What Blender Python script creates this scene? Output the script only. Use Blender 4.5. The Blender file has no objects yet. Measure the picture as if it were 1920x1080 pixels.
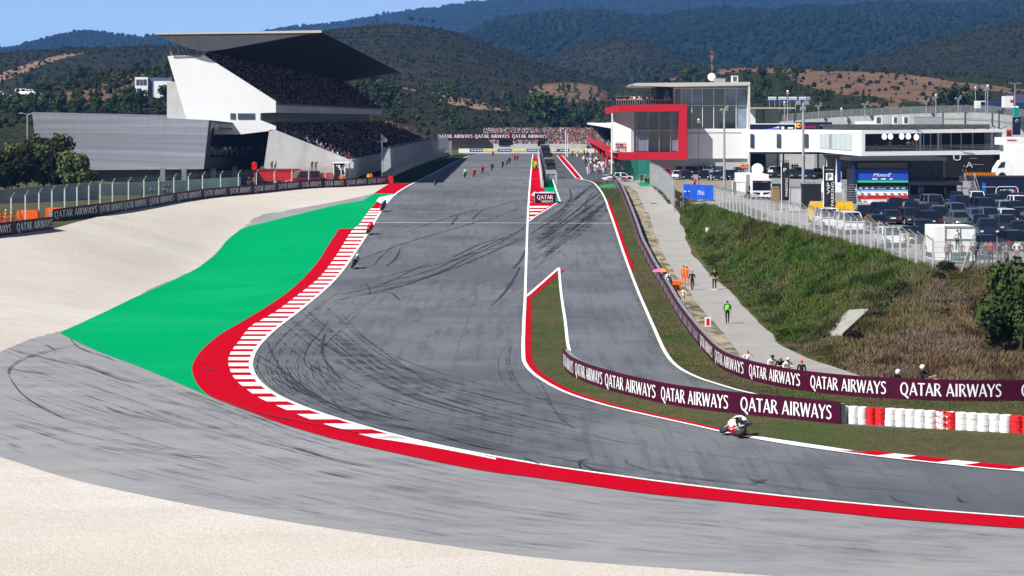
import bpy, bmesh, math, random
import numpy as np
from mathutils import Vector, Matrix

random.seed(7); RNG = np.random.default_rng(7)
SC = bpy.context.scene
COL = SC.collection
# ------------------------------------------------------------------ camera, sky, sun, exposure
F = 4500.0          # focal length in photo pixels (photo 1920 wide)
HY = 220.0          # photo row of the eye level
ZC = 16.0           # camera height
cam_d = bpy.data.cameras.new('camera'); cam = bpy.data.objects.new('camera', cam_d); COL.objects.link(cam)
cam.location = (0, 0, ZC); cam.rotation_euler = (math.radians(90), 0, 0)
cam_d.sensor_width = 36; cam_d.lens = 36*F/1920; cam_d.shift_y = -(540-HY)/1920
cam_d.clip_start = 1; cam_d.clip_end = 30000
SC.camera = cam
SUN_EL, SUN_V = 46.0, (-1.4, -1.05)      # the sun stands to the left and behind the camera
W = bpy.data.worlds.new('World'); SC.world = W; W.use_nodes = True
nt = W.node_tree; sky = nt.nodes.new('ShaderNodeTexSky'); sky.sky_type = 'NISHITA'; sky.sun_disc = False
sky.sun_elevation = math.radians(SUN_EL); sky.sun_rotation = math.atan2(SUN_V[0], SUN_V[1])
sky.air_density = 1.0; sky.dust_density = 0.2; sky.ozone_density = 2.2; sky.altitude = 200
sky.air_density = 1.0
_tc = nt.nodes.new('ShaderNodeTexCoord'); _mp = nt.nodes.new('ShaderNodeMapping'); _mp.inputs['Location'].default_value = (0, 0, .02); _mp.inputs['Scale'].default_value = (1, 1, 5)
nt.links.new(_tc.outputs['Generated'], _mp.inputs[0]); nt.links.new(_mp.outputs[0], sky.inputs[0])
_sx = nt.nodes.new('ShaderNodeSeparateXYZ'); nt.links.new(_tc.outputs['Generated'], _sx.inputs[0])
_mr = nt.nodes.new('ShaderNodeMapRange'); _mr.inputs[1].default_value = .0; _mr.inputs[2].default_value = .14; _mr.inputs[3].default_value = 6.2; _mr.inputs[4].default_value = .95; nt.links.new(_sx.outputs[2], _mr.inputs[0])
_vm = nt.nodes.new('ShaderNodeVectorMath'); _vm.operation = 'SCALE'; nt.links.new(sky.outputs[0], _vm.inputs[0]); nt.links.new(_mr.outputs[0], _vm.inputs['Scale'])
_hs = nt.nodes.new('ShaderNodeHueSaturation'); _hs.inputs['Saturation'].default_value = .86; nt.links.new(_vm.outputs[0], _hs.inputs['Color']); nt.links.new(_hs.outputs[0], nt.nodes['Background'].inputs[0]); nt.nodes['Background'].inputs[1].default_value = 0.044
sd = bpy.data.lights.new('sun', 'SUN'); sd.energy = 4.9; sd.angle = math.radians(.5); sd.color = (1, .965, .92)
sun = bpy.data.objects.new('sun', sd); COL.objects.link(sun)
_v = Vector((SUN_V[0], SUN_V[1], 0)).normalized()*math.cos(math.radians(SUN_EL)); _v.z = math.sin(math.radians(SUN_EL))
sun.rotation_euler = _v.to_track_quat('Z', 'Y').to_euler()
SC.view_settings.view_transform = 'Standard'; SC.view_settings.look = 'None'
SC.view_settings.exposure = 0.62; SC.view_settings.gamma = 1

# ------------------------------------------------------------------ small helpers
def tag(o, label=None, cat=None, group=None, kind=None):
    if label: o['label'] = label
    if cat: o['category'] = cat
    if group: o['group'] = group
    if kind: o['kind'] = kind
    return o
def empty(name, loc=(0,0,0), rz=0, label=None, cat=None, group=None):
    o = bpy.data.objects.new(name, None); COL.objects.link(o); o.location = loc; o.rotation_euler = (0,0,rz)
    o.empty_display_size = .3
    return tag(o, label, cat, group)
MATS = {}
def mat(name, col, rough=.8, metal=0., var=.0, scale=1., bump=0., bscale=None, col2=None, thr=None, spec=.15, detail=4, alpha=None, emis=None, stretch=None):
    """procedural material: base colour broken up by world-space noise"""
    if name in MATS: return MATS[name]
    m = bpy.data.materials.new(name); m.use_nodes = True; MATS[name] = m
    n = m.node_tree; b = n.nodes['Principled BSDF']
    b.inputs['Base Color'].default_value = (*col, 1); b.inputs['Roughness'].default_value = rough
    b.inputs['Metallic'].default_value = metal; b.inputs['Specular IOR Level'].default_value = spec
    if emis: b.inputs['Emission Color'].default_value = (*col, 1); b.inputs['Emission Strength'].default_value = emis
    if alpha is not None: b.inputs['Alpha'].default_value = alpha
    if var or col2 or bump:
        tc = n.nodes.new('ShaderNodeTexCoord'); vec = tc.outputs['Object']
        if stretch:
            mp = n.nodes.new('ShaderNodeMapping'); n.links.new(vec, mp.inputs[0]); mp.inputs['Scale'].default_value = stretch; vec = mp.outputs[0]
    if var or col2:
        t = n.nodes.new('ShaderNodeTexNoise'); t.inputs['Scale'].default_value = scale; t.inputs['Detail'].default_value = detail
        t.inputs['Roughness'].default_value = .65
        n.links.new(vec, t.inputs['Vector'])
        r = n.nodes.new('ShaderNodeValToRGB')
        a, z = thr or (.3, .7)
        r.color_ramp.elements[0].position = a; r.color_ramp.elements[1].position = z
        c2 = col2 or tuple(min(1, c*(1+var)) for c in col)
        c1 = col if col2 else tuple(c*(1-var) for c in col)
        r.color_ramp.elements[0].color = (*c1, 1); r.color_ramp.elements[1].color = (*c2, 1)
        n.links.new(t.outputs[0], r.inputs[0]); n.links.new(r.outputs[0], b.inputs['Base Color'])
    if bump:
        t2 = n.nodes.new('ShaderNodeTexNoise'); t2.inputs['Scale'].default_value = bscale or scale*4; t2.inputs['Detail'].default_value = 5
        n.links.new(vec, t2.inputs['Vector'])
        bp = n.nodes.new('ShaderNodeBump'); bp.inputs['Strength'].default_value = bump; bp.inputs['Distance'].default_value = .1
        n.links.new(t2.outputs[0], bp.inputs['Height']); n.links.new(bp.outputs[0], b.inputs['Normal'])
    return m
def chain(m, layers):
    """lay further noise colours over a mat(): (scale, lo, hi, colour, strength, stretch)"""
    n = m.node_tree; b = n.nodes['Principled BSDF']
    inp = b.inputs['Base Color']
    for (scale, lo, hi, c, st, stretch) in layers:
        prev = inp.links[0].from_socket if inp.links else None
        tc = n.nodes.new('ShaderNodeTexCoord'); mp = n.nodes.new('ShaderNodeMapping'); n.links.new(tc.outputs['Object'], mp.inputs[0])
        mp.inputs['Scale'].default_value = stretch or (1,1,1); mp.inputs['Location'].default_value = (random.uniform(0,50),)*3
        t = n.nodes.new('ShaderNodeTexNoise'); t.inputs['Scale'].default_value = scale; t.inputs['Detail'].default_value = 6; t.inputs['Roughness'].default_value = .68
        n.links.new(mp.outputs[0], t.inputs['Vector'])
        mr = n.nodes.new('ShaderNodeMapRange'); mr.inputs[1].default_value = lo; mr.inputs[2].default_value = hi; mr.inputs[4].default_value = st
        n.links.new(t.outputs[0], mr.inputs[0])
        mx = n.nodes.new('ShaderNodeMix'); mx.data_type = 'RGBA'
        n.links.new(mr.outputs[0], mx.inputs[0])
        if prev: n.links.new(prev, mx.inputs[6])
        else: mx.inputs[6].default_value = inp.default_value
        mx.inputs[7].default_value = (*c, 1)
        n.links.new(mx.outputs[2], inp)
    return m
def mesh_obj(name, verts, faces, material=None, parent=None, smooth=False, mats=None, mi=None):
    me = bpy.data.meshes.new(name); me.from_pydata([tuple(v) for v in verts], [], [tuple(f) for f in faces])
    for m in (mats or ([material] if material else [])): me.materials.append(m)
    if mi is not None: me.polygons.foreach_set('material_index', np.asarray(mi, dtype=np.int32))
    if smooth: me.polygons.foreach_set('use_smooth', np.ones(len(me.polygons), dtype=bool))
    me.update()
    o = bpy.data.objects.new(name, me); COL.objects.link(o)
    if parent: o.parent = parent
    return o
class MB:
    """collects boxes, prisms, tubes, then links them as ONE mesh object"""
    def __init__(s): s.v = []; s.f = []; s.m = []; s.cur = 0
    def add(s, vs, fs, m=None):
        k = len(s.v); s.v += [tuple(v) for v in vs]; s.f += [tuple(i+k for i in f) for f in fs]; s.m += [s.cur if m is None else m]*len(fs); return s
    def box(s, x0, x1, y0, y1, z0, z1, m=None):
        vs = [(x0,y0,z0),(x1,y0,z0),(x1,y1,z0),(x0,y1,z0),(x0,y0,z1),(x1,y0,z1),(x1,y1,z1),(x0,y1,z1)]
        return s.add(vs, [(0,3,2,1),(4,5,6,7),(0,1,5,4),(1,2,6,5),(2,3,7,6),(3,0,4,7)], m)
    def prism(s, poly, a, b, axis='y', m=None):
        """poly of 2-D points extruded from a to b along axis"""
        n = len(poly)
        def p(q, t): return (t, q[0], q[1]) if axis == 'x' else (q[0], t, q[1]) if axis == 'y' else (q[0], q[1], t)
        vs = [p(q, a) for q in poly]+[p(q, b) for q in poly]
        fs = [tuple(range(n))[::-1], tuple(range(n, 2*n))]+[(i, (i+1) % n, n+(i+1) % n, n+i) for i in range(n)]
        return s.add(vs, fs, m)
    def tube(s, p, q, r, r2=None, n=8, m=None, cap=True):
        p = Vector(p); q = Vector(q); d = (q-p)
        if d.length < 1e-6: return s
        u = d.orthogonal().normalized(); w = d.normalized().cross(u); r2 = r if r2 is None else r2
        vs = []
        for c, rr in ((p, r), (q, r2)):
            for i in range(n):
                a = 2*math.pi*i/n; vs.append(tuple(c+u*math.cos(a)*rr+w*math.sin(a)*rr))
        fs = [(i, (i+1) % n, n+(i+1) % n, n+i) for i in range(n)]
        if cap: fs += [tuple(range(n))[::-1], tuple(range(n, 2*n))]
        return s.add(vs, fs, m)
    def path(s, pts, r, n=6, m=None):
        for a, b in zip(pts[:-1], pts[1:]): s.tube(a, b, r, n=n, m=m)
        return s
    def lathe(s, prof, c=(0,0,0), axis='z', n=16, m=None):
        vs = []
        for (r, h) in prof:
            for i in range(n):
                a = 2*math.pi*i/n; x, y = r*math.cos(a), r*math.sin(a)
                p = (x, y, h) if axis == 'z' else (h, x, y) if axis == 'x' else (x, h, y)
                vs.append((p[0]+c[0], p[1]+c[1], p[2]+c[2]))
        fs = []
        for k in range(len(prof)-1):
            for i in range(n): fs.append((k*n+i, k*n+(i+1) % n, (k+1)*n+(i+1) % n, (k+1)*n+i))
        fs += [tuple(range(n))[::-1], tuple(range((len(prof)-1)*n, len(prof)*n))]
        return s.add(vs, fs, m)
    def blob(s, c, r, n=8, k=6, m=None):
        rx, ry, rz = r if hasattr(r, '__len__') else (r, r, r)
        vs = [(c[0], c[1], c[2]-rz)]
        for j in range(1, k):
            ph = -math.pi/2+math.pi*j/k
            for i in range(n):
                a = 2*math.pi*i/n; vs.append((c[0]+rx*math.cos(ph)*math.cos(a), c[1]+ry*math.cos(ph)*math.sin(a), c[2]+rz*math.sin(ph)))
        vs.append((c[0], c[1], c[2]+rz)); e = len(vs)-1
        fs = [(0, 1+(i+1) % n, 1+i) for i in range(n)]
        for j in range(k-2):
            for i in range(n): a = 1+j*n; fs.append((a+i, a+(i+1) % n, a+n+(i+1) % n, a+n+i))
        a = 1+(k-2)*n; fs += [(a+i, a+(i+1) % n, e) for i in range(n)]
        return s.add(vs, fs, m)
    def quad(s, a, b, c, d, m=None): return s.add([a, b, c, d], [(0,1,2,3)], m)
    def build(s, name, material=None, parent=None, smooth=False, mats=None):
        if not s.f: return None
        return mesh_obj(name, s.v, s.f, material, parent, smooth, mats, s.m if mats else None)
def copy_tree(o, loc=None, rz=None, label=None, parent=None, swap=None):
    """a copy of a thing, its parts and sub-parts; swap maps material names to other materials"""
    c = o.copy(); COL.objects.link(c)
    if parent: c.parent = parent
    if loc is not None: c.location = loc
    if rz is not None: c.rotation_euler = (o.rotation_euler[0], o.rotation_euler[1], rz)
    if label: c['label'] = label
    if swap and c.type == 'MESH':
        for i, sl in enumerate(c.material_slots):
            if sl.material and sl.material.name in swap:
                k = sl.material.name; sl.link = 'OBJECT'; sl.material = swap[k]
    for ch in list(o.children): copy_tree(ch, parent=c, swap=swap)
    return c
def rc(lo, hi): return random.uniform(lo, hi)

# ------------------------------------------------------------------ terrain
def interp(tab, x): return np.interp(x, [t[0] for t in tab], [t[1] for t in tab])
T_TAB = [(30,-14.5),(77,-14.7),(107,-14.85),(127,-15.05),(155,-15.4),(182,-15.65),(210,-15.5),(237,-14.95),(269,-13.45),(292,-12.1),(315,-11.2),(340,-10.65),(362,-10.45),(400,-10.4),(2000,-10.4)]
P_TAB = [(30,-12.5),(140,-11.8),(177,-11.2),(200,-10.9),(253,-10.4),(300,-10.3),(2000,-10.3)]
L_TAB = [(30,-13),(150,-12.2),(205,-11.3),(230,-10.8),(260,-10.45),(300,-10.35),(400,-10.4),(2000,-10.4)]
GX0, GX1, GY0, GY1 = -260, 300, 30, 1000
gx = np.arange(GX0, GX1+1.0); gy = np.arange(GY0, GY1+1.0)
XX, YY = np.meshgrid(gx, gy)
def inside(poly, X, Y):
    r = np.zeros(X.shape, bool); n = len(poly)
    for i in range(n):
        (x1, y1), (x2, y2) = poly[i], poly[(i+1) % n]
        if y1 == y2: continue
        c = ((y1 > Y) != (y2 > Y)) & (X < (x2-x1)*(Y-y1)/(y2-y1)+x1)
        r ^= c
    return r
def dist_to(poly, X, Y):
    d = np.full(X.shape, 1e9); n = len(poly)
    for i in range(n):
        (x1, y1), (x2, y2) = poly[i], poly[(i+1) % n]
        dx, dy = x2-x1, y2-y1; L = dx*dx+dy*dy or 1
        t = np.clip(((X-x1)*dx+(Y-y1)*dy)/L, 0, 1)
        d = np.minimum(d, np.hypot(X-x1-t*dx, Y-y1-t*dy))
    d[inside(poly, X, Y)] = 0
    return d
FOOT_R = [(20.8,310),(20.8,290),(20.3,257),(20.6,225),(20.3,190),(19.9,160),(20.5,148),(28,136),(46,128),(300,95)]
TOP_R = [(21.3,300),(24.0,283),(25.0,253),(29.3,215),(31.3,178),(37.5,179.5),(60,182),(120,170),(300,135)]
FOOT_L = [(-320,60),(-80,90),(-44,130),(-33.9,158),(-33.2,174),(-32.8,206),(-31,245),(-32.2,275),(-31,286),(-28,310),(-20.5,345),(-18.2,368)]
TOP_L = [(-320,150),(-80,185),(-56,208),(-48.3,225),(-45.8,247),(-42.8,290),(-36.4,322),(-27,354),(-18.6,374)]
TRK = FOOT_L+[(-18,1100),(20.3,1100)]+FOOT_R+[(320,0),(-320,0)]
PAD = [(320,1100),(20.5,1100)]+TOP_R+[(320,132)]
LFT = TOP_L+[(-18.3,1100),(-320,1100)]
dT = dist_to(TRK, XX, YY); dP = dist_to(PAD, XX, YY); dL = dist_to(LFT, XX, YY)
zt, zp, zl = interp(T_TAB, YY), interp(P_TAB, YY), interp(L_TAB, YY)
wR = np.where(XX > 0, dT/(dT+dP+1e-6), 0); wL = np.where(XX < 0, dT/(dT+dL+1e-6), 0)
HG = zt+(zp-zt)*wR+(zl-zt)*(wL**.85)
def blur(A, k):
    for ax in (0, 1):
        P = np.pad(A, [(k, k) if a == ax else (0, 0) for a in (0, 1)], mode='edge')
        A = sum(np.take(P, np.arange(i, i+A.shape[ax]), axis=ax) for i in range(2*k+1))/(2*k+1)
    return A
HG = blur(blur(HG, 1), 1)+ZC
def hfield(X, Y):
    X = np.clip(np.asarray(X, float), GX0, GX1-1.001); Y = np.clip(np.asarray(Y, float), GY0, GY1-1.001)
    i = np.floor(X-GX0).astype(int); j = np.floor(Y-GY0).astype(int); u = X-GX0-i; v = Y-GY0-j
    return (HG[j, i]*(1-u)+HG[j, i+1]*u)*(1-v)+(HG[j+1, i]*(1-u)+HG[j+1, i+1]*u)*v
def H(x, y): return float(hfield(x, y))
_YS = np.arange(45, 990, .5)
def G(px, py, y0=45):
    """photo pixel -> point of the ground seen there"""
    Ys = _YS[_YS >= y0]; X = (px-960)*Ys/F; zr = ZC-(py-HY)*Ys/F
    d = zr-hfield(X, Ys); k = np.argmax(d < 0)
    if d[k] >= 0: k = len(Ys)-1
    if k == 0: Y = Ys[0]
    else: Y = Ys[k-1]+(Ys[k]-Ys[k-1])*d[k-1]/(d[k-1]-d[k]+1e-9)
    return Vector(((px-960)*Y/F, Y, H((px-960)*Y/F, Y)))
def P3(px, py, Y): return Vector(((px-960)*Y/F, Y, ZC-(py-HY)*Y/F))
def xat(px, Y): return (px-960)*Y/F
def zat(py, Y): return ZC-(py-HY)*Y/F
def sm(pts, n=5):
    """Catmull-Rom through the traced points"""
    out = []; P = [pts[0]]+list(pts)+[pts[-1]]
    for i in range(1, len(P)-2):
        p0, p1, p2, p3 = P[i-1], P[i], P[i+1], P[i+2]
        for k in range(n):
            t = k/n; t2 = t*t; t3 = t2*t
            out.append(tuple(.5*((2*p1[a])+(-p0[a]+p2[a])*t+(2*p0[a]-5*p1[a]+4*p2[a]-p3[a])*t2+(-p0[a]+3*p1[a]-3*p2[a]+p3[a])*t3) for a in range(len(p1))))
    out.append(tuple(pts[-1])); return out
def plan(pts):
    return [(lambda g: (g.x, g.y))(G(*p)) for p in pts]
def drape(name, poly, off, material, dy=2.0, dx=4.0, yclip=None, label=None, **kw):
    """a sheet lying on the terrain inside the plan polygon"""
    n = len(poly); P = np.array(poly)
    ys = set(np.arange(math.floor(P[:,1].min()/dy)*dy, P[:,1].max()+dy, dy).tolist()) | set(P[:,1].tolist())
    if yclip:
        bands = yclip
        for a, b in bands: ys |= {a, b}
    ys = sorted(y for y in ys if P[:,1].min()-1e-9 <= y <= P[:,1].max()+1e-9)
    V = {}; vl = []; fl = []
    def vid(x, y):
        k = (round(x, 4), round(y, 4))
        if k not in V: V[k] = len(vl); vl.append((x, y))
        return V[k]
    for ya, yb in zip(ys[:-1], ys[1:]):
        if yb-ya < 1e-4: continue
        ym = (ya+yb)/2
        if yclip and not any(a <= ym <= b for a, b in bands): continue
        cr = []
        for i in range(n):
            (x1, y1), (x2, y2) = poly[i], poly[(i+1) % n]
            if (y1 > ym) != (y2 > ym):
                f = lambda y: x1+(x2-x1)*(y-y1)/(y2-y1)
                cr.append((f(ym), f(ya), f(yb)))
        cr.sort()
        for a, b in zip(cr[::2], cr[1::2]):
            lo = max(a[1], a[2]); hi = min(b[1], b[2])
            cuts = [x for x in np.arange(math.ceil(lo/dx)*dx, hi, dx) if lo+.01 < x < hi-.01] if hi > lo else []
            bot = [a[1]]+cuts+[b[1]]; top = [a[2]]+cuts+[b[2]]
            for k in range(len(bot)-1):
                q = [vid(bot[k], ya), vid(bot[k+1], ya), vid(top[k+1], yb), vid(top[k], yb)]
                u = []
                for t in q:
                    if t not in u: u.append(t)
                if len(u) >= 3: fl.append(tuple(u))
    A = np.array(vl); Z = hfield(A[:,0], A[:,1])+off
    return A, Z, fl, name, material
def sheet(name, polys, off, material, kind='structure', label=None, cat=None, yclip=None, parent=None, dx=4.0):
    VS = []; FS = []; k = 0
    for poly in polys:
        A, Z, fl, _, _ = drape(name, poly, off, material, yclip=yclip, dx=dx)
        VS += [(a[0], a[1], z) for a, z in zip(A, Z)]; FS += [tuple(i+k for i in f) for f in fl]; k = len(VS)
    o = mesh_obj(name, VS, FS, material, parent, smooth=True)
    if not parent: tag(o, label, cat, kind=kind)
    return o
def ribbon(pts, w, off, step=1.5, taper=False):
    """ribbon of real width w along plan points -> verts, faces"""
    P = [Vector((p[0], p[1])) for p in pts]; Q = [P[0]]
    for a, b in zip(P[:-1], P[1:]):
        L = (b-a).length
        if L < 1e-4: continue
        m = max(1, int(L/step))
        for i in range(1, m+1): Q.append(a+(b-a)*i/m)
    vs = []; fs = []
    for i, p in enumerate(Q):
        d = (Q[min(i+1, len(Q)-1)]-Q[max(i-1, 0)])
        d = d.normalized() if d.length > 0 else Vector((0, 1))
        nrm = Vector((-d.y, d.x)); t = i/max(1, len(Q)-1)
        ww = w*(math.sin(math.pi*min(1, max(0, t)))**.5+.08 if taper else 1)
        for s in (-.5, .5):
            q = p+nrm*ww*s; vs.append((q.x, q.y, H(q.x, q.y)+off))
    for i in range(len(Q)-1): fs.append((2*i, 2*i+1, 2*i+3, 2*i+2))
    return vs, fs
def ribbons(name, items, material, kind='structure', parent=None, off=None):
    VS = []; FS = []
    for it in items:
        vs, fs = ribbon(*it[:2], it[2] if len(it) > 2 else .05, taper=it[3] if len(it) > 3 else False)
        k = len(VS); VS += vs; FS += [tuple(i+k for i in f) for f in fs]
    o = mesh_obj(name, VS, FS, material, parent)
    if kind: tag(o, kind=kind)
    return o
# ------------------------------------------------------------------ ground materials
m_grass = chain(mat('dry_grass', (.062,.068,.022), .95, col2=(.105,.088,.045), scale=.35, thr=(.35,.65), bump=.5, bscale=14),
    [(.11,.48,.62,(.045,.085,.018),.85,None), (1.6,.45,.8,(.15,.12,.065),.55,None), (.22,.56,.7,(.045,.037,.024),.8,None), (9,.45,.75,(.03,.032,.014),.5,None)])
m_dirt = chain(mat('verge_dirt', (.36,.30,.22), .95, var=.2, scale=.8, bump=.4, bscale=8), [(.5,.46,.56,(.10,.095,.05),.9,(1,.5,1)), (3,.5,.7,(.07,.07,.035),.7,None)])
m_gravel = chain(mat('gravel', (.52,.47,.405), .95, var=.08, scale=.12, bump=.45, bscale=11),
    [(.05,.42,.62,(.60,.575,.53),.9,(.5,1,1)), (.3,.5,.7,(.50,.43,.36),.5,(.6,1,1)), (.10,.5,.66,(.44,.385,.33),.3,(.5,1,1)), (7,.5,.66,(.36,.31,.26),.6,None), (5,.5,.68,(.70,.67,.62),.6,None), (2.5,.62,.72,(.28,.25,.22),.5,None)])
m_run = chain(mat('runoff_asphalt', (.270,.272,.286), .85, var=.08, scale=.2, bump=.25, bscale=9),
    [(.16,.45,.7,(.21,.215,.235),.65,(.25,1,1)), (.7,.5,.66,(.15,.155,.17),.35,(.06,1,1)), (2.4,.5,.62,(.18,.18,.19),.3,(.04,1,1)), (30,.45,.7,(.36,.36,.36),.35,None), (.09,.5,.65,(.33,.31,.28),.5,None), (6,.5,.8,(.20,.2,.21),.35,None)])
m_trk = chain(mat('track_asphalt', (.150,.160,.178), .75, var=.06, scale=.15, bump=.22, bscale=9),
    [(.05,.42,.62,(.086,.094,.110),.95,None), (.22,.5,.7,(.078,.084,.095),.6,(1,.12,1)), (.035,.5,.62,(.185,.185,.185),.6,None), (5,.5,.8,(.07,.08,.09),.5,None), (30,.45,.7,(.20,.20,.21),.35,None), (1.6,.5,.62,(.07,.075,.085),.45,(1,.04,1))])
m_pit = chain(mat('pit_asphalt', (.078,.086,.10), .8, var=.1, scale=.3, bump=.2, bscale=9), [(.1,.5,.7,(.11,.115,.125),.6,None)])
m_conc = chain(mat('path_concrete', (.33,.315,.30), .9, var=.07, scale=.4, bump=.3, bscale=7), [(.25,.5,.7,(.25,.24,.225),.6,None), (4,.55,.75,(.22,.21,.19),.4,None)])
m_yard = chain(mat('yard_asphalt', (.24,.235,.235), .9, var=.1, scale=.2), [(.3,.5,.7,(.30,.285,.265),.6,None)])
m_green = chain(mat('green_paint', (.0,.315,.108), .8, spec=.0, var=.0, scale=.2, bump=.15, bscale=9), [(.12,.4,.7,(.0,.285,.10),.8,(.5,1,1)), (2,.5,.72,(.01,.22,.085),.5,(.15,1,1)), (7,.55,.75,(.04,.2,.10),.4,None), (.05,.5,.7,(.01,.35,.13),.6,None)])
m_red = chain(mat('red_paint', (.46,.002,.014), .8, spec=.0, var=.0, scale=.2, bump=.15, bscale=9), [(.15,.4,.7,(.43,.005,.016),.9,None), (2.5,.5,.72,(.31,.006,.015),.6,(.15,1,1)), (7,.55,.75,(.25,.02,.025),.4,None)])
m_white = chain(mat('white_paint', (.84,.84,.85), .7), [(1.5,.5,.75,(.62,.62,.62),.6,None), (5,.6,.72,(.35,.33,.33),.6,(.3,1,1))])
m_stripe_red = mat('faded_red_paint', (.42,.02,.06), .7, var=.12, scale=1)

# ------------------------------------------------------------------ the ground: one sheet to the horizon
def lines(parts):
    out = []
    for a, b, s in parts: out += list(np.arange(a, b, s))
    return out
bx_ = lines([(-9000,-1500,1500),(-1500,-300,200),(-300,-120,20),(-120,160,2),(160,300,20),(300,1500,200),(1500,9001,1500)])
by_ = lines([(-200,30,40),(30,700,2),(700,1000,20),(1000,3000,200),(3000,15001,2000)])
bX, bY = np.meshgrid(bx_, by_)
bZ = hfield(bX, bY)
bZ = bZ-np.clip((bY-900)/2000, 0, 1)*10-.012
nx, ny = len(bx_), len(by_)
idx = np.arange(nx*ny).reshape(ny, nx)
fa = np.stack([idx[:-1,:-1], idx[:-1,1:], idx[1:,1:], idx[1:,:-1]], -1).reshape(-1, 4)
o = mesh_obj('ground', np.stack([bX, bY, bZ], -1).reshape(-1, 3), fa.tolist(), m_grass, smooth=True); tag(o, kind='structure')

# ------------------------------------------------------------------ traced edges (photo pixels)
EDGE_L = sm([(880,291.5),(850,305),(820,321),(800,331),(762,350),(738,366),(720,386),(703,412),(688,437),(660,479),(638,510),(610,540),(560,582),(512,619),(480,651),(468,676),(468,694),(478,713),(497,731),(525,748),(575,769),(645,792),(745,820),(855,845),(1000,872),(1150,894),(1300,914),(1500,937),(1700,956),(1920,973),(2150,988)], 4)
EDGE_R = sm([(999,290),(994,340),(990,400),(988,450),(986,510),(984.5,560),(982,610),(981,660),(985,684),(1008,708),(1060,737),(1130,760),(1200,777),(1300,799),(1380,817),(1480,835),(1600,852),(1700,864),(1850,880),(1920,886),(2150,908)], 4)
LANE_R = sm([(1088,336),(1108,341),(1120,350),(1133,370),(1141,392),(1151,420),(1165,463),(1180,505),(1200,556),(1225,613),(1248,663),(1272,690),(1308,709),(1350,723),(1400,737),(1500,757),(1600,769),(1700,777),(1800,782),(1920,787),(2150,802)], 4)
LANE_L = sm([(1048,503),(1052,550),(1060,605),(1068,660),(1092,694),(1140,722),(1220,746),(1330,767),(1450,783),(1590,797),(1750,806),(1920,812),(2150,825)], 4)
eL, eR, lR, lL = plan(EDGE_L), plan(EDGE_R), plan(LANE_R), plan(LANE_L)

grav_top = [(-250,470),(0,441),(100,429),(233,396),(333,379),(480,363),(569,354),(645,350.6),(726,345),(738,346),(702,362)]
gravel = plan(grav_top)+plan([(600,420),(480,560),(600,800),(1200,1000),(2400,1150)])+[(60,48),(-60,48),(-60,95)]
sheet('gravel_trap', [gravel], .008, m_gravel, dx=2)
run_top = sm([(-260,760),(-60,690),(0,660),(60,635),(110,617),(150,603),(250,556),(330,520),(400,482),(436,444),(462,413),(484,404),(545,393),(615,381),(680,368),(702,362)], 3)
run_bot = sm([(2300,1150),(1920,1112),(1450,1080),(1300,1069),(1150,1058),(1000,1045),(850,1025),(700,1003),(550,980),(400,955),(250,925),(120,895),(0,857),(-150,815),(-260,780)], 3)
run = plan(run_top)+[(p[0], p[1]) for p in eL[16:]]+plan(run_bot)
sheet('runoff_area', [run], .016, m_run, dx=2)
far = [xat(1000,700), 700]
track = eL+lR[::-1]+[(xat(1088,400)+8, 400), (xat(1040,640), 640), (xat(1035,690), 690), (xat(870,690), 690)]
track = eL+lR[::-1]+plan([(1085,330),(1060,305),(1043,291.5)])+[(8.8,690),(-9.2,690)]
sheet('track', [track], .024, m_trk, dx=2)
m_patch = chain(mat('asphalt_patch', (.098,.106,.120), .8, var=.06, scale=.4), [(30,.45,.7,(.14,.145,.15),.35,None)])
sheet('asphalt_patch', [plan([(663,492),(720,496),(860,499),(985,501),(985,527),(900,521),(800,516),(700,508)])], .027, m_patch, dx=2)
ribbons('paving_seam', [(plan([(905,470),(890,560),(862,640),(845,700)]), .05, .031), (plan([(1085,345),(1078,420),(1082,500),(1105,600)]), .05, .031), (plan([(760,545),(880,549),(985,551)]), .06, .031), (plan([(560,600),(620,660),(760,740),(980,800),(1300,850),(1700,895)]), .05, .031)], m_patch)
sheet('pit_lane', [plan([(1001,291.2),(1020,337),(1038,337.5),(1090,337),(1112,341),(1150,341),(1175,336),(1200,332),(1130,300),(1082,291)])], .030, m_pit)
island = plan(sm([(1046,508),(1020,530),(988,560),(987,600),(986,650),(990,682),(1012,703),(1062,731),(1131,754),(1201,771),(1302,793),(1381,811),(1481,829),(1600,845),(1700,857),(1850,872),(1920,878),(2150,900)], 3))+lL[::-1]
sheet('grass_island', [island], .034, m_grass, dx=2)
# path and verge at the foot of the bank
path_l = sm([(1150,338),(1157,342),(1180,350),(1194,362),(1206,385),(1218.6,409),(1227,435.6),(1236,460),(1252,492),(1270,520),(1285,538),(1311.5,575),(1335,601),(1355.6,624),(1384,663),(1405,690),(1440,716)], 3)
path_r = sm([(1640,716),(1590,697),(1540,681),(1472,653),(1446,627),(1412.6,593),(1381.5,559),(1340,520),(1314,487),(1300,467),(1284,436),(1275,413),(1267,388),(1254,374),(1225.6,346),(1205,337)], 3)
path_l = [(x+math.sin(i*2.3)*1.6+math.sin(i*5.1), y) for i, (x, y) in enumerate(path_l)]
path_r = [(x+math.sin(i*1.7)*1.8+math.sin(i*4.3)*1.2, y) for i, (x, y) in enumerate(path_r)]
sheet('path', [plan(path_l+path_r)], .024, m_conc, dx=2)
BAR_R = [(1148,341),(1160.5,357),(1171,382),(1180,406),(1190,434),(1199,462),(1211.5,488),(1224,513),(1244,546),(1265,585),(1288,619),(1311.5,650),(1345,686),(1381.5,704.5),(1433,719),(1500,732),(1600,743),(1700,749),(1800,752),(1920,752),(2150,750)]
verge = plan(sm([(x+3, y) for x, y in BAR_R[:15]], 2))+plan(path_l[::-1])
sheet('verge', [verge], .012, m_dirt, dx=2)
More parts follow.
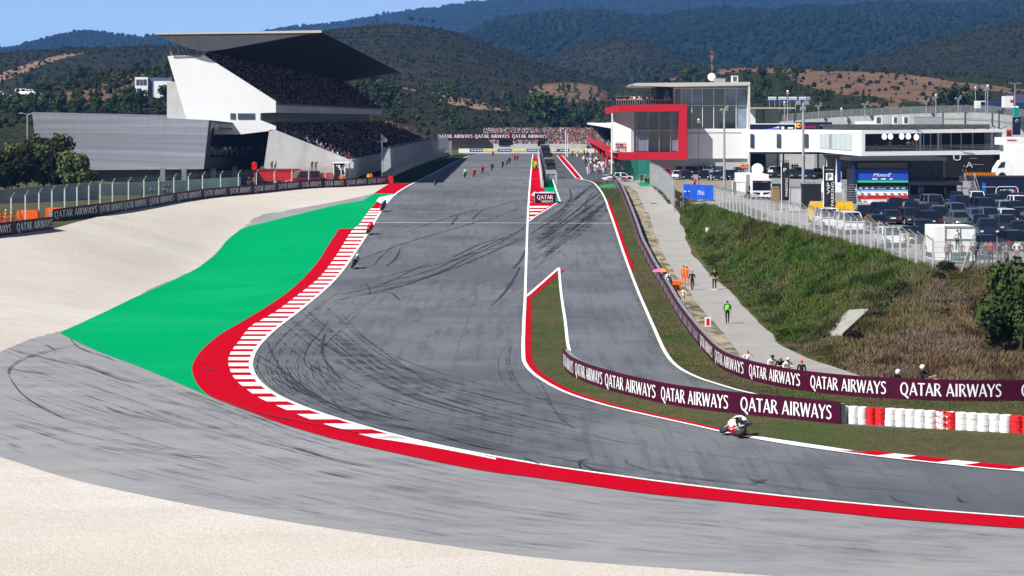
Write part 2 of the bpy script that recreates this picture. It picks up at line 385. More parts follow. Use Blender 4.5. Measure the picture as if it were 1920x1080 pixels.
# paddock yard behind the fence
yard = [(20.6,306),(24.2,286),(25.6,254),(30,217),(32.2,181),(38,183),(60,186),(150,180),(170,470),(20.6,470)]
sheet('paddock_yard', [yard], .012, m_yard)
# painted areas
m_gp = [(113,624),(160,602.5),(200,584),(253,558),(307,534),(353,511),(387,485),(417,459),(450,431),(480,421.5),(560,402),(640,382.5),(680,376.5),(702,363.5),(738,363.8)]
green = plan(sm(m_gp, 2))+[(x-.25, y) for x, y in eL[20:60]]+plan(sm([(480,778),(430,760),(380,739),(320,713),(250,684),(180,658),(113,625.5)], 2))
OUT_RED = sm([(636,429.5),(617,458),(597,490),(570,521),(540,548),(500,576),(450,606),(410,630),(376,660),(362,683),(361,700),(371,723),(392,743),(430,759),(470,774),(545,801),(645,829),(765,856),(900,883),(1000,896.5),(1100,911),(1200,925.5),(1300,936),(1400,946),(1500,956),(1600,966.5),(1671,974),(1800,984),(1920,992.5),(2150,1005)], 4)
sheet('green_runoff', [green], .040, m_green, dx=2)
i0 = min(range(len(EDGE_L)), key=lambda i: abs(EDGE_L[i][1]-430))
redA = plan([(733,344),(772,344.2),(742,363.6),(701,363.6)])
redB = plan(OUT_RED)+[(x, y) for x, y in eL[i0:]][::-1]
sheet('red_runoff', [redA, redB], .046, m_red)
# kerb: outer line and the track edge, white bars every 4.1 m across the straight
K_OUT = sm([(738,366.5),(720,368.5),(711,371),(704,382),(695.5,391),(682,409),(673,422),(660,433),(644,458),(629,482),(600,520),(560,553),(520,583),(492,600),(468,615),(448,641),(436,657),(430,668),(428,681),(434,702),(446,718),(463,732),(485,747),(513,760),(548,775),(591,791.5),(641,807),(702,823.5)], 4)
kerb = plan(K_OUT)
k_in = [p for p, q in zip(eL, EDGE_L) if 366 <= q[1] <= 828 and q[0] <= 790]
kp = kerb+k_in[::-1]
sheet('kerb', [kp], .052, m_red)
bars = [(y, y+2.25) for y in np.arange(122.6-4.08*3, 303, 4.08)]
sheet('kerb_stripes', [kp], .058, m_white, yclip=bars, dx=2)
tap = plan(sm([(702,823.5),(760,832),(850,848),(930,864)], 3))+plan([(930,861),(850,843.5),(780,829),(740,818)])
whiteTop = plan([(737,365),(711,371),(705,378),(722,386)])
sheet('kerb_ends', [tap, whiteTop], .058, m_white)
SIDE = 1      # off_line: positive = left of the direction of travel
def off_line(pl, d):
    out = []
    for i, p in enumerate(pl):
        a = pl[max(0, i-1)]; b = pl[min(len(pl)-1, i+1)]; v = Vector((b[0]-a[0], b[1]-a[1]))
        if v.length == 0: out.append(p); continue
        v.normalize(); out.append((p[0]-v.y*d, p[1]+v.x*d))
    return out
LN = .064
ribbons('edge_line', [(off_line(eL, .12), .26, LN), (off_line(eR, 0), .24, LN), (off_line(lR, 0), .24, LN)], m_white)
k5 = [i for i, q in enumerate(LANE_L) if q[1] <= 664][-1]
ribbons('lane_line', [(lL[:k5+1], .22, LN), (plan([(1048,503),(1020,528),(986,557)]), .26, LN),
    (plan([(1045,380.8),(1018,398),(989,417.5)]), .2, LN), (plan([(1036.5,337),(1043,358),(1050.5,380)]), .22, LN),
    (plan([(695,418.3),(1150,419.5)]), .22, LN), (plan([(803,334.6),(1040,335.6),(1090,337)]), .2, LN),
    (plan([(1044,291.5),(1062,313),(1080,334.6),(1092,337.4)]), .2, LN), (plan([(1054,291.5),(1070,310),(1093,337)]), .2, LN),
    (plan([(1045,380.5),(993,380.6)]), .3, LN)], m_white)
# pit-wall island, red strip, red kerb strips
sheet('pit_island_paint', [plan([(997,291),(1012,300),(1011,320),(1016,352),(1045,380.5),(989.5,417),(992,370)]), plan([(1045,292),(1053.5,292),(1091,336.5),(1081,334)])], .046, m_red)
sheet('pit_island_bars', [plan([(993,y), (x, y), (x-7, y+3.1), (993, y+3.1)]) for y, x in ((387,1031),(393,1021.5),(399.4,1012),(407,1003))], .054, m_white)
sheet('pit_island_green', [plan([(1021,338),(1036,338),(1049,379),(1030,379),(1022,360)])], .048, m_green)
sheet('green_patch', [plan([(1123,348),(1150,345),(1156,350),(1126,353)]), plan([(1194,343),(1222,341),(1224,349),(1200,350)])], .046, m_green)
nR = [i for i, q in enumerate(EDGE_R) if q[1] >= 556][0]
ribbons('inside_kerb', [(off_line(eR[nR:], .34), .42, .054), (off_line(plan([(986,557),(1019,528),(1047,507)]), -.4), .5, .054),
    (off_line([p for p, q in zip(lR, LANE_R) if 374 <= q[1] <= 505], .30), .36, .054)], m_red)
kb = []
for x0, x1 in ((1390,1602),(1640,1718),(1752,1838),(1888,1975),(2020,2100)):
    a = [i for i, q in enumerate(EDGE_R) if x0 <= q[0] <= x1]
    def ey(x): return np.interp(x, [q[0] for q in EDGE_R], [q[1] for q in EDGE_R])
    w = 9 if x0 > 1400 else 5
    kb.append(plan([(x0, ey(x0)), (x1-38, ey(x1-38)), (x1, ey(x1)-w), (x0+38, ey(x0+38)-w)]))
sheet('inside_kerb_blocks', kb, .060, m_white, dx=2)
kr = [i for i, q in enumerate(EDGE_R) if q[0] >= 1590]
ribbons('inside_kerb_base', [(off_line([eR[i] for i in kr], .75), 1.3, .057)], m_red)
# ------------------------------------------------------------------ tyre marks
mm = bpy.data.materials.new('rubber_marks'); mm.use_nodes = True; n = mm.node_tree; b = n.nodes['Principled BSDF']
b.inputs['Base Color'].default_value = (.028,.032,.042,1); b.inputs['Roughness'].default_value = .8
tc = n.nodes.new('ShaderNodeTexCoord'); t = n.nodes.new('ShaderNodeTexNoise'); t.inputs['Scale'].default_value = .5; t.inputs['Detail'].default_value = 5
mr = n.nodes.new('ShaderNodeMapRange'); mr.inputs[1].default_value = .35; mr.inputs[2].default_value = .7; mr.inputs[3].default_value = .35; mr.inputs[4].default_value = .95
n.links.new(tc.outputs['Object'], t.inputs[0]); n.links.new(t.outputs[0], mr.inputs[0]); n.links.new(mr.outputs[0], b.inputs['Alpha'])
m_mark = mm
m2 = mm.copy(); m2.name = 'faint_rubber_marks'
for nd in m2.node_tree.nodes:
    if nd.type == 'MAP_RANGE': nd.inputs[3].default_value = .0; nd.inputs[4].default_value = .52
m_mark2 = m2
OFM = .072
strong = [
 [(620,557),(700,541),(800,520),(880,483),(960,443),(988,421)], [(640,560),(760,534),(860,500),(930,470),(988,440)],
 [(620,566),(730,544),(800,521),(838,506),(862,492)], [(690,527),(780,505),(850,488),(925,455),(988,428)],
 [(700,535),(800,510),(880,478),(950,462),(985,446)], [(660,549),(720,533),(790,500),(830,492)],
 [(672,487),(700,478),(760,456),(830,436),(880,421),(930,407),(990,385)], [(750,440),(800,422),(860,403),(920,390),(985,372)],
 [(700,500),(716,480),(740,462)], [(724,500),(740,487),(751,466)], [(845,423),(852,414),(858,405)], [(885,412),(892,405),(905,393)],
 [(840,487),(880,468),(910,455),(955,446)], [(712,548),(735,552),(750,565)], [(684,530),(693,545),(692,553)],
 [(590,700),(570,680),(578,650),(600,625),(618,598)], [(610,625),(603,655),(612,682),(640,715)],
 [(500,640),(510,665),(530,700),(560,740)], [(470,660),(520,690),(580,735),(640,770)], [(472,672),(540,715),(620,765),(700,790),(800,815)],
 [(620,745),(640,770),(700,795),(790,810),(900,840),(1000,855)], [(500,703),(560,735),(640,765),(760,790),(870,800),(1000,830)],
 [(700,790),(820,800),(920,812),(1020,832),(1100,850)], [(640,590),(690,640),(760,690),(830,730),(940,755)],
 [(1088,880),(1086,868),(1110,861)], [(1088,870),(1120,885),(1200,897),(1330,910)], [(1180,863),(1172,869),(1200,880),(1260,893),(1350,905)],
 [(1400,912),(1425,905),(1440,900)], [(1400,900),(1450,912),(1540,925)], [(1540,905),(1580,914),(1680,922),(1830,935)],
 [(1672,932),(1674,938),(1710,950),(1760,960)], [(1794,934),(1800,942),(1815,945)], [(980,860),(1000,868),(1010,874)],
 [(1000,870),(1150,885),(1350,905),(1500,920),(1700,935)],
 [(990,420),(1050,385),(1100,360),(1120,350)], [(1000,460),(1060,420),(1110,385),(1135,370)], [(1010,450),(1050,420),(1100,380)],
 [(1005,425),(1050,395),(1070,372),(1066,352)], [(992,440),(1040,412),(1060,398)], [(1098,417),(1120,395),(1137,378)], [(1122,355),(1100,375),(1098,410)],
 [(960,505),(975,490),(985,470)], [(920,575),(945,550),(965,520),(975,500)],
 # on the run-off
 [(0,783),(80,800),(200,828),(330,845),(420,855)], [(110,670),(170,690),(230,712),(290,725)], [(20,657),(90,675),(160,690),(230,715),(290,723)],
 [(260,768),(330,795),(400,813),(480,832),(560,850)], [(130,635),(150,655),(200,672),(216,680)], [(15,705),(20,690),(50,672),(110,655),(160,645)],
 [(15,705),(25,722),(45,745),(85,770),(150,795),(300,815)], [(270,748),(330,760),(420,775),(520,792)], [(195,765),(240,780),(320,795)],
 [(175,840),(250,848),(360,858),(460,866)], [(0,690),(60,700),(140,708)], [(40,732),(75,722)], [(85,648),(105,660)], [(425,758),(500,780),(600,800),(700,820)],
 [(500,830),(560,845),(640,868),(760,888)], [(370,690),(395,695),(410,700)], [(560,905),(640,912),(720,918)], [(10,835),(40,842)],
]
items = [(plan(sm(s, 5)), random.choice((.13,.17,.22,.26))*float(np.interp(sum(q[1] for q in s)/len(s), [480,640,800], [1,.75,.58])), OFM+.0006*i, True) for i, s in enumerate(strong)]
ribbons('tyre_marks', items, m_mark, kind='stuff')
# fine scratches following the outer curve, on the run-off and along the racing line
fine = []
def curve_between(t, x0, x1):
    """a line between the red band (t=0) and the lower gravel edge (t=1)"""
    ax = [q[0] for q in OUT_RED[40:]]; ay = [q[1] for q in OUT_RED[40:]]
    pts = []
    for x in np.linspace(x0, x1, 9):
        top = np.interp(x, ax, ay) if x > 430 else 759-(430-x)*.36
        bot = np.interp(x, [q[0] for q in run_bot[::-1]], [q[1] for q in run_bot[::-1]])
        pts.append((x, top+(bot-top)*t))
    return pts
for k in range(560):
    x0 = random.uniform(-50, 1800); L = random.uniform(60, 420); t = random.uniform(.03, .93)**1.25
    pts = curve_between(t, x0, x0+L); s = random.uniform(-6, 10)
    pts = [(x, y+s*i/8) for i, (x, y) in enumerate(pts)]
    fine.append((plan(pts[::2]), random.uniform(.025,.08), OFM-.012+.00002*k, True))
OFFC = [off_line(eL, t_*SIDE/4) for t_ in range(0, 40)]
for k in range(130):
    i = random.randint(44, len(eL)-30); j = min(len(eL)-1, i+random.randint(8, 34)); d = random.uniform(.3, 5.5)**1.0
    seg = eL[i:j]
    c = []
    for a, p in enumerate(seg):
        q = OFFC[int(d*(1-.3*a/len(seg))*4)][i+a] if a % 3 == 0 else None
        if q: c.append(q)
    if len(c) > 2: fine.append((c, random.uniform(.03,.10), OFM-.02+.00004*k, True))
for k in range(60):
    x = random.uniform(700, 980); y = random.uniform(330, 640); L = random.uniform(10, 60)
    a = random.uniform(-.6,-.2)
    fine.append((plan([(x, y), (x+L*.5, y+L*.5*a-1), (x+L, y+L*a)]), random.uniform(.06,.16), OFM-.02+.0001*k, True))
for k in range(70):
    x = random.uniform(1000, 1110); y = 470-(x-1000)*.9+random.uniform(-30, 50); L = random.uniform(20, 70)
    fine.append((plan([(x, y), (x+L*.5, y-L*.42), (x+L, y-L*.8)]), random.uniform(.2,.5), OFM-.02+.0001*k, True))
for k in range(22):
    x0 = random.uniform(500, 640); y0 = random.uniform(560, 650)
    fine.append((plan(sm([(x0, y0), (x0+120, y0+90), (x0+300, y0+150), (x0+520, y0+200)], 3)), random.uniform(.1,.3), OFM-.02+.0001*k, True))
for k in range(5):
    s = random.uniform(-30, 40)
    fine.append((plan(sm([(965+s*.3, 640), (962+s, 680), (990+s, 735), (1080, 775+s), (1300, 825+s), (1500, 858+s)], 3)), random.uniform(.05,.13), OFM-.02+.0001*k, True))
ribbons('faint_tyre_marks', fine, m_mark2, kind='stuff')
# ------------------------------------------------------------------ lettering
def strip2(pl, w):
    n = len(pl); vs = []; fs = []
    for i, p in enumerate(pl):
        a = Vector(pl[max(0, i-1)]); b = Vector(pl[min(n-1, i+1)]); d = (b-a).normalized(); nn = Vector((-d.y, d.x))
        q = Vector(p); vs += [tuple(q+nn*w/2), tuple(q-nn*w/2)]
    for i in range(n-1): fs.append((2*i+1, 2*i+3, 2*i+2, 2*i))
    return vs, fs
def _dens(pl, n=3):
    o = []
    for a, b in zip(pl[:-1], pl[1:]):
        for k in range(n): o.append((a[0]+(b[0]-a[0])*k/n, a[1]+(b[1]-a[1])*k/n))
    return o+[pl[-1]]
TK, TN = .135, .085
_el = [(.30+.245*math.cos(t*math.pi/10), .5+.46*math.sin(t*math.pi/10)) for t in range(21)]
GLY = {
 'Q': (.66, [(_el, .115), ([(.30,.06),(.62,-.24)], TK)]),
 'A': (.56, [([(.03,0),(.27,.98)], TN), ([(.26,1),(.53,0)], TK), ([(.13,.30),(.42,.30)], TN)]),
 'T': (.52, [([(.0,.95),(.52,.95)], .10), ([(.26,0),(.26,.92)], TK)]),
 'R': (.54, [([(.09,0),(.09,1)], TK), ([(.12,.955),(.28,.955),(.39,.87),(.41,.74),(.36,.6),(.25,.53),(.12,.52)], .09), ([(.24,.5),(.5,0)], TK)]),
 'I': (.24, [([(.12,0),(.12,1)], TK)]),
 'W': (.82, [([(.03,1),(.22,0)], TK), ([(.21,.02),(.41,.98)], TN), ([(.40,.98),(.60,0)], TK), ([(.59,.02),(.78,1)], TN)]),
 'Y': (.53, [([(.02,1),(.27,.46)], TK), ([(.52,1),(.28,.48)], TN), ([(.27,.5),(.27,0)], TK)]),
 'S': (.46, [([(.40,.86),(.31,.95),(.19,.96),(.09,.88),(.08,.73),(.16,.61),(.28,.5),(.37,.38),(.38,.2),(.30,.07),(.17,.03),(.04,.12)], .11)]),
 ' ': (.26, []),
}
def word2d(text, z0=0.):
    """(u, v, lift) verts and faces, cap height 1"""
    V = []; Fc = []; x = 0; q = 0
    for ch in text:
        w, st = GLY[ch]
        for pl, sw in st:
            vs, fs = strip2(_dens(pl, 3) if len(pl) < 6 else pl, sw); k = len(V)
            V += [(a+x, b, q % 3) for a, b in vs]; Fc += [tuple(i+k for i in f) for f in fs]; q += 1
        x += w+.045
    return V, Fc, x-.045
QA = word2d('QATAR AIRWAYS'); QA1 = word2d('QATAR'); QA2 = word2d('AIRWAYS')
_fc = {}
def bf(text, shear=0.):
    """lettering in the built-in font -> (verts2d, faces, width) with cap height 1"""
    if (text, shear) in _fc: return _fc[(text, shear)]
    c = bpy.data.curves.new('lettering', 'FONT'); c.body = text; c.resolution_u = 2; c.shear = shear
    o = bpy.data.objects.new('lettering', c); COL.objects.link(o)
    dg = bpy.context.evaluated_depsgraph_get(); me = bpy.data.meshes.new_from_object(o.evaluated_get(dg))
    V = np.array([(v.co.x, v.co.y) for v in me.vertices]); Fc = [tuple(p.vertices) for p in me.polygons]
    bpy.data.objects.remove(o); bpy.data.curves.remove(c); bpy.data.meshes.remove(me)
    V[:,0] -= V[:,0].min(); h = .69
    V = V/h; _fc[(text, shear)] = (V, Fc, V[:,0].max()); return _fc[(text, shear)]
def flat_text(name, text, origin, ux, uz, h, material, parent, width=None, shear=0., lift=.03):
    """text on a plane: origin = lower left, ux/uz = unit vectors along the text and up it"""
    V, Fc, w = bf(text, shear); ux = Vector(ux).normalized(); uz = Vector(uz).normalized(); nn = ux.cross(uz)
    k = (width/w if width else h); o3 = Vector(origin)
    return mesh_obj(name, [o3+ux*(a*k)+uz*(b*h)+nn*lift for a, b in V], Fc, material, parent)
# ------------------------------------------------------------------ materials for things
m_maroon = mat('maroon_banner', (.055,.0025,.020), .55, var=.12, scale=.7)
m_letter = mat('white_lettering', (.82,.82,.82), .6)
m_wht = chain(mat('white_render', (.80,.80,.79), .7, var=.03, scale=.2), [(.5,.52,.75,(.66,.66,.64),.18,(1,1,.12)), (.12,.5,.7,(.70,.70,.68),.4,None)])
m_plas = mat('white_plastic', (.78,.78,.77), .5, var=.07, scale=2)
m_orange = mat('orange_cloth', (.85,.14,.015), .8, var=.1, scale=3)
m_redp = mat('signal_red', (.60,.012,.015), .5, var=.08, scale=1)
m_steel = mat('galvanised_steel', (.42,.43,.44), .5, metal=.5, var=.1, scale=3)
m_dsteel = mat('dark_steel', (.06,.065,.07), .5, metal=.5)
m_black = mat('black_plastic', (.012,.012,.014), .5)
m_cwall = chain(mat('cast_concrete', (.52,.52,.51), .9, var=.07, scale=.5, bump=.2, bscale=4), [(.35,.5,.72,(.31,.305,.29),.6,(1,1,.25)), (3,.6,.75,(.25,.25,.24),.4,(1,1,.2))])
m_cdark = mat('grey_concrete', (.22,.23,.235), .9, var=.12, scale=.7)
m_glass = mat('dark_glass', (.008,.012,.022), .08, spec=.4)
m_glass2 = mat('sky_tinted_glass', (.15,.20,.26), .15, spec=.3, var=.5, scale=.35)  # pale blotchy base paints the sky's reflection into the panes
m_glass3 = mat('mid_glass', (.02,.04,.07), .10, spec=.3, var=.5, scale=.3)  # mottled base, part of the painted sky reflection
m_rubber = mat('tyre_rubber', (.015,.015,.017), .8)
def net_mat(name, col, a):
    m = mat(name, col, .7, var=.15, scale=4); m.node_tree.nodes['Principled BSDF'].inputs['Alpha'].default_value = a; return m
m_net = net_mat('wire_netting', (.5,.51,.52), .27)
m_net2 = net_mat('dense_netting', (.42,.44,.46), .62)
m_mesh_g = net_mat('green_netting', (.01,.16,.12), .8)
# ------------------------------------------------------------------ barriers
class Curve2:
    def __init__(s, pts):
        s.p = np.array(pts); s.d = np.r_[0, np.cumsum(np.hypot(*np.diff(s.p, axis=0).T))]; s.L = s.d[-1]
        s.px = 960+s.p[:,0]*F/s.p[:,1]
    def at(s, t): return Vector((np.interp(t, s.d, s.p[:,0]), np.interp(t, s.d, s.p[:,1])))
    def tan(s, t):
        v = s.at(min(s.L, t+.3))-s.at(max(0, t-.3)); return v.normalized()
    def s_of_px(s, x): return float(np.interp(x, s.px, s.d))
def swept(name, cv, prof, material, parent, t0=0, t1=None, step=1.):
    """profile (offset from curve, height) swept along a ground curve; +offset = left of travel"""
    t1 = cv.L if t1 is None else t1; n = max(2, int((t1-t0)/step)+1); vs = []; fs = []; m = len(prof)
    for i in range(n):
        t = t0+(t1-t0)*i/(n-1); p = cv.at(t); d = cv.tan(t); nn = Vector((-d.y, d.x)); z = H(p.x, p.y)
        for a, h in prof: vs.append((p.x+nn.x*a, p.y+nn.y*a, z+h))
    for i in range(n-1):
        for k in range(m): fs.append((i*m+k, i*m+(k+1) % m, (i+1)*m+(k+1) % m, (i+1)*m+k))
    fs += [tuple(range(m))[::-1], tuple(range((n-1)*m, n*m))]
    return mesh_obj(name, vs, fs, material, parent)
def curve_text(parent, cv, spans, hcap, vbase, W2=QA, lift=.02, side=-1):
    V, Fc, w = W2; out = []
    for a, b in spans:
        VS = []; FS = []; k = 0
        for (u, v, q) in V:
            t = a+(b-a)*u/w; p = cv.at(t); d = cv.tan(t); nn = Vector((-d.y, d.x))*side
            z = H(p.x, p.y)+vbase+v*hcap; p = p+nn*(lift+.004*q); VS.append((p.x, p.y, z))
        out.append(mesh_obj('lettering', VS, Fc, m_letter, parent))
    return out
def barrier(name, base_px, h, spans, label, spans_s=None, thick=.45, seg=None, hcap=.60):
    cv = Curve2(plan(sm(base_px, 3))); t = empty(name, (0,0,0), label=label, cat='barrier')
    swept('banner_board', cv, [(0,0),(0,h),(.06,h),(.06,0)], m_maroon, t)
    swept('guard_rail', cv, [(.10,.0),(.10,h-.12),(thick,h-.12),(thick,0)], m_cdark, t)
    sp = [(cv.s_of_px(a), cv.s_of_px(b)) for a, b in spans]+[(a, b) for a, b in (spans_s or [])]
    sp = [(a, b) for a, b in sp if b > a+.2]
    curve_text(t, cv, sp, h*hcap, h*.21)
    return t, cv
FRONT_B = [(1054,686),(1062,697),(1078,709),(1126,728),(1199,748),(1271,763),(1370,776),(1480,787),(1575,797)]
barrier('advertising_barrier', FRONT_B, 1.13, [(1056.5,1075),(1079,1130),(1135,1230),(1240,1366),(1389,1560)],
        'maroon lettered barrier on the tip of the grass island, ending at the tyre stacks')
rb_t, rb_cv = barrier('advertising_barrier', BAR_R, 1.12, [(1313,1336),(1341,1395),(1405,1501),(1520,1662),(1688,1878),(1915,2110)],
        'long curved maroon barrier along the pit lane grass below the bank', spans_s=None)
# faded lettering on the far, foreshortened stretch of the same barrier
s0 = rb_cv.s_of_px(1311); far_sp = []
t = s0-6.2
while t > 14: far_sp.append((t, t+5.3)); t -= 6.2
m_fade = mat('faded_lettering', (.36,.34,.40), .7)
for o in curve_text(rb_t, rb_cv, far_sp, .62, .22): o.data.materials[0] = m_fade
pm = None
for k in range(56):
    tt = 2+k*3.1
    if tt > rb_cv.L-40: break
    p = rb_cv.at(tt); d = rb_cv.tan(tt); nn = Vector((-d.y, d.x)); z = H(p.x, p.y); q = p+nn*.2
    if pm is None: mp_ = MB(); mp_.tube((0,0,0), (0,0,1.35), .04, n=5); pm = mp_.build('fence_post', m_steel, rb_t); o = pm
    else: o = pm.copy(); COL.objects.link(o); o.parent = rb_t
    o.location = (q.x, q.y, z)
LB = [(100,413),(160,406),(233,396),(333,379),(400,370),(480,363),(569,354),(645,350.6),(726,345)]
lb_t, lb_cv = barrier('advertising_barrier', [(100,414.5)]+LB[1:], 1.22,
        [(102,182),(187,231),(233,274),(280,325),(333,377),(383,424),(431,470),(477,516),(522,560),(566,602.5),(609,644),(650,687),(690,724)],
        'long maroon barrier behind the gravel trap, running towards the grandstand')
barrier('advertising_barrier', [(-90,462),(-30,447),(20,440.5),(100,429.5)], 1.25, [(-50,20),(31,98)],
        'short maroon barrier in front of the orange marshals at the left edge', )
# orange end blocks
def block(name, c, sx, sy, h, material, label, cat, rz=0):
    t = MB(); t.prism([(-sx/2,-sy/2),(sx/2,-sy/2),(sx/2,sy/2),(-sx/2,sy/2)], 0, h*.8, 'z'); t.prism([(-sx/2+.05,-sy/2+.05),(sx/2-.05,-sy/2+.05),(sx/2-.05,sy/2-.05),(-sx/2+.05,sy/2-.05)], h*.8, h, 'z')
    o = t.build(name, material); o.location = c; o.rotation_euler[2] = rz; return tag(o, label, cat)
g = G(731,345); block('padding_block', (g.x+.15, g.y, g.z), .75, 1.4, 1.2, m_redp, 'red orange padding block closing the end of the long maroon barrier', 'padding block')
g = G(95,416); gg = g
block('padding_block', (g.x-.6, g.y+6, H(g.x-.6, g.y+6)), 2.0, 1.2, 1.1, m_orange, 'orange padding block behind the gap between the two left barriers', 'padding block')
block('padding_block', (g.x-3.3, g.y+5, H(g.x-3.3, g.y+5)), 2.2, 1.0, .9, m_orange, 'low orange padding block left of the barrier gap, beside the marshals', 'padding block')
# ------------------------------------------------------------------ tyre stacks
def tyre_mb(R=.30, h=.285):
    b = MB(); b.lathe([(R*.62,.01),(R*.965,.0),(R,.035),(R,h-.035),(R*.965,h),(R*.62,h-.01),(R*.55,h*.7),(R*.55,h*.3),(R*.62,.01)], n=20); return b
tyre_me = tyre_mb().build('tyre', m_plas).data; bpy.data.objects.remove(bpy.data.objects['tyre'])
m_ty_r = chain(mat('red_tyre_paint', (.62,.02,.022), .6, var=.1, scale=3), [(4,.6,.7,(.75,.7,.7),.7,None)])
m_ty_rw = chain(mat('worn_red_tyre_paint', (.60,.015,.02), .6, var=.1, scale=3), [(2.2,.54,.58,(.78,.76,.76),1,None)])
m_ty_w = chain(mat('white_tyre_paint', (.76,.76,.75), .6, var=.06, scale=2), [(5,.62,.72,(.2,.2,.2),.8,None), (1.2,.5,.7,(.62,.61,.57),.5,None)])
ex = [437,500,575,645,710,787,868,945,1018,1098,1182,1260,1335,1422,1508,1600,1680,1768,1855,1940,2025]
kinds = 'wwwrrwwwwwppwwwwwrrww'
lab = {'w': ['stack of three white painted tyres between the maroon banner and the first red stacks', 'stack of three white painted tyres between the clean red and the worn red stacks', 'stack of three white painted tyres between the worn red stacks and the right edge'],
       'r': ['stack of three clean red painted tyres near the maroon banner', 'stack of three clean red painted tyres at the right edge of the photo'], 'p': ['stack of three red tyres with much of the paint worn to white', 0]}
tyre_me.materials.clear(); tyre_me.materials.append(m_ty_w)
for i in range(len(ex)-1):
    xc = 1470+(ex[i]+ex[i+1])/2/4.153; yb = np.interp(xc, [1575,1920,2100], [797.5,818,828])
    g = G(xc, yb-4); R_ = (ex[i+1]-ex[i])/4.153*g.y/F/2*1.03
    k = kinds[i]; w = 0 if i < 5 else 1 if i < 12 else 2
    l = lab[k][w] if k == 'w' else lab[k][0] if (k == 'p' or i < 6) else lab[k][1]
    s = empty('tyre_stack', (g.x, g.y, g.z), random.uniform(0, 3), l, 'tyre stack', 'tyre stacks in the pit exit wall')
    for j in range(3):
        c = bpy.data.objects.new('tyre', tyre_me); COL.objects.link(c); c.parent = s
        c.location = (random.uniform(-.015,.015), random.uniform(-.015,.015), j*.288); c.scale = (R_/.30, R_/.30, 1)
        c.material_slots[0].link = 'OBJECT'; c.material_slots[0].material = {'w': m_ty_w, 'r': m_ty_r, 'p': m_ty_rw}[k]
# ------------------------------------------------------------------ post and wire fences
def wire_fence(name, pts, spacing, h, label, bend=(0,0), pw=.07, net=None, nh=None, cat='fence', post_mat=None, tilt=.55, wires=0, zfun=H):
    """concrete or steel posts with cranked heads along plan points, netting between"""
    cv = Curve2(pts); t = empty(name, (0,0,0), label=label, cat=cat); n = int(cv.L/spacing)+1
    b = Vector((bend[0], bend[1], 0))
    base = None
    for i in range(n):
        p = cv.at(i*cv.L/max(1, n-1)); z = zfun(p.x, p.y)
        if base is None:
            m = MB(); m.box(-pw,pw,-pw,pw,-.3,h*.84); m.tube((0,0,h*.84-.03), tuple(b*tilt+Vector((0,0,h))), pw*1.05, pw*.8, n=4)
            base = m.build('post', post_mat or m_cwall, t); o = base
        else: o = base.copy(); COL.objects.link(o); o.parent = t
        o.location = (p.x, p.y, z)
    nh = nh or h*.84; k = max(2, int(cv.L/2)); vs = []; fs = []
    for i in range(k+1):
        p = cv.at(cv.L*i/k); z = zfun(p.x, p.y); vs += [(p.x, p.y, z+.02), (p.x, p.y, z+nh)]
        if b.length: vs.append((p.x+b.x*tilt, p.y+b.y*tilt, z+h))
    m = 3 if b.length else 2
    for i in range(k):
        for j in range(m-1): fs.append((i*m+j, (i+1)*m+j, (i+1)*m+j+1, i*m+j+1))
    mesh_obj('netting', vs, fs, net or m_net, t)
    if wires:
        wm = MB()
        for j in range(wires):
            zz = .15+(nh-.15)*j/(wires-1)
            for i in range(k):
                a = cv.at(cv.L*i/k); c = cv.at(cv.L*(i+1)/k); wm.tube((a.x, a.y, zfun(a.x,a.y)+zz), (c.x, c.y, zfun(c.x,c.y)+zz), .014, n=3, cap=False)
        wm.build('line_wire', m_steel, t)
    return t, cv
fr = [(24.2,284),(24.9,268),(25.4,254),(27.4,235),(29.6,215),(30.4,200),(31.4,179)]
wire_fence('chain_link_fence', fr, 2.9, 2.65, 'grey wire fence with cranked posts along the top of the green bank', bend=(-1,-.3), wires=6)
wire_fence('chain_link_fence', [(31.4,179),(34.4,178.2),(38.0,179.0),(46,180),(60,182.5)], 4.6, 2.5, 'wire fence with thin steel posts before the spectators at the right top', bend=(0,0), pw=.035, post_mat=m_steel, wires=6)
# leaning corner strut of that fence
lp = MB(); z_ = H(33.4,178.1); lp.tube((33.3,178.0,z_-.1), (34.3,178.1,z_+2.75), .06, n=6); o = lp.build('fence_strut', m_steel); tag(o, 'leaning pale steel strut at the corner of the fence beside the green bin', 'fence strut')
pL = [(xat(px, Y), Y) for px, Y in ((-60,225),(0,238),(107,262),(203,287),(300,306),(382,323),(462,336),(560,352),(640,366))]
wire_fence('debris_fence', pL, 5.6, 3.05, 'tall debris fence with cranked pale posts behind the left maroon barrier', bend=(.7,-.7), net=net_mat('thin_netting', (.45,.47,.48), .13), post_mat=mat('pale_post', (.55,.58,.57), .7), wires=5)
# wall and green strip behind the left barrier
def wall(name, px_Y_top, thick, material, label, cat='wall', base=None):
    pts = [(xat(x, Y), Y, zat(t, Y)) for x, Y, t in px_Y_top]; vs = []; fs = []
    for (x, y, zt_) in pts:
        zb = (H(x, y) if base is None else base)-.2
        vs += [(x,y,zb),(x,y,zt_),(x,y+thick,zt_),(x,y+thick,zb)]
    for i in range(len(pts)-1):
        for k in range(4): fs.append((i*4+k, (i+1)*4+k, (i+1)*4+(k+1) % 4, i*4+(k+1) % 4))
    fs += [(0,1,2,3), tuple(4*(len(pts)-1)+k for k in (3,2,1,0))]
    o = mesh_obj(name, vs, fs, material); return tag(o, label, cat)
wall('concrete_wall', [(-60,286,361),(0,289,356),(90,295,348),(183,304,341)], .3, mat('weathered_wall', (.30,.31,.32), .9, var=.15, scale=.6), 'grey concrete wall behind the left debris fence, below the round pine')
wall('concrete_wall', [(184,318,345),(300,326,340),(451,338,332)], .3, m_cwall, 'low pale concrete wall in front of the metal clad building')
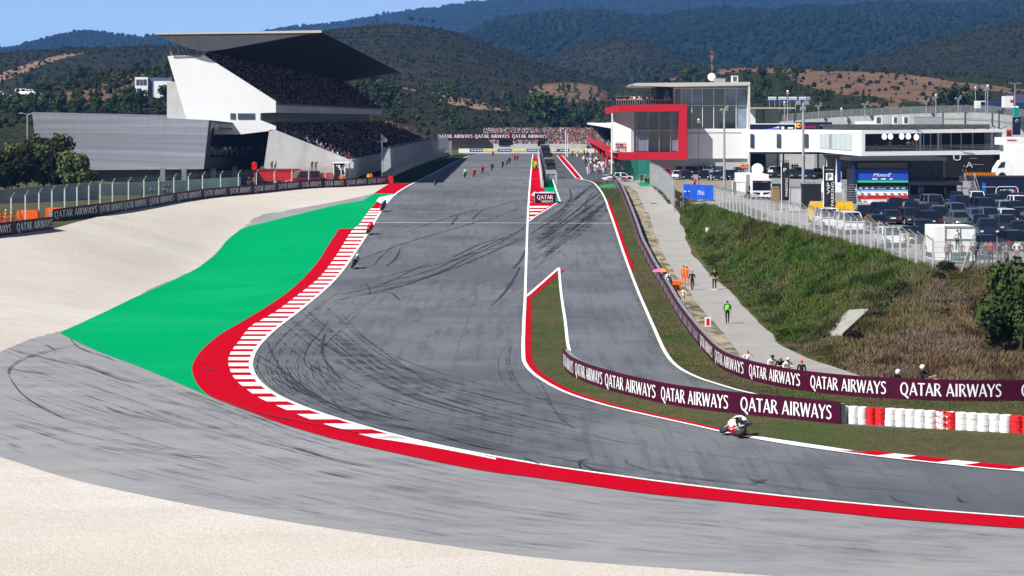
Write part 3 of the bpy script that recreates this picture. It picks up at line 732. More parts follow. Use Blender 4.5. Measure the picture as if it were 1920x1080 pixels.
gl = [G(x, y) for x, y in ((118,404),(180,396),(240,387.5),(300,378),(360,369),(430,360),(480,356))]
ribbons('green_strip', [([(g.x-.6, g.y+2.2) for g in gl], 1.6, .02)], mat('pale_green_paint', (.18,.52,.38), .8, var=.2, scale=1))
# tall grey debris wall on the far side of the grass, left of the straight
TW = [(xat(718,384), 384), (xat(742,430), 430), (xat(775,500), 500), (xat(812,590), 590), (xat(845,668), 668)]
cvw = Curve2(TW); t = empty('tall_barrier_fence', (0,0,0), label='long tall grey debris fence on a concrete footing beside the grass strip below the grandstand', cat='fence')
swept('concrete_footing', cvw, [(0,-.2),(0,1.0),(.3,1.0),(.3,-.2)], m_cwall, t)
pan = MB(); npn = 58
for i in range(npn):
    a = cvw.at(cvw.L*i/npn); b_ = cvw.at(cvw.L*(i+.93)/npn); za = H(a.x,a.y)
    pan.quad((a.x,a.y,za+1.05), (b_.x,b_.y,za+1.05), (b_.x,b_.y,za+5.0), (a.x,a.y,za+5.0))
pan.build('mesh_panel', m_net2, t)
pb = None
for i in range(59):
    a = cvw.at(cvw.L*i/58)
    if pb is None:
        mp_ = MB(); mp_.box(-.06,.06,-.06,.06,0,5.1); mp_.tube((0,0,5.05), (.5,-.2,5.6), .06, n=4); pb = mp_.build('post', m_steel, t); oo = pb
    else: oo = pb.copy(); COL.objects.link(oo); oo.parent = t
    oo.location = (a.x, a.y, H(a.x, a.y))
# folded net panel hanging at its near end
hp = MB(); Y0 = 380; hp.add([P3(715,275,Y0),P3(731,277,Y0-1),P3(737,280,Y0+1),P3(733,314,Y0-1),P3(722,322,Y0),P3(715,324,Y0)], [(0,1,3,4),(0,4,5),(1,2,3)])
o = hp.build('hanging_net', m_net2); tag(o, 'pale grey net panel hanging at the near end of the tall debris fence', 'net')
def pole(name, px, ytop, ybase, Y, r, label, cat, head=None, material=None, hs=1.):
    b = MB(); a = P3(px, ytop, Y); zb = zat(ybase, Y) if ybase else H(a.x, a.y)
    t = empty(name, (a.x, Y, zb), label=label, cat=cat); hh = a.z-zb
    b.tube((0,0,-.3), (0,0,hh), r*1.3, r, n=8); b.build('pole', material or m_steel, t)
    if head == 'camera':
        c = MB(); c.box(-.9,.1,-.06,.06,hh-1.2,hh-1.08); c.build('bracket', m_steel, t)
        c = MB(); c.blob((.5,-.3,hh-.9), (.42,.42,.42)); c.tube((.5,-.3,hh-.5), (.1,0,hh-.3), .08); c.build('camera_dome', m_plas, t, smooth=True)
    elif head == 'flood':
        for k, (dx, dz) in enumerate(((-.75,-.3),(.5,-.3),(-.1,-1.2),(.7,.35))):
            dx *= hs; dz *= hs; e = hs
            c = MB(); c.add([(dx-.38*e,-.25*e,hh+dz),(dx+.38*e,-.25*e,hh+dz),(dx+.38*e,.15*e,hh+dz),(dx-.38*e,.15*e,hh+dz),(dx-.34*e,-.32*e,hh+dz+.5*e),(dx+.34*e,-.32*e,hh+dz+.5*e),(dx+.3*e,.1*e,hh+dz+.55*e),(dx-.3*e,.1*e,hh+dz+.55*e)], [(0,3,2,1),(4,5,6,7),(0,1,5,4),(1,2,6,5),(2,3,7,6),(3,0,4,7)]); c.build('floodlight', m_steel, t)
        c = MB(); c.box(-1.2*hs,1.1*hs,-.05,.05,hh-.4*hs,hh-.3*hs); c.build('crossarm', m_steel, t)
    elif head == 'lamp':
        for s in (-1, 1):
            c = MB(); c.tube((0,0,hh-.1), (s*.9,0,hh+.15), .05); c.box(min(s*.7,s*1.5),max(s*.7,s*1.5),-.14,.14,hh+.1,hh+.25); c.build('lamp_head', m_steel, t)
    elif head == 'ball':
        c = MB(); c.blob((0,0,hh+.1), .38*hs); c.build('camera_dome', m_plas, t, smooth=True)
        c = MB(); c.box(-.5*hs,.5*hs,-.3*hs,.1,hh-.7*hs,hh-.3*hs); c.build('equipment_box', m_steel, t)
    return t
pole('camera_mast', 716, 252, 330, 383, .13, 'pale camera mast at the end of the tall debris fence by the grandstand', 'camera mast', 'camera', m_plas)
pole('street_lamp', 51.5, 214, None, 420, .12, 'twin headed lamp post left of the metal clad building', 'street lamp', 'lamp')
# ------------------------------------------------------------------ hills
_perm = RNG.random((257, 257))
def vnoise(x, y):
    xi = np.floor(x).astype(int); yi = np.floor(y).astype(int); u = x-xi; v = y-yi; u = u*u*(3-2*u); v = v*v*(3-2*v)
    g = lambda a, b: _perm[a % 256, b % 256]
    return (g(xi,yi)*(1-u)+g(xi+1,yi)*u)*(1-v)+(g(xi,yi+1)*(1-u)+g(xi+1,yi+1)*u)*v
def fbm(x, y, o=5):
    s = 0; a = .5
    for k in range(o): s = s+a*(vnoise(x*2**k+17*k, y*2**k+31*k)-.5)*2; a *= .5
    return s
def scrub_mat(name, c1, c2, sc, soil1=(.20,.125,.08), soil2=(.27,.19,.13), c3=None, fine=.16):
    m = bpy.data.materials.new(name); m.use_nodes = True; n = m.node_tree; b = n.nodes['Principled BSDF']; b.inputs['Roughness'].default_value = 1; b.inputs['Specular IOR Level'].default_value = .0
    tc = n.nodes.new('ShaderNodeTexCoord')
    def noise(s, lo, hi, ca, cb):
        t = n.nodes.new('ShaderNodeTexNoise'); t.inputs['Scale'].default_value = s; t.inputs['Detail'].default_value = 6; t.inputs['Roughness'].default_value = .7; n.links.new(tc.outputs['Object'], t.inputs[0])
        r = n.nodes.new('ShaderNodeValToRGB'); r.color_ramp.elements[0].position = lo; r.color_ramp.elements[1].position = hi
        r.color_ramp.elements[0].color = (*ca, 1); r.color_ramp.elements[1].color = (*cb, 1); n.links.new(t.outputs[0], r.inputs[0]); return t, r.outputs[0]
    _, a = noise(sc, .38, .62, c1, c2)
    t2, msk = noise(sc*6, .42, .66, (0,0,0), (1,1,1))
    mx = n.nodes.new('ShaderNodeMix'); mx.data_type = 'RGBA'; n.links.new(msk, mx.inputs[0]); n.links.new(a, mx.inputs[6]); mx.inputs[7].default_value = (*(c3 or tuple(c*.5 for c in c1)), 1)
    _, s = noise(.05, .35, .65, soil1, soil2)
    at = n.nodes.new('ShaderNodeAttribute'); at.attribute_name = 'soil'
    t3, _ = noise(.06, 0, 1, (0,0,0), (1,1,1))
    ad = n.nodes.new('ShaderNodeMath'); ad.operation = 'ADD'; n.links.new(at.outputs['Fac'], ad.inputs[0]); n.links.new(t3.outputs[0], ad.inputs[1])
    mr = n.nodes.new('ShaderNodeMapRange'); mr.inputs[1].default_value = .86; mr.inputs[2].default_value = 1.0; n.links.new(ad.outputs[0], mr.inputs[0])
    m2 = n.nodes.new('ShaderNodeMix'); m2.data_type = 'RGBA'; n.links.new(mr.outputs[0], m2.inputs[0]); n.links.new(mx.outputs[2], m2.inputs[6]); n.links.new(s, m2.inputs[7])
    n.links.new(m2.outputs[2], b.inputs['Base Color'])
    tb = n.nodes.new('ShaderNodeTexNoise'); tb.inputs['Scale'].default_value = fine; tb.inputs['Detail'].default_value = 6; n.links.new(tc.outputs['Object'], tb.inputs[0])
    bp = n.nodes.new('ShaderNodeBump'); bp.inputs['Strength'].default_value = .8; bp.inputs['Distance'].default_value = 2.5; n.links.new(tb.outputs[0], bp.inputs['Height']); n.links.new(bp.outputs[0], b.inputs['Normal'])
    MATS[name] = m; return m
HILLS = []
class Hill:
    def __init__(s, prof, Yf, Yr, Yb, zf, amp=3, ns=.01, p=1.0):
        P = sm(prof, 4); s.X = np.array([(q[0]-960)*Yr/F for q in P]); s.Z = np.array([ZC-(q[1]-HY)*Yr/F for q in P])
        s.Yf, s.Yr, s.Yb, s.zf, s.amp, s.ns, s.p = Yf, Yr, Yb, zf+ZC, amp, ns, p
    def z(s, X, Y):
        X = np.asarray(X, float); Y = np.asarray(Y, float)
        zt_ = np.interp(X, s.X, s.Z); t = np.clip((Y-s.Yf)/(s.Yr-s.Yf), 0, 1); q = np.sin(t*math.pi/2)**1.3*.55+t*.45
        q = q**s.p
        z = s.zf+(zt_-s.zf)*q+s.amp*fbm(X*s.ns, Y*s.ns)*np.sin(math.pi*np.clip(t, 0, 1))**.7
        z = z+s.amp*.5*fbm(X*s.ns*3+9, Y*s.ns*3)*np.clip(t*4, 0, 1)*(1-t)
        bk = np.clip((Y-s.Yr)/(s.Yb-s.Yr), 0, 1); z = z*(1-bk*.6)-bk*12
        out = (X < s.X[0]) | (X > s.X[-1]) | (Y < s.Yf) | (Y > s.Yb)
        return np.where(out, -999, z)
def hill(name, prof, Yf, Yr, Yb, zf, material, amp=3, ns=.01, soil=(), step=4, rows=56, p=1.0):
    h = Hill(prof, Yf, Yr, Yb, zf, amp, ns, p); HILLS.append(h)
    n = int((prof[-1][0]-prof[0][0])/step); xs = np.linspace(h.X[0], h.X[-1], n)
    t = np.linspace(0, 1, rows); ys = np.r_[Yf+(Yr-Yf)*t, Yr+(Yb-Yr)*np.linspace(.1, 1, 6)]
    X, Y = np.meshgrid(xs, ys); Z = h.z(X, np.clip(Y, Yf, Yb)); Z[0] -= 3
    idx = np.arange(X.size).reshape(X.shape); fa = np.stack([idx[:-1,:-1], idx[:-1,1:], idx[1:,1:], idx[1:,:-1]], -1).reshape(-1, 4)
    o = mesh_obj(name, np.stack([X, Y, Z], -1).reshape(-1, 3), fa.tolist(), material, smooth=True); tag(o, kind='structure')
    at = o.data.attributes.new('soil', 'FLOAT', 'POINT')
    PX = 960+X*F/Y; PY = HY+(ZC-Z)*F/Y; h.grid = (X[:rows+1], Y[:rows+1], PX[:rows+1], PY[:rows+1]); msk = np.zeros(X.shape)
    for pl in soil: msk = np.maximum(msk, inside(pl, PX, PY).astype(float))
    msk = blur(msk, 1); at.data.foreach_set('value', (msk*.62).ravel())
    return h
m_hA = scrub_mat('dark_scrub', (.019,.020,.013), (.034,.031,.018), .02, c3=(.015,.022,.009))
m_hC = scrub_mat('heath_scrub', (.025,.024,.017), (.042,.034,.026), .03, c3=(.018,.024,.011))
m_hE = scrub_mat('wooded_slope', (.012,.020,.013), (.022,.032,.018), .012, c3=(.010,.018,.010), fine=.08)
m_hF = scrub_mat('far_wooded_slope', (.010,.018,.012), (.018,.026,.016), .006, c3=(.012,.02,.012), fine=.05)
m_hI = scrub_mat('cleared_slope', (.025,.034,.015), (.048,.048,.024), .05, soil1=(.13,.08,.055), soil2=(.20,.125,.085), c3=(.015,.022,.01), fine=.5)
hill('far_hills', [(400,80),(480,66),(560,52),(640,44),(700,32),(760,23),(830,13),(900,3),(960,-6),(1100,-20),(1500,-30),(2200,-20)], 4200, 6500, 9000, -10, m_hF, amp=26, ns=.0016, step=6, rows=70)
hill('far_hills', [(-400,100),(-100,92),(0,93),(45,92),(75,92),(110,76),(150,63),(175,60),(210,64),(260,70),(320,70),(400,74),(480,72),(560,80),(640,90)], 3200, 5000, 7000, -10, m_hF, amp=10, ns=.003, step=4)
hE = hill('wooded_hills', [(780,110),(870,66),(930,40),(1000,28),(1090,22),(1150,27),(1220,34),(1290,22),(1380,17),(1440,22),(1500,14),(1560,18),(1640,10),(1760,12),(1850,6),(2000,0),(2300,-10)], 2000, 3600, 4200, -5, m_hE, amp=26, ns=.0032, step=4, rows=80,
    soil=[[(1352,66),(1378,68),(1374,76),(1356,74)], [(1535,56),(1560,57),(1556,63),(1540,62)]])
hill('heath_hill', [(930,160),(985,128),(1030,106),(1080,86),(1130,71),(1172,68),(1212,78),(1262,104),(1310,126),(1380,150)], 1500, 2200, 2600, -6, m_hC, amp=8, ns=.008, rows=50, step=3)
hill('dark_hill', [(1460,150),(1560,126),(1620,109),(1700,88),(1800,62),(1870,48),(1920,36),(2000,22),(2300,0)], 1300, 1900, 2400, 0, m_hA, amp=7, ns=.008, step=4)
hA = hill('dark_hill', [(-400,170),(-100,150),(0,134),(60,112),(110,98),(170,90),(220,91),(300,86),(360,90),(430,86),(500,74),(600,60),(680,51),(750,47),(800,51),(860,61),(900,78),(950,96),(1000,113),(1060,130),(1130,152),(1200,175)], 950, 1650, 2100, -4, m_hC, amp=9, ns=.007, step=3, rows=80,
    soil=[[(-60,150),(0,137),(60,116),(120,101),(172,94),(150,103),(100,116),(50,134),(0,156),(-60,165)]])
hI = hill('cleared_hill', [(1060,205),(1130,185),(1200,158),(1300,140),(1340,130),(1400,124),(1480,126),(1560,131),(1640,134),(1720,136),(1800,150),(1860,160),(1920,168),(2000,175),(2300,190)], 660, 1250, 1500, -6, m_hI, amp=3.5, ns=.012, step=3, rows=90,
    soil=[[(1476,128),(1560,132),(1680,137),(1800,152),(1940,170),(1940,184),(1860,170),(1800,178),(1740,196),(1660,184),(1560,176),(1500,158),(1478,146)], [(1335,131),(1400,126),(1480,128),(1480,140),(1400,134),(1340,142)], [(1250,140),(1290,138),(1290,148),(1250,152)], [(1620,190),(1700,192),(1700,206),(1630,204)]])
hL = hill('soil_mound', [(950,215),(975,188),(992,168),(1012,157),(1060,153),(1112,157),(1136,170),(1165,195)], 1020, 1150, 1300, -6, m_hI, amp=1, ns=.03, step=2, rows=30,
    soil=[[(975,195),(985,168),(1012,158),(1060,154),(1112,158),(1140,172),(1150,190)]])
hK = hill('valley_side', [(440,200),(560,185),(640,165),(700,156),(760,163),(810,172),(870,184),(960,203),(1010,212),(1060,214),(1110,212),(1160,205),(1250,200),(1340,200)], 770, 1000, 1300, -9.5, m_hC, amp=2.5, ns=.02, step=3, rows=60,
    soil=[[(796,168),(850,180),(905,191),(972,201),(955,209),(900,206),(850,198),(815,186)], [(680,190),(715,192),(712,198),(684,197)], [(728,154),(780,164),(782,172),(735,162)]])
hJ = hill('valley_side', [(-300,215),(-60,192),(0,188),(60,186),(95,178),(150,166),(185,148),(215,136),(250,134),(300,137),(340,141),(420,155),(520,190),(620,235),(660,262)], 560, 900, 1200, -10.5, m_hI, amp=2.5, ns=.02, step=3, rows=60,
    soil=[[(163,160),(190,143),(215,137),(250,135),(330,141),(330,150),(300,160),(250,163),(200,160)], [(85,178),(180,164),(250,165),(240,186),(190,200),(120,196),(40,200),(0,190)], [(20,182),(90,180),(85,190),(40,192)]])
def gz(x, y):
    z = H(x, y) if y < 990 else ZC-10.4
    for h in HILLS:
        v = float(h.z(x, y)); z = max(z, v)
    return z
_hc = np.arange(-40, 1961, 4.0); _hy = np.arange(520, 2400, 6.0); _C, _Y = np.meshgrid(_hc, _hy); _X = (_C-960)*_Y/F
_HT = np.full(_X.shape, ZC-10.4)
for h_ in HILLS:
    if h_.Yf < 2400: _HT = np.maximum(_HT, h_.z(_X, _Y))
def hill_hit(px, py, y0=520):
    """first terrain point beyond y0 seen at a photo pixel"""
    c = int(np.clip(round((px+40)/4), 0, len(_hc)-1)); j0 = int(max(0, (y0-520)/6)); Ys = _hy[j0:]
    m = (ZC-(py-HY)*Ys/F) < _HT[j0:, c]
    if not m.any(): return None
    k = int(np.argmax(m)); return Vector(((px-960)*Ys[k]/F, Ys[k], float(_HT[j0+k, c])))
# ------------------------------------------------------------------ foliage
def leaf_mat(name, c1, c2, sc=.9):
    m = mat(name, c1, .9, col2=c2, scale=sc, thr=(.35,.65), spec=.15)
    n = m.node_tree; b = n.nodes['Principled BSDF']; oi = n.nodes.new('ShaderNodeObjectInfo'); hs = n.nodes.new('ShaderNodeHueSaturation')
    mr = n.nodes.new('ShaderNodeMapRange'); mr.inputs[3].default_value = .82; mr.inputs[4].default_value = 1.18
    n.links.new(oi.outputs['Random'], mr.inputs[0]); n.links.new(mr.outputs[0], hs.inputs['Value'])
    l = b.inputs['Base Color'].links[0].from_socket; n.links.new(l, hs.inputs['Color']); n.links.new(hs.outputs[0], b.inputs['Base Color']); return m
m_pine = leaf_mat('pine_foliage', (.022,.042,.012), (.050,.082,.020))
m_oak = leaf_mat('oak_foliage', (.022,.036,.010), (.052,.07,.02))
m_lite = leaf_mat('light_foliage', (.045,.075,.018), (.085,.115,.03))
m_bark = mat('bark', (.07,.05,.035), .9, var=.3, scale=3)
def crown(lumps, n, s, seed, fill=.55):
    """many small leaf-clump faces spread through the volume of some lumps"""
    r = np.random.default_rng(seed); V = []; Fc = []
    wts = np.array([l[3]*l[4]*l[5] for l in lumps])**.75; wts /= wts.sum()
    pick = r.choice(len(lumps), n, p=wts)
    for k in pick:
        cx, cy, cz, rx, ry, rz = lumps[k]
        d = r.normal(size=3); d /= np.linalg.norm(d); q = (fill+(1-fill)*r.random())*(1+.12*r.normal())
        c = np.array([cx+d[0]*rx*q, cy+d[1]*ry*q, cz+d[2]*rz*q])
        nn = d+r.normal(size=3)*.55; nn /= np.linalg.norm(nn); u = np.cross(nn, [0,0,1.0001]); u /= np.linalg.norm(u)+1e-9; w = np.cross(nn, u)
        sz = s*(.6+.8*r.random()); b = len(V)
        for a in range(5):
            an = a*2*math.pi/5+r.random()*.7; rr = sz*(.55+.6*r.random()); V.append(tuple(c+u*math.cos(an)*rr+w*math.sin(an)*rr))
        Fc.append((b, b+1, b+2, b+3, b+4))
    return V, Fc
def lumps_for(kind, h, r, seed):
    R = random.Random(seed); L = []
    if kind == 'pine':
        for k in range(15):
            t = k/14; z = h*(.22+.74*t); rr = r*(1-t*.72)*(.55+.5*R.random())
            a = R.random()*6.3; o = rr*.55; L.append((math.cos(a)*o, math.sin(a)*o, z, rr*.75, rr*.75, h*.075))
    elif kind == 'umbrella':
        for k in range(11):
            a = R.random()*6.3; o = r*.6*R.random()**.5; L.append((math.cos(a)*o, math.sin(a)*o, h*(.72+.2*R.random()-.12*o/r), r*.42, r*.42, h*.11))
    else:
        for k in range(13):
            a = R.random()*6.3; o = r*.62*R.random()**.5; z = h*(.32+.5*R.random()); q = 1-.5*abs(z/h-.5)
            L.append((math.cos(a)*o, math.sin(a)*o, z, r*.42*q, r*.42*q, h*.17))
    return L
def make_tree(kind, h, r, seed, n, s, leaf, label, group=None, cat='tree', name=None):
    t = empty(name or {'pine':'pine_tree','umbrella':'umbrella_pine','oak':'oak_tree','bush':'bush'}[kind], label=label, cat=cat, group=group)
    lp = lumps_for(kind, h, r, seed); V, Fc = crown(lp, n, s, seed); mesh_obj('crown', V, Fc, leaf, t)
    b = MB(); top = h*(.8 if kind == 'pine' else .6); R = random.Random(seed+1); q = (0,0,-.5); rad = h*.022+.04
    for k in range(1, 6):
        p = (R.uniform(-.03,.03)*h, R.uniform(-.03,.03)*h, top*k/5); b.tube(q, p, rad, rad*.8, n=6); q = p; rad *= .8
    for l in lp[::2]: b.tube((0,0,max(.1,l[2]-h*.15)), (l[0]*.8,l[1]*.8,l[2]), h*.008+.02, h*.003+.01, n=4)
    b.build('trunk', m_bark, t); return t
PROT = []
for sd_ in range(4): PROT.append(('pine', make_tree('pine', 10, 2.6, 10+sd_, 620, .42, m_pine, '-')))
for sd_ in range(2): PROT.append(('pine', make_tree('pine', 10, 2.9, 20+sd_, 620, .42, m_lite, '-')))
for sd_ in range(3): PROT.append(('oak', make_tree('oak', 8, 3.6, 30+sd_, 700, .42, m_oak, '-')))
UMB = make_tree('umbrella', 11, 4.2, 50, 520, .45, m_pine, '-')
used_p = set(); TREES = []
def plant(px, py, hpx, kinds, label, group, y0=520, mn=0):
    """tree whose foot is seen at (px, py) on the terrain and whose height is hpx photo pixels"""
    g = hill_hit(px, py, y0)
    if g is None: return
    if isinstance(kinds, int): t = kinds; p = PROT[t]
    else:
        c = [i for i, q in enumerate(PROT) if q[0] in kinds]; t = random.choice(c); p = PROT[t]
    base = 10 if p[0] == 'pine' else 8; s = hpx*g.y/F/base
    if t in used_p: o = copy_tree(p[1])
    else: o = p[1]; used_p.add(t)
    o.location = (g.x, g.y, g.z-.2*s); o.scale = (s*rc(.85,1.25), s*rc(.85,1.25), s); o.rotation_euler = (0,0,rc(0,6.3))
    nm = {'pine': 'pine', 'oak': 'broad leaved tree'}[p[0]]
    tone = 'pale green ' if t in (4, 5) else 'dark green '
    tag(o, tone+nm+' '+label, 'tree', group); TREES.append(o)
for k in range(46):  # valley left behind the clad building
    px = rc(-10, 318); py = rc(196, 236); plant(px, py, rc(26, 44)*(.8+.4*(py-190)/40), ('pine','oak'), 'in the valley above the roof of the metal clad building', 'trees in the left valley')
for k in range(30):
    px = rc(30, 330); py = 176-px*.12+rc(-14, 8); plant(px, py, rc(17, 30), ('pine','oak'), 'on the lower slope of the dark hill at the left', 'trees on the left slope', 560)
for px, py, h in ((300,112,18),(262,100,14),(274,106,20),(312,122,24),(222,152,24),(196,157,16),(208,156,18),(232,156,30),(290,128,22),(248,124,20),(330,128,28)): plant(px, py, h, ('pine',), 'near the orange earth bank at the left', 'trees near the orange bank', 560)
for k in range(34):
    px = rc(640, 870); py = rc(172, 262) if px > 735 else rc(165, 215); plant(px, py, rc(22, 40), ('pine','oak'), 'behind the far end of the grandstand', 'trees behind the grandstand')
for k in range(26):
    px = rc(820, 1000); py = 178+(px-820)*.13+rc(-6, 6); plant(px, py, rc(20, 34), ('pine',), 'above the orange earth strip in the middle', 'trees above the earth strip')
for px, py, h in ((1025,238,72),(1008,232,50),(1045,236,56),(1062,240,42),(1090,240,50),(1105,236,46),(1125,242,46),(995,240,40),(915,238,34),(948,246,40),(890,246,30),(870,248,26),(1075,226,44),(1115,215,36),(1130,225,40),(985,222,30),(1052,214,38)): plant(px, py, h, ('pine','oak'), 'behind the far crowd, left of the red framed building', 'trees behind the far crowd')
for k in range(40):
    px = rc(1160, 1350); py = rc(128, 162); plant(px, py, rc(16, 28), ('pine','oak'), 'on the hillside above the flat roof of the pit building', 'trees above the pit building')
for k in range(34):
    px = rc(1400, 1500); py = rc(136, 196)-(px-1400)*.05; plant(px, py, rc(16, 26), ('pine','oak'), 'on the hillside right of the pit building', 'trees right of the pit building')
for k in range(30):
    px = rc(1490, 1700); py = 176+(px-1490)*.13+rc(-8, 12); plant(px, py, rc(10, 20), ('oak','pine'), 'at the foot of the brown cleared slope', 'trees below the cleared slope')
for px, py, h in ((1604,136,18),(1655,139,16),(1500,136,14),(1550,141,24)): plant(px, py, h, 6, 'alone on top of the brown cleared slope', None)
for px, py, h in ((1780,208,50),(1800,206,50),(1822,208,40),(1760,206,32),(1845,204,30),(1740,204,24),(1880,196,24),(1905,196,26)): plant(px, py, h, ('oak',), 'in the dark clump behind the upper fence at the right', 'dark trees at the upper right')
for k in range(14): plant(rc(985,1150), rc(170,190), rc(12,22), ('pine','oak'), 'on the bare earth mound behind the far crowd', 'trees on the earth mound')
for px, py, h in ((688,50,10),(700,48,12),(708,49,18),(722,49,14),(736,48,12),(748,49,10)): plant(px, py+4, h, ('pine',), 'in the row on the skyline of the central dark hill', 'skyline trees', 900)
for i, (px, py, h) in enumerate(((771,51,20),(790,52,18),(811,53,17))):
    g = hill_hit(px, py, 900)
    if g:
        o = UMB if i == 0 else copy_tree(UMB); s = h*g.y/F/11; o.location = g; o.scale = (s,s,s); tag(o, ['leftmost','middle','rightmost'][i]+' of three umbrella pines on the skyline of the central hill', 'tree', 'umbrella pines on the skyline')
for i, q in enumerate(PROT):
    if i not in used_p:
        for c in list(q[1].children): bpy.data.objects.remove(c)
        bpy.data.objects.remove(q[1])
# the woods and scrub on the far slopes: nobody could count them
def woods(name, boxes, label, material):
    """boxes: (px0, px1, py0, py1, count, size m, y0)"""
    u = bmesh.new(); bmesh.ops.create_icosphere(u, subdivisions=1, radius=1); u.verts.ensure_lookup_table()
    bv = np.array([v.co[:] for v in u.verts]); bfc = np.array([[v.index for v in f.verts] for f in u.faces]); u.free()
    VS = []; FS = []; k = 0; tint = []
    for (hi, x0, x1, y0_, y1_, cnt, size) in boxes:
        X, Y, PX, PY = HILLS[hi].grid; ok = np.argwhere((PX > x0) & (PX < x1) & (PY > y0_) & (PY < y1_) & (np.arange(len(X))[:,None] > 2))
        ok = ok[RNG.integers(0, len(ok), cnt)]; xs = X[ok[:,0], ok[:,1]]; ys = Y[ok[:,0], ok[:,1]]
        xs = xs+RNG.uniform(-1, 1, cnt)*ys/900; ys = ys+RNG.uniform(-1, 1, cnt)*size*2.5; zs = HILLS[hi].z(xs, ys)
        for x_, y_, z_ in zip(xs, ys, zs):
            if z_ < -100: continue
            g = Vector((x_, y_, z_))
            s = size*(.45+.9*random.random()**2.2); w = bv*(1+RNG.uniform(-.3,.3,(len(bv),1)))
            v = w*np.array([s, s, s*random.uniform(.7,1.3)])+np.array([g.x, g.y, g.z+s*.4]); VS.append(v); FS.append(bfc+k); k += len(v); tint += [random.random()]*len(v)
    o = mesh_obj(name, np.concatenate(VS).tolist(), np.concatenate(FS).tolist(), material); tag(o, label, 'trees', kind='stuff')
    a = o.data.attributes.new('tint', 'FLOAT', 'POINT'); a.data.foreach_set('value', np.array(tint)); return o
def wood_mat(name, c1, c2):
    m = mat(name, c1, 1., spec=0); n = m.node_tree; b = n.nodes['Principled BSDF']; a = n.nodes.new('ShaderNodeAttribute'); a.attribute_name = 'tint'
    mx = n.nodes.new('ShaderNodeMix'); mx.data_type = 'RGBA'; n.links.new(a.outputs['Fac'], mx.inputs[0]); mx.inputs[6].default_value = (*c1, 1); mx.inputs[7].default_value = (*c2, 1); n.links.new(mx.outputs[2], b.inputs['Base Color']); return m
woods('far_woods', [(2,760,1940,0,160,11000,4.2), (1,-40,640,40,140,3600,4.2), (0,480,1940,-4,90,5200,5.5)], 'wooded far hills', wood_mat('far_tree_tone', (.006,.011,.008), (.017,.028,.015)))
woods('scrub', [(5,-40,1150,40,210,8000,1.0), (3,930,1380,60,160,2600,1.3), (4,1460,1940,30,160,2400,1.2), (8,500,1340,160,260,1600,.9), (9,-40,420,130,240,1700,1.1), (6,1100,1940,120,215,700,1.0)], 'dark scrub over the nearer slopes', wood_mat('scrub_tone', (.012,.015,.008), (.03,.034,.017)))
# ------------------------------------------------------------------ air
hz_m = bpy.data.materials.new('haze_air'); hz_m.use_nodes = True; n = hz_m.node_tree
for nd in list(n.nodes):
    if nd.type == 'BSDF_PRINCIPLED': n.nodes.remove(nd)
pv = n.nodes.new('ShaderNodeVolumePrincipled'); pv.inputs['Color'].default_value = (.16,.42,1,1); pv.inputs['Density'].default_value = .00010; pv.inputs['Anisotropy'].default_value = .2
n.links.new(pv.outputs[0], n.nodes['Material Output'].inputs['Volume'])
hb = MB(); hb.box(-10500,10500,-600,16500,-12,420); o = hb.build('haze', hz_m); tag(o, 'thin bluish haze over the valley', 'haze', kind='stuff')
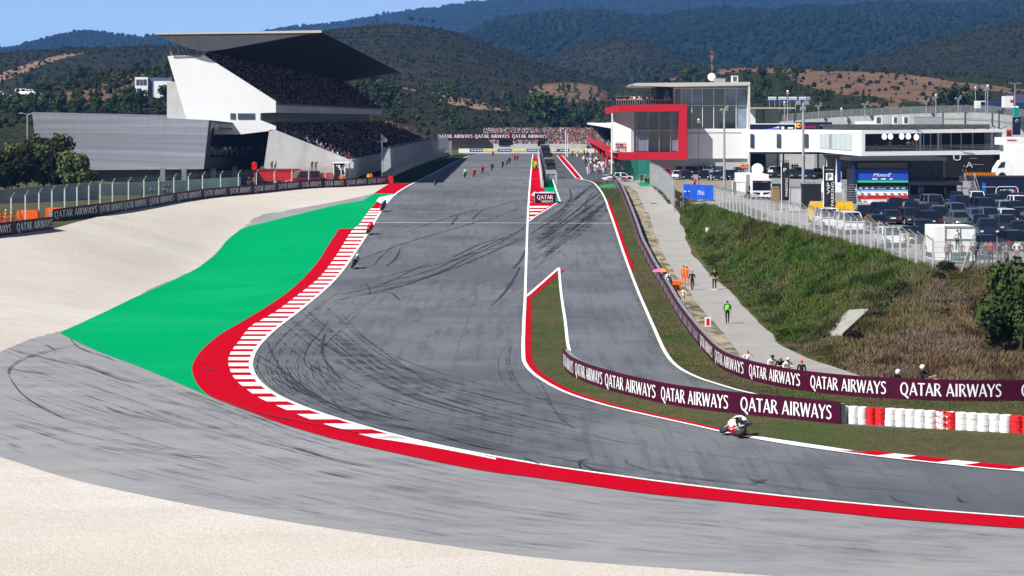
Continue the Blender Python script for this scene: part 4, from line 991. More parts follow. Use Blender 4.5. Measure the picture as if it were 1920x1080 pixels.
# ------------------------------------------------------------------ people
SKIN = mat('skin', (.50,.27,.17), .6)
def pmat(n, c): return mat('cloth_'+n, c, .85)
PC = {k: pmat(k, v) for k, v in dict(black=(.015,.015,.018), white=(.75,.75,.74), navy=(.02,.03,.09), grey=(.18,.18,.19), red=(.55,.02,.025), orange=(.9,.16,.01), lime=(.16,.80,.05), yellow=(.85,.75,.02), blue=(.06,.16,.5), pink=(.75,.12,.35), khaki=(.25,.2,.13), jeans=(.05,.08,.17), cream=(.55,.48,.38), teal=(.02,.35,.33)).items()}
HAIR = mat('dark_hair', (.02,.014,.01), .8)
EYE = mat('eye_dark', (.01,.01,.01), .3)
def skel(pose):
    """joint positions; the figure faces -Y, feet at z = 0"""
    J = dict(pel=(0,0,.96), che=(0,.0,1.24), nb=(0,.01,1.44), nk=(0,0,1.52), hd=(0,-.015,1.63), ht=(0,-.01,1.72))
    for s, n in ((-1,'l'),(1,'r')):
        J['hip'+n] = (s*.10,0,.90); J['kne'+n] = (s*.11,-.02,.50); J['ank'+n] = (s*.11,.03,.09); J['toe'+n] = (s*.13,-.14,.04)
        J['sho'+n] = (s*.19,.01,1.41); J['elb'+n] = (s*.25,.04,1.13); J['wri'+n] = (s*.25,-.05,.89); J['pal'+n] = (s*.245,-.075,.81)
    if pose == 'walk':
        J.update(knel=(-.1,-.16,.52), ankl=(-.1,-.24,.12), toel=(-.1,-.40,.10), kner=(.1,.06,.50), ankr=(.1,.30,.15), toer=(.1,.18,.05), elbl=(-.25,.12,1.15), wril=(-.23,.10,.92), pall=(-.22,.06,.85), elbr=(.25,-.05,1.14), wrir=(.22,-.22,.98), palr=(.2,-.29,.94))
    elif pose == 'photo':
        J.update(elbl=(-.30,-.22,1.30), wril=(-.10,-.28,1.55), pall=(-.06,-.27,1.62), elbr=(.30,-.22,1.30), wrir=(.10,-.28,1.55), palr=(.06,-.27,1.62))
    elif pose == 'lean':
        J.update(che=(0,-.14,1.2), nb=(0,-.27,1.34), nk=(0,-.31,1.39), hd=(0,-.37,1.48), ht=(0,-.38,1.57))
        for s, n in ((-1,'l'),(1,'r')): J.update({'sho'+n: (s*.19,-.25,1.31), 'elb'+n: (s*.27,-.36,1.07), 'wri'+n: (s*.12,-.52,1.10), 'pal'+n: (s*.05,-.55,1.11)})
    elif pose == 'sit':
        for k in ('pel','che','nb','nk','hd','ht','shol','shor','elbl','elbr','wril','wrir','pall','palr'): J[k] = (J[k][0], J[k][1]+.25, J[k][2]-.46)
        for s, n in ((-1,'l'),(1,'r')): J.update({'hip'+n: (s*.1,.25,.45), 'kne'+n: (s*.13,-.18,.50), 'ank'+n: (s*.12,-.2,.09), 'toe'+n: (s*.13,-.36,.04), 'elb'+n: (s*.25,.15,.70), 'wri'+n: (s*.14,-.04,.60), 'pal'+n: (s*.11,-.12,.59)})
    elif pose == 'hips':
        for s, n in ((-1,'l'),(1,'r')): J.update({'elb'+n: (s*.38,.06,1.16), 'wri'+n: (s*.2,-.08,1.03), 'pal'+n: (s*.15,-.1,1.0)})
    elif pose == 'ride':
        J.update(pel=(.03,.42,.98), che=(.02,.10,1.14), nb=(.02,-.10,1.22), nk=(.02,-.17,1.25), hd=(.02,-.28,1.30), ht=(.02,-.34,1.38))
        for s, n in ((-1,'l'),(1,'r')): J.update({'hip'+n: (s*.11,.40,.90), 'kne'+n: (s*.30,.0,.74), 'ank'+n: (s*.21,.42,.47), 'toe'+n: (s*.22,.28,.40), 'sho'+n: (s*.19,-.07,1.17), 'elb'+n: (s*.34,-.16,.97), 'wri'+n: (s*.28,-.40,.90), 'pal'+n: (s*.25,-.46,.90)})
    elif pose == 'scoot':
        for k in ('pel','che','nb','nk','hd','ht','shol','shor'): J[k] = (J[k][0], J[k][1]+.3, J[k][2]-.16)
        for s, n in ((-1,'l'),(1,'r')): J.update({'hip'+n: (s*.1,.3,.76), 'kne'+n: (s*.2,-.1,.72), 'ank'+n: (s*.13,-.1,.33), 'toe'+n: (s*.13,-.26,.30), 'elb'+n: (s*.27,.06,1.05), 'wri'+n: (s*.28,-.2,1.02), 'pal'+n: (s*.28,-.27,1.03)})
    return J
RAD = dict(pel=.135, che=.145, nb=.10, nk=.055, hd=.098, ht=.07, hip=.092, kne=.062, ank=.045, toe=.04, sho=.070, elb=.047, wri=.031, pal=.036)
PM = {}
def person_mesh(pose):
    if pose in PM: return PM[pose]
    J = skel(pose); V = []; E = []; R = []; I = {}
    def add(k, p, r, par=None):
        I[k] = len(V); V.append(p); R.append(r)
        if par is not None: E.append((I[par], I[k]))
    add('pel', J['pel'], RAD['pel']); add('che', J['che'], RAD['che'], 'pel'); add('nb', J['nb'], RAD['nb'], 'che'); add('nk', J['nk'], RAD['nk'], 'nb'); add('hd', J['hd'], RAD['hd'], 'nk'); add('ht', J['ht'], RAD['ht'], 'hd')
    for n in 'lr':
        add('hip'+n, J['hip'+n], RAD['hip'], 'pel'); add('kne'+n, J['kne'+n], RAD['kne'], 'hip'+n); add('ank'+n, J['ank'+n], RAD['ank'], 'kne'+n); add('toe'+n, J['toe'+n], RAD['toe'], 'ank'+n)
        add('sho'+n, J['sho'+n], RAD['sho'], 'nb'); add('elb'+n, J['elb'+n], RAD['elb'], 'sho'+n); add('wri'+n, J['wri'+n], RAD['wri'], 'elb'+n); add('pal'+n, J['pal'+n], RAD['pal'], 'wri'+n)
        w = Vector(J['wri'+n]); p = Vector(J['pal'+n]); d = (p-w).normalized(); sd_ = d.orthogonal().normalized(); s = -1 if n == 'l' else 1
        for f in range(4):
            o = sd_*(f-1.5)*.021; L = (.065,.078,.074,.056)[f]
            add('f%d'%f+n, tuple(p+d*.045+o), .0095, 'pal'+n); add('g%d'%f+n, tuple(p+d*(.045+L)+o+Vector((0,-.012,0))), .0075, 'f%d'%f+n)
        add('th'+n, tuple(w+d*.04+sd_*.045), .010, 'wri'+n)
    me = bpy.data.meshes.new('body'); me.from_pydata(V, E, []); o = bpy.data.objects.new('body', me); COL.objects.link(o)
    m = o.modifiers.new('skin', 'SKIN'); m.use_smooth_shade = True; m.branch_smoothing = .3
    for i, sv in enumerate(me.skin_vertices[0].data): sv.radius = (R[i], R[i]*(.78 if i < 2 else 1)); sv.use_root = (i == 0)
    o.modifiers.new('sub', 'SUBSURF').levels = 1
    dg = bpy.context.evaluated_depsgraph_get(); nm = bpy.data.meshes.new_from_object(o.evaluated_get(dg)); bpy.data.objects.remove(o)
    nm.materials.clear()
    for mt_ in (SKIN, PC['black'], PC['jeans'], PC['black'], HAIR, EYE): nm.materials.append(mt_)
    # colour regions by the nearest bone; a nose, ears and eyes on the head
    inv = {v: k for k, v in I.items()}; bones = [(Vector(V[a]), Vector(V[b]), inv[a][:3], inv[b][:3]) for a, b in E]
    hd = Vector(J['hd']); up = (Vector(J['ht'])-hd).normalized(); fw = Vector((0,-1,0)); fw = (fw-up*fw.dot(up)).normalized(); rt = fw.cross(up)
    for v in nm.vertices:
        q = v.co-hd; a, b, c = q.dot(rt), q.dot(up), q.dot(fw)
        if q.length < .17:
            if c > .05 and abs(a) < .022 and -.035 < b < .02: v.co += fw*.022
            if abs(a) > .075 and abs(b) < .03 and abs(c) < .03: v.co += rt*(.014 if a > 0 else -.014)
    for f in nm.polygons:
        c = Vector(f.center); best = 9; k = None
        for a, b, na, nb_ in bones:
            ab = b-a; t = max(0, min(1, (c-a).dot(ab)/max(1e-9, ab.length_squared))); d = (a+ab*t-c).length
            if d < best: best = d; k = (na, nb_, t)
        na, nb_, t = k; q = c-hd; b2, c2, a2 = q.dot(up), q.dot(fw), q.dot(rt)
        if nb_ in ('hd', 'ht') or na in ('nk', 'hd') or (nb_ == 'nk' and t > .6):
            s = 4 if (b2 > .045 or (c2 < .01 and b2 > -.05)) else 0
            if s == 0 and c2 > .06 and .0 < b2 < .04 and .018 < abs(a2) < .05: s = 5
        elif nb_[0] in 'fgt' and nb_ != 'toe' or nb_ in ('pal',): s = 0
        elif nb_ == 'wri': s = 0 if t > .35 and pose not in ('ride', 'scoot') else 1
        elif nb_ in ('elb', 'sho', 'nb', 'nk', 'che'): s = 1 if not (nb_ == 'che' and t < .25) else 2
        elif nb_ == 'toe' or (nb_ == 'ank' and t > .85): s = 3
        else: s = 2
        f.material_index = s
    for f in nm.polygons: f.use_smooth = True
    PM[pose] = nm; return nm
_pl = {}
def person(loc, rz, pose, top, bottom, label, group=None, hair=None, skin=None, height=1.75, shoes=None, hat=None, rot=None, name='person', scale=None):
    """one figure; cap, helmet, vest are children"""
    o = bpy.data.objects.new(name, person_mesh(pose)); COL.objects.link(o); o.location = loc; o.rotation_euler = rot or (0,0,rz)
    s = height/1.75; o.scale = (s,s,s)
    def setm(i, m): o.material_slots[i].link = 'OBJECT'; o.material_slots[i].material = m
    setm(1, PC[top]); setm(2, PC[bottom])
    if hair: setm(4, hair)
    if skin: setm(0, skin)
    if shoes: setm(3, PC[shoes])
    if hat:
        J = skel(pose); hd = Vector(J['hd']); up = (Vector(J['ht'])-hd).normalized()
        key = (hat[0], pose)
        if key not in _pl:
            b = MB(); c = hd+up*.03
            if hat[0] == 'cap':
                b.blob(tuple(c+up*.045), (.108,.112,.075), n=12, k=6); b.box(c.x-.07,c.x+.07,c.y-.20,c.y-.07,c.z+.035,c.z+.05)
                x = b.build('cap', PC['black'], smooth=True)
            elif hat[0] == 'helmet':
                b.blob(tuple(c), (.135,.155,.145), n=16, k=10); x = b.build('helmet', PC['white'], smooth=True)
                v = MB(); v.blob((c.x, c.y-.045, c.z+.0), (.118,.125,.055), n=14, k=6); v.build('visor', m_glass, x, smooth=True)
            elif hat[0] == 'vest':
                b = MB(); b.lathe([(.17,1.0),(.185,1.15),(.19,1.3),(.15,1.42)], n=12); x = b.build('vest', PC['lime'], smooth=True)
                for vv in x.data.vertices: vv.co.y *= .82
            _pl[key] = x; n2 = x
        else: n2 = copy_tree(_pl[key])
        n2.parent = o; n2.material_slots[0].link = 'OBJECT'; n2.material_slots[0].material = PC[hat[1]]
    return tag(o, label, 'person', group)
SK2 = mat('skin_tan', (.33,.17,.10), .6); BLOND = mat('fair_hair', (.35,.22,.10), .8)
# ------------------------------------------------------------------ racing motorcycles (heading -Y in their own frame)
def make_bike():
    t = empty('racing_motorcycle', label='-', cat='motorcycle')
    pf = mat('bike_main_paint', (.78,.78,.78), .3); p2 = mat('bike_second_paint', (.6,.01,.015), .3)
    def wheel(y, w):
        b = MB(); R, r = .315, w/2; b.lathe([(R*.72,-r*.8),(R*.92,-r),(R,-r*.45),(R+.006,0),(R,r*.45),(R*.92,r),(R*.72,r*.8)], (0,y,R), 'x', 28)
        x = b.build('wheel', m_rubber, t, smooth=True); c = MB(); c.lathe([(.228,-r*.85),(.235,-r*.5),(.235,r*.5),(.228,r*.85)], (0,y,R), 'x', 22)
        for k in range(5):
            a = k*2*math.pi/5; c.tube((0,y,R), (0,y+math.cos(a)*.22,R+math.sin(a)*.22), .022, n=5)
        c.build('rim', m_dsteel, x)
    wheel(-.70, .12); wheel(.70, .19)
    f = MB()   # fairing as a lofted shell: stations along y of (halfwidth, z low, z high)
    st = [(-.86,.06,.80,.90),(-.78,.15,.66,.98),(-.62,.21,.50,1.05),(-.45,.24,.36,1.02),(-.20,.24,.22,.92),(.05,.22,.18,.86),(.25,.18,.20,.74),(.38,.12,.24,.62)]
    n = 12; vs = []
    for y, hw, z0, z1 in st:
        for k in range(n):
            a = 2*math.pi*k/n; c, s_ = math.cos(a), math.sin(a); vs.append((hw*(abs(c)**.7)*(1 if c > 0 else -1), y, (z0+z1)/2+(z1-z0)/2*(abs(s_)**.8)*(1 if s_ > 0 else -1)))
    fs = [(i*n+k, i*n+(k+1) % n, (i+1)*n+(k+1) % n, (i+1)*n+k) for i in range(len(st)-1) for k in range(n)]+[tuple(range(n))[::-1], tuple(range((len(st)-1)*n, len(st)*n))]
    o = mesh_obj('fairing', vs, fs, None, t, smooth=True, mats=[pf, p2]); 
    for p in o.data.polygons: p.material_index = 1 if p.center[2] < .42 else 0
    b = MB(); b.add([(-.10,-.84,.93),(.10,-.84,.93),(.14,-.52,1.05),(-.14,-.52,1.05),(-.06,-.66,1.09),(.06,-.66,1.09),(.09,-.48,1.15),(-.09,-.48,1.15)], [(0,1,5,4),(1,2,6,5),(3,0,4,7),(4,5,6,7)]); b.build('windscreen', m_glass, t)
    b = MB(); b.blob((0,-.10,.93), (.155,.28,.13), n=12, k=8); b.build('fuel_tank', p2, t, smooth=True)
    b = MB(); b.add([(-.11,.22,.78),(.11,.22,.78),(.12,.55,.86),(-.12,.55,.86),(-.05,.84,.97),(.05,.84,.97),(-.12,.22,.88),(.12,.22,.88),(.13,.55,.94),(-.13,.55,.94),(-.05,.84,1.05),(.05,.84,1.05)],
        [(0,3,2,1),(3,4,5,2),(6,7,8,9),(9,8,11,10),(0,1,7,6),(1,2,8,7),(2,5,11,8),(3,0,6,9),(4,3,9,10),(5,4,10,11)]); b.build('tail_unit', mat('bike_tail_paint', (.05,.05,.055), .3), t)
    b = MB(); b.box(-.10,.10,.24,.60,.943,.975); b.build('seat', m_black, t)
    b = MB(); b.tube((0,.70,.315), (0,.12,.42), .05, .07); b.tube((.11,.70,.315), (.11,.12,.44), .035, .045); b.tube((-.11,.70,.315), (-.11,.12,.44), .035, .045); b.build('swingarm', m_steel, t)
    b = MB()
    for s in (-1, 1): b.tube((s*.09,-.70,.315), (s*.10,-.47,.92), .026)
    b.build('fork', m_steel, t)
    b = MB(); b.tube((-.29,-.40,.91), (.29,-.40,.91), .018); b.build('handlebar', m_black, t)
    b = MB(); b.box(-.15,.15,-.22,.22,.32,.62); b.blob((0,-.05,.5), (.19,.2,.14), n=10, k=6); b.build('engine', m_dsteel, t)
    b = MB(); b.path([(.13,-.2,.3),(.15,.2,.22),(.19,.5,.45),(.2,.82,.62)], .045, n=8); b.build('exhaust', m_steel, t, smooth=True)
    b = MB(); b.box(-.075,.075,-.90,-.88,.72,.86); b.build('number_board', m_plas, t)
    return t
BIKE = make_bike()
def hexmat(n, c): return mat('bike_'+n, c, .3)
BK = [ # px, py, lean, main, second, suit, helmet, label
 (1366,820,-55,(.78,.78,.78),(.62,.01,.015),'white','black','white and red racing motorcycle leaned far over in the foreground corner'),
 (660,504,-24,(.02,.02,.025),(.3,.3,.32),'grey','white','black racing motorcycle at the kerb, nearest of those on the left edge'),
 (689,440,-22,(.60,.01,.015),(.03,.03,.03),'red','red','red racing motorcycle at the kerb where the red paint begins'),
 (715,397,-20,(.03,.03,.12),(.5,.05,.1),'navy','navy','dark blue racing motorcycle at the narrow far end of the striped kerb'),
 (816,349,-14,(.012,.012,.012),(.02,.03,.01),'black','black','black racing motorcycle alone near the second white cross line'),
 (871,334,-6,(.03,.03,.03),(.05,.05,.05),'lime','white','racing motorcycle whose rider wears a bright lime suit'),
 (888,332,-6,(.5,.04,.01),(.02,.02,.02),'red','orange','orange racing motorcycle just right of the lime suited rider'),
 (904,325,-4,(.5,.03,.01),(.02,.02,.02),'red','red','red racing motorcycle, third of the far line from the left'),
 (922,320,-3,(.03,.12,.35),(.02,.02,.02),'navy','teal','blue racing motorcycle in the middle of the far line'),
 (942,315,-2,(.1,.03,.02),(.02,.02,.02),'black','red','brown and black racing motorcycle left of the far close pair'),
 (950,310,-2,(.35,.25,.2),(.03,.03,.03),'grey','red','pale racing motorcycle at the left of the far close pair'),
 (955,307,-2,(.03,.05,.15),(.02,.02,.02),'navy','blue','dark blue racing motorcycle at the right of the far close pair'),
 (965,301.5,0,(.5,.02,.02),(.02,.02,.02),'red','black','red racing motorcycle, left one beside the yellow marshals'),
 (970,301,0,(.4,.03,.03),(.02,.02,.02),'red','red','dark red racing motorcycle, right one beside the yellow marshals'),
 (924,292.5,0,(.4,.06,.02),(.02,.02,.02),'orange','black','orange racing motorcycle farthest up the straight')]
for i, (px, py, lean, c1, c2, suit, helm, lb_) in enumerate(BK):
    if i == 0: BIKE.scale = (.93,.93,.93)
    g = G(px, py)
    if i == 0: hd_ = math.atan2(-4.4, 8.0)
    elif i < 4: hd_ = [0, -.0, .1, .1][i]
    else: hd_ = .02
    if i == 0: t = BIKE
    else:
        t = copy_tree(BIKE, swap={'bike_main_paint': hexmat('main_%d' % i, c1), 'bike_second_paint': hexmat('second_%d' % i, c2)})
    if i: t.scale = (1,1,1)
    rz = math.pi-hd_
    M_ = Matrix.Rotation(rz, 4, 'Z') @ Matrix.Rotation(math.radians(lean), 4, 'Y')
    if i == 0: M_ = Matrix.Rotation(math.pi-hd_, 4, 'Z') @ Matrix.Rotation(math.radians(lean), 4, 'Y')
    e = M_.to_euler(); t.rotation_euler = e; t.location = (g.x, g.y, g.z+.07+.09*abs(math.sin(math.radians(lean)))); tag(t, lb_, 'motorcycle', 'racing motorcycles')
    p = person(t.location, 0, 'ride', suit, suit if i else 'black', 'crouched rider in %s leathers on the %s' % (suit, lb_.split(',')[0].split(' alone')[0].split(' leaned')[0].split(' at the')[0].split(' in the')[0].split(' just')[0].split(' left of')[0]), 'motorcycle riders', shoes='black', hat=('helmet', helm), rot=e, height=1.64 if i == 0 else 1.75)
    RL = ['hanging off the white and red motorcycle in the foreground','on the nearest black motorcycle at the kerb','on the red motorcycle at the kerb','on the dark blue motorcycle at the far end of the kerb','on the lone black motorcycle near the second cross line','leading the far line in bright lime','just right of the lime rider','third of the far line','in the middle of the far line','left of the far close pair','left in the far close pair','right in the far close pair','left one beside the yellow marshals','right one beside the yellow marshals','farthest up the straight']
    p['label'] = 'rider in %s leathers %s' % (suit, RL[i])
# ------------------------------------------------------------------ cars (nose towards -Y)
m_tail = mat('tail_lamp_red', (.45,.01,.01), .2); m_head = mat('headlamp_glass', (.55,.57,.6), .1); m_plate = mat('number_plate', (.75,.75,.7), .5)
m_cglass = mat('car_glass', (.006,.010,.018), .03, spec=1.0)
m_paint = mat('car_paint', (.02,.024,.035), .25, spec=.6)
def make_car(kind):
    L, Wd, Ht, belt = dict(suv=(4.5,1.86,1.66,.98), hatch=(4.1,1.78,1.47,.90), saloon=(4.7,1.84,1.45,.90), van=(5.1,1.98,2.0,1.15), pickup=(5.2,1.9,1.8,1.1))[kind]
    t = empty('parked_car' if kind != 'van' else 'parked_van', label='-', cat='car' if kind != 'van' else 'van'); hw = Wd/2
    y0, y1 = -L/2, L/2
    nose = dict(suv=.72, hatch=.66, saloon=.62, van=.85, pickup=.8)[kind]
    prof = [(y0+.05,.28),(y0,.45),(y0+.06,nose-.06),(y0+.22,nose+.02),(y0+L*.26,belt-.03),(y1-(.02 if kind != 'saloon' else .08),belt+.0),(y1,belt-.25),(y1-.02,.36),(y1-.12,.28)]
    b = MB(); xs = [(-hw+.10,.03),(-hw,0)]
    def ring(x, inset):
        cy = sum(p[0] for p in prof)/len(prof); cz = .6
        return [(x, p[0]*(1-inset*.35), cz+(p[1]-cz)*(1-inset)) for p in prof]
    rings = [ring(-hw+.0, .16), ring(-hw+.03, .05), ring(-hw*.90, 0), ring(hw*.90, 0), ring(hw-.03, .05), ring(hw, .16)]
    n = len(prof); vs = [q for r_ in rings for q in r_]
    fs = [tuple(range(n))[::-1], tuple(range(5*n, 6*n))]+[(i*n+k, i*n+(k+1) % n, (i+1)*n+(k+1) % n, (i+1)*n+k) for i in range(5) for k in range(n)]
    b.add(vs, fs); b.build('body', m_paint, t)
    # cabin
    fy = y0+L*(.25 if kind != 'van' else .14); ry = dict(suv=y1-.06, hatch=y1-.08, saloon=y1-.75, van=y1-.04, pickup=y1-1.7)[kind]
    tf, tr = fy+L*.16, dict(suv=ry-.32, hatch=ry-.42, saloon=ry-.62, van=ry-.10, pickup=ry-.2)[kind]
    wb, wt = hw*.95, hw*.76; zb = belt-.05
    c = MB(); B = [(-wb,fy,zb),(wb,fy,zb),(wb,ry,zb),(-wb,ry,zb)]; T = [(-wt,tf,Ht-.03),(wt,tf,Ht-.03),(wt,tr,Ht-.05),(-wt,tr,Ht-.05)]
    T2 = [(-wt+.12,tf+.2,Ht),(wt-.12,tf+.2,Ht),(wt-.12,tr-.15,Ht-.01),(-wt+.12,tr-.15,Ht-.01)]
    c.add(B+T+T2, [(0,1,5,4),(1,2,6,5),(2,3,7,6),(3,0,4,7),(4,5,9,8),(5,6,10,9),(6,7,11,10),(7,4,8,11),(8,9,10,11)]); c.build('roof', m_paint, t)
    def win(nm, q, sh=.9, push=.012):
        ctr = sum((Vector(p) for p in q), Vector())/4; nn = (Vector(q[1])-Vector(q[0])).cross(Vector(q[3])-Vector(q[0])).normalized()
        pts = [tuple(ctr+(Vector(p)-ctr)*sh+nn*push) for p in q]; w = MB(); w.add(pts, [(0,1,2,3)]); w.build(nm, m_cglass, t)
    win('windscreen', [B[0],B[1],T[1],T[0]], .9); win('rear_window', [B[2],B[3],T[3],T[2]], .84)
    for s in (0, 1):
        a, b2, c2, d = (B[1],B[2],T[2],T[1]) if s == 0 else (B[3],B[0],T[0],T[3])
        m = lambda u, v, k: tuple(Vector(u)*(1-k)+Vector(v)*k)
        win('side_window', [m(a,b2,.03), m(a,b2,.48), m(d,c2,.48), m(d,c2,.03)], .86); win('side_window', [m(a,b2,.52), m(a,b2,.97), m(d,c2,.97), m(d,c2,.52)], .86)
    R = .34 if kind in ('suv','van','pickup') else .31
    for y in (y0+L*.19, y1-L*.2):
        for s in (-1, 1):
            w = MB(); x = s*(hw-.10); w.lathe([(R*.7,-.11),(R*.95,-.11),(R,-.07),(R,.07),(R*.95,.11),(R*.7,.11)], (x,y,R), 'x', 16); wo = w.build('wheel', m_rubber, t, smooth=True)
            r2 = MB(); r2.lathe([(R*.66,-.125),(R*.2,-.13),(R*.2,.13),(R*.66,.125)], (x,y,R), 'x', 14); r2.build('hubcap', m_steel, wo)
    for s in (-1, 1):
        x = MB(); x.box(s*hw*.9-.2*(s > 0), s*hw*.9+.2*(s < 0), y1-.06, y1+.012, belt-.30, belt-.08); x.build('tail_lamp', m_tail, t)
        x = MB(); x.box(s*hw*.88-.28*(s > 0), s*hw*.88+.28*(s < 0), y0-.008, y0+.1, nose-.2, nose-.05); x.build('headlamp', m_head, t)
        x = MB(); x.blob((s*(hw+.08), fy+.35, belt+.06), (.10,.07,.07), n=8, k=5); x.build('wing_mirror', m_paint, t)
    x = MB(); x.box(-.26,.26,y1-.02,y1+.02,.62,.74); x.build('number_plate', m_plate, t)
    x = MB(); x.box(-hw*.92,hw*.92,y1-.05,y1+.035,.30,.46); x.box(-hw*.92,hw*.92,y0-.035,y0+.05,.28,.42); x.build('bumper', m_black, t)
    return t
CARS = {k: make_car(k) for k in ('suv','hatch','saloon','van')}
CARP = {k: mat('paint_'+k, c, .22, spec=.6, metal=mt) for k, c, mt in (('black',(.008,.009,.013),0),('navy',(.014,.022,.05),.2),('slate',(.035,.045,.065),.4),('grey',(.14,.15,.165),.4),('silver',(.34,.35,.37),.5),('white',(.72,.72,.72),0),('red',(.42,.012,.015),0),('yellow',(.85,.52,.0),0))}
_used = set()
def car(kind, px, py, colr, rz, label, group='cars in the paddock car park', z=None, scale=1, loc=None):
    g = G(px, py, 172 if px > 1500 and py < 500 else 280) if loc is None else Vector(loc)
    t = copy_tree(CARS[kind], swap={'car_paint': CARP[colr]})
    t.location = g; t.rotation_euler = (0,0,rz); t.scale = (scale,)*3; return tag(t, label, 'van' if kind == 'van' else 'car', group)
# ------------------------------------------------------------------ main grandstand on the left
m_roofm = chain(mat('roof_cladding', (.10,.10,.108), .45, metal=.3, var=.06, scale=.6), [(1.2,.45,.6,(.07,.07,.078),.6,(2.5,.01,.1))])
m_soff = mat('roof_soffit_shade', (.018,.016,.016), .8, var=.2, scale=.4)  # near-black colour carries the shade under the roof
m_seat = mat('tier_concrete', (.20,.20,.21), .9, var=.15, scale=.8)
GS = empty('grandstand', P3(440, 330, 420), label='large white grandstand with a wedge shaped dark roof full of spectators', cat='grandstand')
GO = GS.location.copy(); GS.location = (0,0,0)
def facade(name, px, Y, d, material, parent, hole=None):
    b = MB(); b.prism([(xat(x, Y), zat(y, Y)) for x, y in px], Y, Y+d, 'y'); return b.build(name, material, parent)
facade('end_wall', [(314,105),(382,103),(517,190),(517,211),(488,212),(488,225),(517,237),(517,244),(450,252),(358,252)], 370, 1.2, m_wht, GS)
w = MB(); w.prism([(xat(x,370), zat(y,370)) for x, y in ((432,212.5),(441.5,212.5),(441.5,223.5),(432,223.5))], 369.9, 370.05, 'y'); w.build('window', m_glass3, GS)
w = MB(); w.prism([(xat(x,370), zat(y,370)) for x, y in ((446,212.5),(478,212.5),(478,223.5),(446,223.5))], 369.9, 370.05, 'y'); w.build('window', m_glass3, GS)
w = MB(); w.prism([(xat(x,370), zat(y,370)) for x, y in ((325,105.5),(378,103.4),(378,106.5),(326,108.5))], 369.9, 370.03, 'y'); w.build('coping', m_cdark, GS)
facade('stair_tower', [(313,154),(334,152),(356,224),(356,345),(313,345)], 373, 14, m_cwall, GS)
facade('side_wall', [(505,243),(517,244),(657,300),(663,304),(663,345),(490,345)], 370, .5, m_cwall, GS)
SL = .02
def tier(xb, zb, xf, zf, rows, Ya, Yb, name, material):
    """stepped seating running away from the camera: back (xb, zb) down to front (xf, zf)"""
    v = []; k = rows
    pr = []
    for i in range(k):
        xa = xb+(xf-xb)*i/k; xc = xb+(xf-xb)*(i+1)/k; z = zb+(zf-zb)*i/(k-1); pr += [(xa, z), (xc, z)]
    pr += [(xf, zf-.8), (xb, zb-2.2)]
    n = len(pr); vs = [(x, Ya, z) for x, z in pr]+[(x+SL*(Yb-Ya), Yb, z) for x, z in pr]
    fs = [tuple(range(n))[::-1], tuple(range(n, 2*n))]+[(i, (i+1) % n, n+(i+1) % n, n+i) for i in range(n)]
    return mesh_obj(name, vs, fs, material, GS)
UT = (xat(384,371), zat(108,371), xat(516,371), zat(197,371), 24)
LT = (xat(505,371), zat(243,371), xat(655,371), zat(301,371), 17)
tier(*UT, 371, 592, 'upper_tier', m_seat); tier(*LT, 371, 640, 'lower_tier', m_seat)
def along(name, x0, x1, z0, z1, Ya, Yb, material, parent=GS):
    vs = [(x0,Ya,z0),(x1,Ya,z0),(x1,Ya,z1),(x0,Ya,z1)]+[(x+SL*(Yb-Ya),Yb,z) for x, z in ((x0,z0),(x1,z0),(x1,z1),(x0,z1))]
    return mesh_obj(name, vs, [(3,2,1,0),(4,5,6,7),(0,1,5,4),(1,2,6,5),(2,3,7,6),(3,0,4,7)], material, parent)
xf = xat(517, 371)
along('fascia', xf-.3, xf, zat(211.5,371), zat(197,371), 371.3, 592, m_cwall)
along('rear_wall', UT[0]-.6, UT[0]-.1, zat(330,371), UT[1]+.6, 371.3, 592, m_cdark)
along('suite_glazing', xf-3.4, xf-3.1, zat(243,371), zat(211.5,371), 371.5, 592, m_glass3)
mu = MB()
for k in range(70):
    y = 373+k*3.15; x = xf-3.08+SL*(y-371); mu.box(x, x+.06, y, y+.09, zat(242,371), zat(212,371))
mu.build('glazing_mullions', m_steel, GS)
along('tier_parapet', LT[0]-.2, LT[0]+.1, zat(242,371), zat(238,371), 372, 636, m_cwall)
along('front_wall', LT[2], LT[2]+.35, zat(335,371), zat(299,371), 370.7, 640, m_cwall)
# roof: a wedge lofted from its near profile to its far one
near = [(290,64.5),(330,82),(356,91),(372,95.5),(385,97),(420,92.5),(480,81.5),(540,70.5),(603,60)]
n0 = [(xat(x,369), 369, zat(y,369)) for x, y in near]+[(xat(603,369),369,zat(58.6,369)),(xat(290,369),369,zat(63.6,369))]
C_ = P3(750,135.5,600); K_ = P3(641,154,600); A_ = (n0[0][0]+5, 600, n0[0][2]-1.2)
farp = []
for i, (x, y) in enumerate(near):
    if i <= 4: t_ = i/4; farp.append((A_[0]+(K_.x-A_[0])*t_, 600, A_[2]+(K_.z-A_[2])*math.sin(t_*math.pi/2)))
    else: t_ = (i-4)/4; farp.append((K_.x+(C_.x-K_.x)*t_, 600, K_.z+(C_.z-K_.z)*t_))
farp += [(C_.x,600,C_.z+.15),(A_[0],600,A_[2]+.15)]
n = len(n0); R_ = []
for k in range(9):
    t_ = k/8; R_ += [tuple(a+(b-a)*t_ for a, b in zip(p, q)) for p, q in zip(n0, farp)]
fs = [tuple(range(n))[::-1], tuple(range(8*n, 9*n))]; mi = [0, 0]
for k in range(8):
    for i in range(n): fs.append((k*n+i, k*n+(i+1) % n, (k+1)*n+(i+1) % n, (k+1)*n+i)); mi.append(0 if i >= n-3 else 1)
mesh_obj('roof', R_, fs, None, GS, mats=[m_roofm, m_soff], mi=mi)
